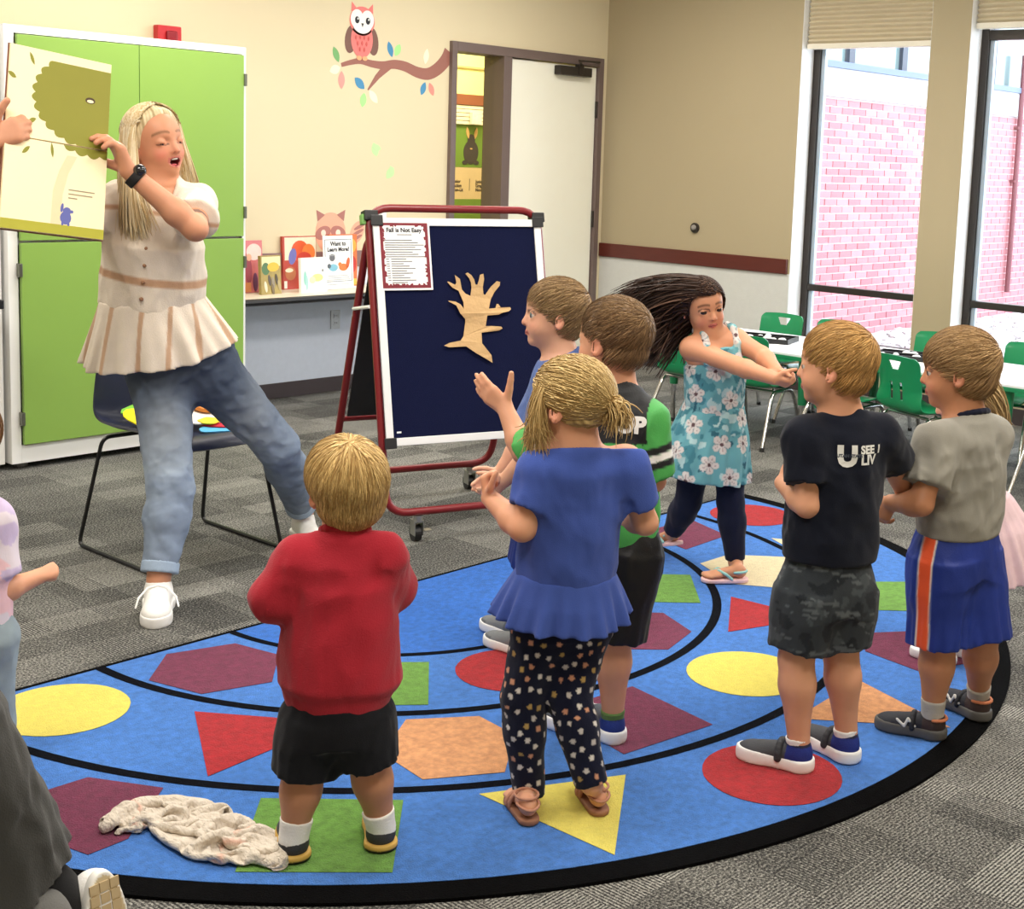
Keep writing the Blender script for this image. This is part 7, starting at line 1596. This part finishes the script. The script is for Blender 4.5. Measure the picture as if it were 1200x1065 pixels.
for sd in (-1, 1):
    N = 1500; q0 = np.stack([sd * (0.015 + 0.30 * r.random(N) ** 1.3), np.zeros(N), np.zeros(N)], 1); yy = -0.42 + 0.56 * r.random(N)
    q0[:, 1] = yy; e2 = 1 - (q0[:, 0] / 0.355) ** 2 - ((yy + 0.05) / 0.455) ** 2; q0 = q0[e2 > 0.02]; e2 = e2[e2 > 0.02]; N = len(q0); q0[:, 2] = 0.12 + 0.405 * np.sqrt(e2)
    fr = np.clip((q0[:, 1:2] + 0.42) / 0.63, 0, 1)      # 0 back .. 1 front
    g1 = r.random((N, 1)); g2 = r.normal(size=(N, 1))
    q1 = np.concatenate([sd * (0.36 + 0.06 * g1), -0.22 + 0.34 * fr, 0.22 + 0 * fr], 1)
    q2 = np.concatenate([sd * (0.40 + 0.14 * g1), -0.26 + 0.30 * fr + 0.03 * g2, -0.30 + 0 * fr], 1)
    end = np.concatenate([sd * (0.30 + 0.42 * g1 + 0.05 * g2), -0.18 + 0.42 * fr + 0.05 * r.normal(size=(N, 1)), -1.12 - 0.22 * r.random((N, 1))], 1) if sd > 0 else np.concatenate([sd * (0.50 + 0.25 * g1 ** 2 + 0.06 * g2), -0.40 + 0.20 * fr + 0.05 * r.normal(size=(N, 1)), -0.80 - 0.20 * r.random((N, 1))], 1)
    K = [q0, (q0 + q1) / 2 * A((1.06, 1.0, 1.10)) + A((0, 0, 0.03)), q1, q2, (q2 + end) / 2 + A((sd * 0.02, 0, 0)), end]
    # smooth path through the knots
    n = 11; T_k = np.linspace(0, 1, len(K)); tt = np.linspace(0, 1, n); KK = np.stack(K, 1)
    path = np.stack([np.stack([np.interp(tt, T_k, KK[i, :, a]) for a in range(3)], -1) for i in range(N)])
    for _ in range(3): path[:, 1:-1] = 0.25 * path[:, :-2] + 0.5 * path[:, 1:-1] + 0.25 * path[:, 2:]
    lrn = r.random((N, 1, 1))
    e = (path - A((0, -0.05, 0.12))) / A((0.335 + 0.045, 0.475, 0.42)); k = np.linalg.norm(e, axis=-1, keepdims=True); e = np.where((k < 1.07) & (path[..., 2:] > -0.2), e / np.maximum(k, 1e-6) * (1.06 + 0.03 * lrn), e); path = A((0, -0.05, 0.12)) + e * A((0.335 + 0.045, 0.475, 0.42))
    W_.append(H.c + ((path.reshape(-1, 3) * H.h) @ H.R.T).reshape(N, n, 3)); tn = r.random((N, 1)); C_.append(A((204, 174, 120)) * (1 - tn) + A((252, 242, 212)) * tn)
W_ = np.concatenate(W_); hs = strand_mesh('long_hair', W_, np.tile(0.0020 * (1 - 0.7 * np.linspace(0, 1, 11) ** 3), (len(W_), 1)), np.concatenate(C_), hb, flat=2.2, nrmref=H, label='long straight blonde hair'); hs['kind'] = 'stuff'
def gauze(V):
    C = tones(V, (226, 214, 198), 0.04, 30); t = ((V - J['pel']) @ F.up) / np.linalg.norm(J['nk'] - J['pel']); x = (V - J['pel']) @ F.rt
    tan = A((190, 152, 122), float)
    for a, b in ((0.50, 0.545), (0.90, 0.925)): w_ = (np.clip((t - a) / 0.012 + 0.5, 0, 1) * np.clip((b - t) / 0.012 + 0.5, 0, 1))[:, None]; C = C * (1 - w_) + tan * w_
    return C
SB = 1.38
tor = [(loft(F.T(0.36), F.T(0.97), F.rt, [(0, 0.158, 0.128), (0.35, 0.158, 0.132), (0.62, 0.156, 0.130, 0, 0.012), (0.9, 0.112, 0.085), (1, 0.066, 0.066)]), 0), (cap(J['sL'] - F.rt * 0.0, J['sR'], 0.050), 0.05), (cap(F.T(0.84), J['nk'] + F.up * 0.05, 0.085, 0.062), 0.05)]
tor += F.sleeve('L', 0.62, 0.038, 0.049) + F.sleeve('R', 0.6, 0.044, 0.047)
bl = solid('blouse', tor, 0.0055, m_gauze, F.root, gauze, subs=[(cap(J['nk'] + F.up * 0.035 + F.f * 0.045, J['nk'] + F.up * 0.25 + F.f * 0.05, 0.060, 0.075), 0.01)], disp=folds(0.006, 14, 61, F.up, 0.5), k=0.04)
def gauze2(V):
    C = tones(V, (228, 216, 200), 0.04, 30); th = np.arctan2((V - F.T(0.2)) @ F.f, (V - F.T(0.2)) @ F.rt); m = np.clip((0.085 - np.abs(((th * 1.75 + 0.35) % 1.0) - 0.5)) / 0.03 + 0.5, 0, 1)[:, None]; return C * (1 - m) + A((196, 162, 134)) * m
solid('blouse_peplum', [(loft(F.T(0.02) - im * 0.062 + Z3 * 0.022, F.T(0.43), F.rt, [(0, 0.262, 0.185), (0.45, 0.215, 0.165), (0.8, 0.178, 0.145), (0.93, 0.166, 0.137), (1, 0.160, 0.132)], 0.07, 9, 0.5, 0.9), 0)], 0.0055, m_gauze, F.root, gauze2, cuts=[(F.T(0.10) + F.rt * -0.12, nrm(-F.up + F.rt * -0.55))], label='gathered cream peplum with tan stripes')
pf = lambda t, o=0.0: F.T(t, 0.0, 0.145 + o)
for t in (0.44, 0.54, 0.64, 0.74): solid('button', [(ell(F.T(t, 0.0, 0.142), (0.007, 0.007, 0.007)), 0)], 0.002, m_sole, bl, (150, 112, 84))
def jeans(V):  # denim wash, dark hips to pale thighs; partly shading put into the colour
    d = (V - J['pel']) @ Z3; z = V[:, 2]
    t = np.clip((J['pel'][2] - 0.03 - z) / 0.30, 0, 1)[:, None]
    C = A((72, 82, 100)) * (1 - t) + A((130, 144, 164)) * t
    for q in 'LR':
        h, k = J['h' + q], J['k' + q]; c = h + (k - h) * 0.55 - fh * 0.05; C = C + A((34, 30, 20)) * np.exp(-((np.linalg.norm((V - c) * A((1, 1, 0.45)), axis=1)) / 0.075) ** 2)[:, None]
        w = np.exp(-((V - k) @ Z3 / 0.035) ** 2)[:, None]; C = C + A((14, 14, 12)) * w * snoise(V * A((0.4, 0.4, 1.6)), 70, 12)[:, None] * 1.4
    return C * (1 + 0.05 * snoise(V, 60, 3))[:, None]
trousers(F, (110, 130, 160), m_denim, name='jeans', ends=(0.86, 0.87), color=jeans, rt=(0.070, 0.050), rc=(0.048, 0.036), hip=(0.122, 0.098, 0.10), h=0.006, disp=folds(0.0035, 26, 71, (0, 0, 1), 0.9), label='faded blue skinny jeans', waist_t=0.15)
for q, e in (('L', 0.86), ('R', 0.87)):
    a_, k_ = J['a' + q], J['k' + q]; d = nrm(a_ - k_); b = k_ + (a_ - k_) * e
    solid('cuff', [(clipd(cap(b - d * 0.05, b + d * 0.05, 0.0600), (b + d * 0.018, d), (b - d * 0.018, -d)), 0)], 0.004, m_denim, F.root, (158, 176, 198), label='rolled pale jeans cuff')
shoe_w = dict(upper=(240, 238, 234), sole=(238, 236, 234), sole_h=0.12, ankle_h=0.33)
u_, W1, R1, L1 = shoe(F.root, 'shoe', J['heelR'], J['toeR'], 0.0, L=0.262, h=0.004, **shoe_w)
for y, s2 in ((0.40, 1), (0.46, -1), (0.52, 1), (0.58, -1)): band_along('lace', u_, [W1((-0.09 * s2, y, 0.285 - 0.30 * (y - 0.4))), W1((0, y + 0.015, 0.325 - 0.34 * (y - 0.4))), W1((0.09 * s2, y + 0.03, 0.285 - 0.32 * (y - 0.4)))], 0.0042, (250, 250, 248), m_sole)
for s2 in (-1, 1): band_along('lace_end', u_, [W1((0, 0.38, 0.35)), W1((s2 * 0.12, 0.38, 0.32)), W1((s2 * 0.22, 0.46, 0.22)), W1((s2 * 0.25, 0.52, 0.12))], 0.0036, (250, 250, 248), m_sole)
shoe(F.root, 'shoe', J['heelL'], J['toeL'], 0.0, L=0.262, h=0.004, **shoe_w)
wd = nrm(J['wL'] - J['eL']); wc = J['wL'] - wd * 0.030
wb = solid('watch_band', [(clipd(cap(wc - wd * 0.03, wc + wd * 0.03, 0.0345), (wc + wd * 0.014, wd), (wc - wd * 0.014, -wd)), 0)], 0.003, m_sole, F.root, (22, 22, 24), label='black wrist watch')
wn = nrm(np.cross(wd, Z3) * -1 + Z3 * 0.6); solid('watch_case', [(ell(wc - fh * 0.02 + im * 0.012 + Z3 * 0.022, (0.02, 0.02, 0.02)), 0)], 0.003, m_eye, wb, (30, 30, 34))
F.done()

# ---- the picture book she holds
bo = A(J['bTL']); LX, LY = 0.312, 0.558
bk = empty('picture_book', tuple(bo), label='large open picture book with a green tree held up by the woman', cat='book')
P_b = lambda u, v, n=0.0: ex_b * (u * LX) + ey_b * (v * LY) + nb_ * n
cover_m = M('book_cover_maroon', (120, 70, 50), 0.5); page_m = M('cream_page', (246, 230, 188), 0.7, var=0.03)
hand_ = np.cross(ex_b, ey_b) @ nb_
def bplate(pts, n0, th):
    if hand_ < 0: return plate([(u * LX, v * LY) for u, v in pts], Vector(nb_ * (n0 + th)), Vector(ex_b), Vector(ey_b), th)
    return plate([(u * LX, v * LY) for u, v in pts], Vector(nb_ * n0), Vector(ex_b), Vector(ey_b), th)
sq = lambda a, b, c, d: [(a, b), (c, b), (c, d), (a, d)]
part('cover_board', bk, cover_m, bplate(sq(-0.012, -0.006, 1.012, 0.492), -0.012, 0.003)); part('cover_board', bk, cover_m, bplate(sq(-0.012, 0.508, 1.012, 1.006), -0.012, 0.003)); part('spine', bk, cover_m, bplate(sq(-0.012, 0.4925, 1.012, 0.5075), -0.014, 0.003))
part('page_block', bk, page_m, bplate(sq(0, 0, 1, 0.497), -0.0088, 0.0088)); part('page_block', bk, page_m, bplate(sq(0, 0.503, 1, 1.0), -0.0088, 0.0088))
def scal(cu, cv, ru, rv, n=30, b=0.06):
    pts = []
    for i in range(n * 6):
        a = 2 * PI * i / (n * 6); k = 1 + b * abs(math.sin(a * n / 2)) - b * 0.5; pts.append((cu + ru * k * math.cos(a), cv + rv * k * math.sin(a)))
    return pts
def clip(pts, u0, u1, v0, v1): return [(min(max(u, u0), u1), min(max(v, v0), v1)) for u, v in pts]
def dedupe(p):
    o = []
    for q in p:
        if not o or (abs(q[0] - o[-1][0]) + abs(q[1] - o[-1][1])) > 1e-6: o.append(q)
    return o
olive = M('print_olive', (134, 132, 40), 0.7, var=0.05, vscale=12); part('printed_tree_crown', bk, olive, bplate(dedupe(clip(scal(0.86, 0.24, 0.62, 0.27), 0.02, 0.999, 0.05, 0.496)), 0.0002, 0.0003))
part('printed_tree_crown', bk, olive, bplate(dedupe(clip(scal(0.86, 0.24, 0.62, 0.31), 0.02, 0.999, 0.504, 0.9)), 0.0002, 0.0003))
part('printed_trunk', bk, M('print_trunk', (226, 206, 166), 0.7), bplate([(0.60, 0.56), (0.70, 0.56), (0.62, 0.66), (0.575, 0.78), (0.565, 0.96), (0.47, 0.96), (0.48, 0.76), (0.53, 0.65)], 0.0001, 0.0003))
part('printed_ground', bk, M('print_ground', (168, 164, 48), 0.7), bplate(sq(0.0, 0.945, 1.0, 0.999), 0.0003, 0.0003))
for u, v, a in ((0.21, 0.06, 0.9), (0.03, 0.17, 0.3), (0.24, 0.40, -0.3), (0.20, 0.565, -0.5), (0.45, 0.545, 1.3)): part('printed_leaf', bk, olive, bplate([(x, y) for x, y in leafshape(u, v, 0.085, 0.028, a, 5)], 0.0004, 0.0003))
part('printed_lines', bk, M('print_grey', (150, 136, 112), 0.7), *[bplate(sq(0.63, v, 0.63 + w, v + 0.006), 0.0004, 0.0003) for v, w in ((0.745, 0.26), (0.768, 0.24), (0.79, 0.09))])
blu = M('print_blue', (92, 98, 164), 0.7)
part('printed_bear', bk, blu, bplate(ellipse(0.615, 0.905, 0.055, 0.036), 0.0004, 0.0003), bplate(ellipse(0.625, 0.868, 0.04, 0.022), 0.0005, 0.0003), bplate(ellipse(0.575, 0.852, 0.014, 0.026, rot=0.3), 0.0006, 0.0003), bplate(ellipse(0.672, 0.868, 0.016, 0.009), 0.0006, 0.0003), bplate(ellipse(0.585, 0.938, 0.012, 0.01), 0.0006, 0.0003), bplate(ellipse(0.645, 0.938, 0.012, 0.01), 0.0006, 0.0003))
part('printed_eye', bk, M('print_dark', (70, 50, 30), 0.7), bplate(ellipse(0.80, 0.232, 0.05, 0.018), 0.0006, 0.0002)); part('printed_eye_white', bk, page_m, bplate(ellipse(0.80, 0.236, 0.034, 0.009), 0.0009, 0.0002))

# ---- the child cut by the left edge
F = Fig('left', 'child in a pastel tie-dye tee cut by the left edge, fist held out', S=0.9, skin='fair')
J = F.J; im, fh = F.im, F.fh
F.torso(); F.arms(); F.legs()
F.hand('R', im * 0.95 + Z3 * 0.30 + fh * 0.1, fh * 0.4 - im * 0.2 - Z3 * 0.5, 0.115, curl=(1.3, 1.3, 0.8), thumb=(0.6, 0.4, 0.6), tcurl=0.8); F.hand('L', fh, im, 0.11, curl=(0.5, 0.6, 0.5))
H = Head(J['hd'], im * 0.5 + fh * 0.85, Z3, 0.195); F.neck(H); F.build(H, h=0.006); H.eyes(F.body)
hair_cap(H, F.root, (120, 82, 50), tip=(168, 124, 80), seed=15, grow=0.06, strands=2500, slen=0.4, srad=0.001, sdrop=0.6)
def dye(V):
    a = snoise(V, 28, 5); b = snoise(V, 34, 8); C = np.tile(A((226, 216, 226), float), (len(V), 1)); C[a > 0.15] = (206, 190, 222); C[b > 0.3] = (240, 200, 208); C[(a < -0.35)] = (190, 206, 228); return C
F.shirt('t_shirt', [(0, 0.122, 0.10), (0.3, 0.116, 0.096), (0.7, 0.113, 0.088), (0.92, 0.085, 0.062), (1, 0.05, 0.05)], 0.08, m_knit, dye, sl=(0.72, 0.72), sr=(0.054, 0.054), disp=folds(0.004, 18, 81, F.up, 0.5), neck_r=0.046)
trousers(F, (150, 166, 174), m_denim, name='jeans', ends=(0.95, 0.95), rt=(0.078, 0.06), rc=(0.06, 0.05), hip=(0.116, 0.10, 0.10), disp=folds(0.003, 24, 83), label='pale wash jeans')
for q in 'LR':
    h_ = J['a' + q] * A((1, 1, 0)); shoe(F.root, 'shoe', h_ - fh * 0.03, h_ + fh * 0.12, 0.002, L=0.155, upper=(200, 200, 204))
F.done()

# ---- the adult kneeling at the lower left corner
F = Fig('adult', 'person in a long charcoal cardigan and black leggings kneeling at the lower left corner', S=1.4, skin='fair')
J = F.J; im, fh = F.im, F.fh
F.torso(); F.arms()
for q in 'LR': F.hand(q, fh * 0.6 - im * 0.6, -Z3, 0.125, curl=(0.4, 0.5, 0.4))
H = Head(J['hd'], -im * 0.5 + fh * 0.85, Z3, 0.23, adult=True); F.neck(H)
F.P += [(cap(J['pel'], J['kR'], 0.08, 0.06), 0.04), (cap(J['pel'], J['kL'], 0.08, 0.06), 0.04), (cap(J['kR'], J['aR'], 0.055, 0.035), 0.02), (cap(J['kL'], J['aL'], 0.055, 0.035), 0.02)]
F.build(H, h=0.007); H.eyes(F.body)
hair_cap(H, F.root, (96, 70, 48), tip=(140, 104, 72), seed=16, grow=0.06)
char = lambda V: tones(V, (62, 62, 60), 0.08, 14)
solid('cardigan', [(loft(J['pel'] - Z3 * 0.09 + im * 0.005, F.T(0.95), F.rt, [(0, 0.15, 0.16), (0.25, 0.155, 0.15), (0.55, 0.150, 0.13), (0.85, 0.14, 0.10), (1, 0.075, 0.07)], 0.05, 6, 2.0), 0), (cap(J['sL'], J['sR'], 0.07), 0.05)] + F.sleeve('L', 1.9, 0.056, 0.05) + F.sleeve('R', 1.9, 0.056, 0.05), 0.008, m_fleece, F.root, char, disp=folds(0.010, 11, 91, (0.3, 0.3, 1), 0.7), k=0.04)
solid('cardigan_hem', [(cap(J['th'] - im * 0.12 + Z3 * -0.02, J['th'] + im * 0.10 - Z3 * 0.045 - fh * 0.05, 0.075, 0.05), 0.03)], 0.006, m_fleece, F.root, lambda V: tones(V, (98, 98, 96), 0.06, 20), disp=folds(0.006, 14, 93), label='paler grey cardigan hem')
solid('leggings', [(cap(J['pel'] + im * 0.02 - Z3 * 0.05, J['kR'], 0.095, 0.075), 0.04), (cap(J['pel'], J['kL'], 0.095, 0.075), 0.04), (cap(J['kR'], J['aR'], 0.075, 0.06), 0.02), (ell(J['aR'] - im * 0.03 + Z3 * 0.015, (0.085, 0.09, 0.08)), 0.03), (cap(J['kL'], J['aL'], 0.07, 0.045), 0.02)], 0.0055, m_knit, F.root, (20, 20, 22), label='black leggings')
# one sneaker, sole turned to the room
s0, s1 = J['sh'], J['st']; sf = nrm(s1 - s0); snn = nrm(-fh * 0.85 + im * 0.45 + Z3 * 0.25); snn = nrm(snn - sf * (snn @ sf)); sx = np.cross(sf, snn); Rs = np.stack([sx, sf, -snn], 1)
ws = lambda p: s0 + Rs @ (A(p, float) * 0.25)
up_ = solid('shoe', [(cap(ws((0, 0.16, 0.16)), ws((0, 0.62, 0.12)), 0.042, 0.036), 0), (ell(ws((0, 0.75, 0.10)), (0.042, 0.06, 0.03), Rs), 0.01)], 0.004, m_shoe, F.root, (228, 226, 222))
sol = solid('sole', [(loft(ws((0, 0, 0.02)) - snn * 0.0, ws((0, 0, 0.075)), sx, [(0, 0.05, 0.16, 0, 0.11), (1, 0.05, 0.16, 0, 0.11)]) if False else ell(ws((0, 0.46, 0.05)), (0.046, 0.125, 0.05), Rs), 0)], 0.0032, m_sole, up_, (lambda V: np.where(((((V - ws((0, 0.46, 0))) @ sx) / 0.040) ** 2 + (((V - ws((0, 0.46, 0))) @ sf) / 0.115) ** 2 < 1)[:, None], A((206, 188, 152.0)), A((240, 238, 232.0)))), cuts=[(ws((0, 0, 0.0)), snn), (ws((0, 0, 0.09)), -snn)])
tr_ = bmesh.new()
for i in range(9):
    for j in range(3):
        y = 0.08 + i * 0.09; x = (j - 1) * 0.085
        if abs(x) > 0.15 * math.sqrt(max(0, 1 - ((y - 0.46) / 0.48) ** 2)): continue
        c = ws((x, y, -0.006)); box((0, 0, 0), (0.018, 0.0185, 0.003), 0.0, Matrix([list(Rs[i_]) + [c[i_]] for i_ in range(3)] + [[0, 0, 0, 1]]))(tr_)
t_ = obj('sole_tread', tr_, M('tan_rubber', (196, 174, 136), 0.7), up_); t_['kind'] = 'stuff'
F.done()

# ---- the crumpled cloth on the rug: a sheet let fall and crumple (position-based cloth, with self contact)
def crumple(nu=66, nv=42, LU=0.86, LV=0.50, steps=90, seed=5):
    rc_ = np.random.default_rng(seed)
    spine = np.array([tuple(v) for v in catmull([(1.50, 2.625, 0), (1.56, 2.615, 0), (1.605, 2.545, 0), (1.61, 2.47, 0), (1.62, 2.40, 0), (1.64, 2.33, 0), (1.64, 2.255, 0)], 8)])
    U, V = np.meshgrid(np.linspace(0, 1, nu), np.linspace(-1, 1, nv), indexing='ij')
    k = U * (len(spine) - 1); i0 = np.minimum(k.astype(int), len(spine) - 2); fr = (k - i0)[..., None]
    c = spine[i0] * (1 - fr) + spine[i0 + 1] * fr; d = spine[i0 + 1] - spine[i0]; d /= np.linalg.norm(d, axis=-1, keepdims=True); n = np.stack([d[..., 1], -d[..., 0], 0 * d[..., 0]], -1)
    w = np.interp(U, [0, 0.15, 0.35, 0.65, 0.85, 1], [0.05, 0.085, 0.098, 0.095, 0.075, 0.022])
    flat = np.stack([U * LU, V * LV / 2, 0 * U], -1).reshape(-1, 3)
    z = 0.060 + 0.040 * np.sin(V * 7 + 3 * np.sin(U * 6)) + 0.030 * snoise(flat, 14, 2).reshape(nu, nv) + 0.02 * np.sin(U * 30 + 3 * V)
    P = c + n * (V * w + 0.03 * np.sin(V * 6 + 5 * U) * w / 0.1)[..., None] + d * (0.018 * snoise(flat, 26, 3).reshape(nu, nv))[..., None]; P[..., 2] = z
    target_c, target_w = c, w
    Q = P.reshape(-1, 3).copy(); vel = np.zeros_like(Q); idx = np.arange(nu * nv).reshape(nu, nv)
    def pairs(a, b): return a.ravel(), b.ravel(), np.linalg.norm(flat[a.ravel()] - flat[b.ravel()], axis=1)
    C = []
    for s0 in (0, 1): C += [(*pairs(idx[s0:-1:2], idx[s0 + 1::2][:len(idx[s0:-1:2])]), 1.0, False), (*pairs(idx[:, s0:-1:2], idx[:, s0 + 1::2][:, :idx[:, s0:-1:2].shape[1]]), 1.0, False)]
    for s0 in (0, 1): C += [(*pairs(idx[s0:-1:2, :-1], idx[s0 + 1::2, 1:][:len(idx[s0:-1:2])]), 0.4, False)]
    for s0 in (0, 1, 2): C += [(*pairs(idx[s0:-2:3], idx[s0 + 2::3][:len(idx[s0:-2:3])]), 0.16, True), (*pairs(idx[:, s0:-2:3], idx[:, s0 + 2::3][:, :idx[:, s0:-2:3].shape[1]]), 0.16, True)]
    ij = np.stack(np.unravel_index(np.arange(nu * nv), (nu, nv)), 1); th = 0.0150; wall = c.reshape(-1, 3)
    for st in range(steps):
        vel[:, 2] -= 0.0006; X = Q + vel * 0.9
        for it in range(5):
            for a, b, L, kf, bend in C:
                d_ = X[b] - X[a]; l = np.linalg.norm(d_, axis=1); e = (l - L) / np.maximum(l, 1e-6) * 0.5 * kf
                if bend: e = np.where(l < L * 0.80, (l - L * 0.80) / np.maximum(l, 1e-6) * 0.5 * kf * 2, 0)
                d_ *= e[:, None]; X[a] += d_; X[b] -= d_
            X[:, 2] = np.maximum(X[:, 2], 0.0145)
            # the bundle keeps its footprint
            dd = ((X[:, None, :2] - spine[None, ::3, :2]) ** 2).sum(2); j = dd.argmin(1); r_ = np.sqrt(dd[np.arange(len(X)), j]); lim = np.interp(j / (len(spine[::3]) - 1), [0, 0.15, 0.35, 0.65, 0.85, 1], [0.045, 0.085, 0.095, 0.095, 0.08, 0.03])
            o = r_ > lim; s_ = spine[::3][j[o], :2]; X[o, :2] = s_ + (X[o, :2] - s_) * (1 - 0.35 * (1 - lim[o] / r_[o]))[:, None]
            tp = 0.135 * np.sqrt(np.clip(1 - (r_ / (lim * 1.1)) ** 2, 0.05, 1)); X[:, 2] = np.where(X[:, 2] > tp, X[:, 2] * 0.85 + tp * 0.15, X[:, 2])
        if st % 4 == 0 or st > steps - 12:
            cell = np.floor(X / th).astype(np.int64); key = cell[:, 0] * 73856093 ^ cell[:, 1] * 19349663 ^ cell[:, 2] * 83492791; od = np.argsort(key)
            # neighbours: sort along x and compare within a window
            ox = np.argsort(X[:, 0]); Xs = X[ox]; acc = np.zeros_like(X); cn = np.zeros(len(X))
            for sft in range(1, 260):
                a, b = ox[:-sft], ox[sft:]; dv = X[b] - X[a]
                m = dv[:, 0] < th
                if not m.any(): break
                a, b, dv = a[m], b[m], dv[m]; l2 = (dv ** 2).sum(1); m = (l2 < th * th) & (np.abs(ij[a] - ij[b]).max(1) > 2); a, b, dv = a[m], b[m], dv[m]; l = np.sqrt(l2[m]) + 1e-6
                g = dv / l[:, None] * ((th - l) * 0.4)[:, None]; np.add.at(acc, b, g); np.add.at(acc, a, -g); np.add.at(cn, a, 1); np.add.at(cn, b, 1)
            X += acc / np.maximum(cn, 1)[:, None]
        vel = (X - Q) * 0.86; Q = X
    return Q, idx, flat
Qc, ic, flat_c = crumple()
Fq = np.stack([ic[:-1, :-1], ic[1:, :-1], ic[1:, 1:], ic[:-1, 1:]], -1).reshape(-1, 4)
cc_ = np.tile(A((218, 207, 192.0)), (len(Qc), 1)); uu = flat_c[:, 0]
for u0, w0 in ((0.12, 0.010), (0.62, 0.007)): cc_[np.abs(uu - u0) < w0] = (222, 182, 164)
ch = mesh_obj('crumpled_cloth', Qc, Fq, MC('wrinkled_gauze', rough=0.95, bump=1.0, bscale=70, spec=0.05, var=0.08, vscale=40, stretch=(1.6, 0.7, 1), bdist=0.012), None, lin_np(cc_))
sm = ch.modifiers.new('smooth', 'SUBSURF'); sm.levels = 1; sm.render_levels = 1
so = ch.modifiers.new('thickness', 'SOLIDIFY'); so.thickness = 0.003; so.offset = 0
tag(ch, 'crumpled cream cotton wrap heaped on the rug beside the red sweatshirt toddler', 'blanket')
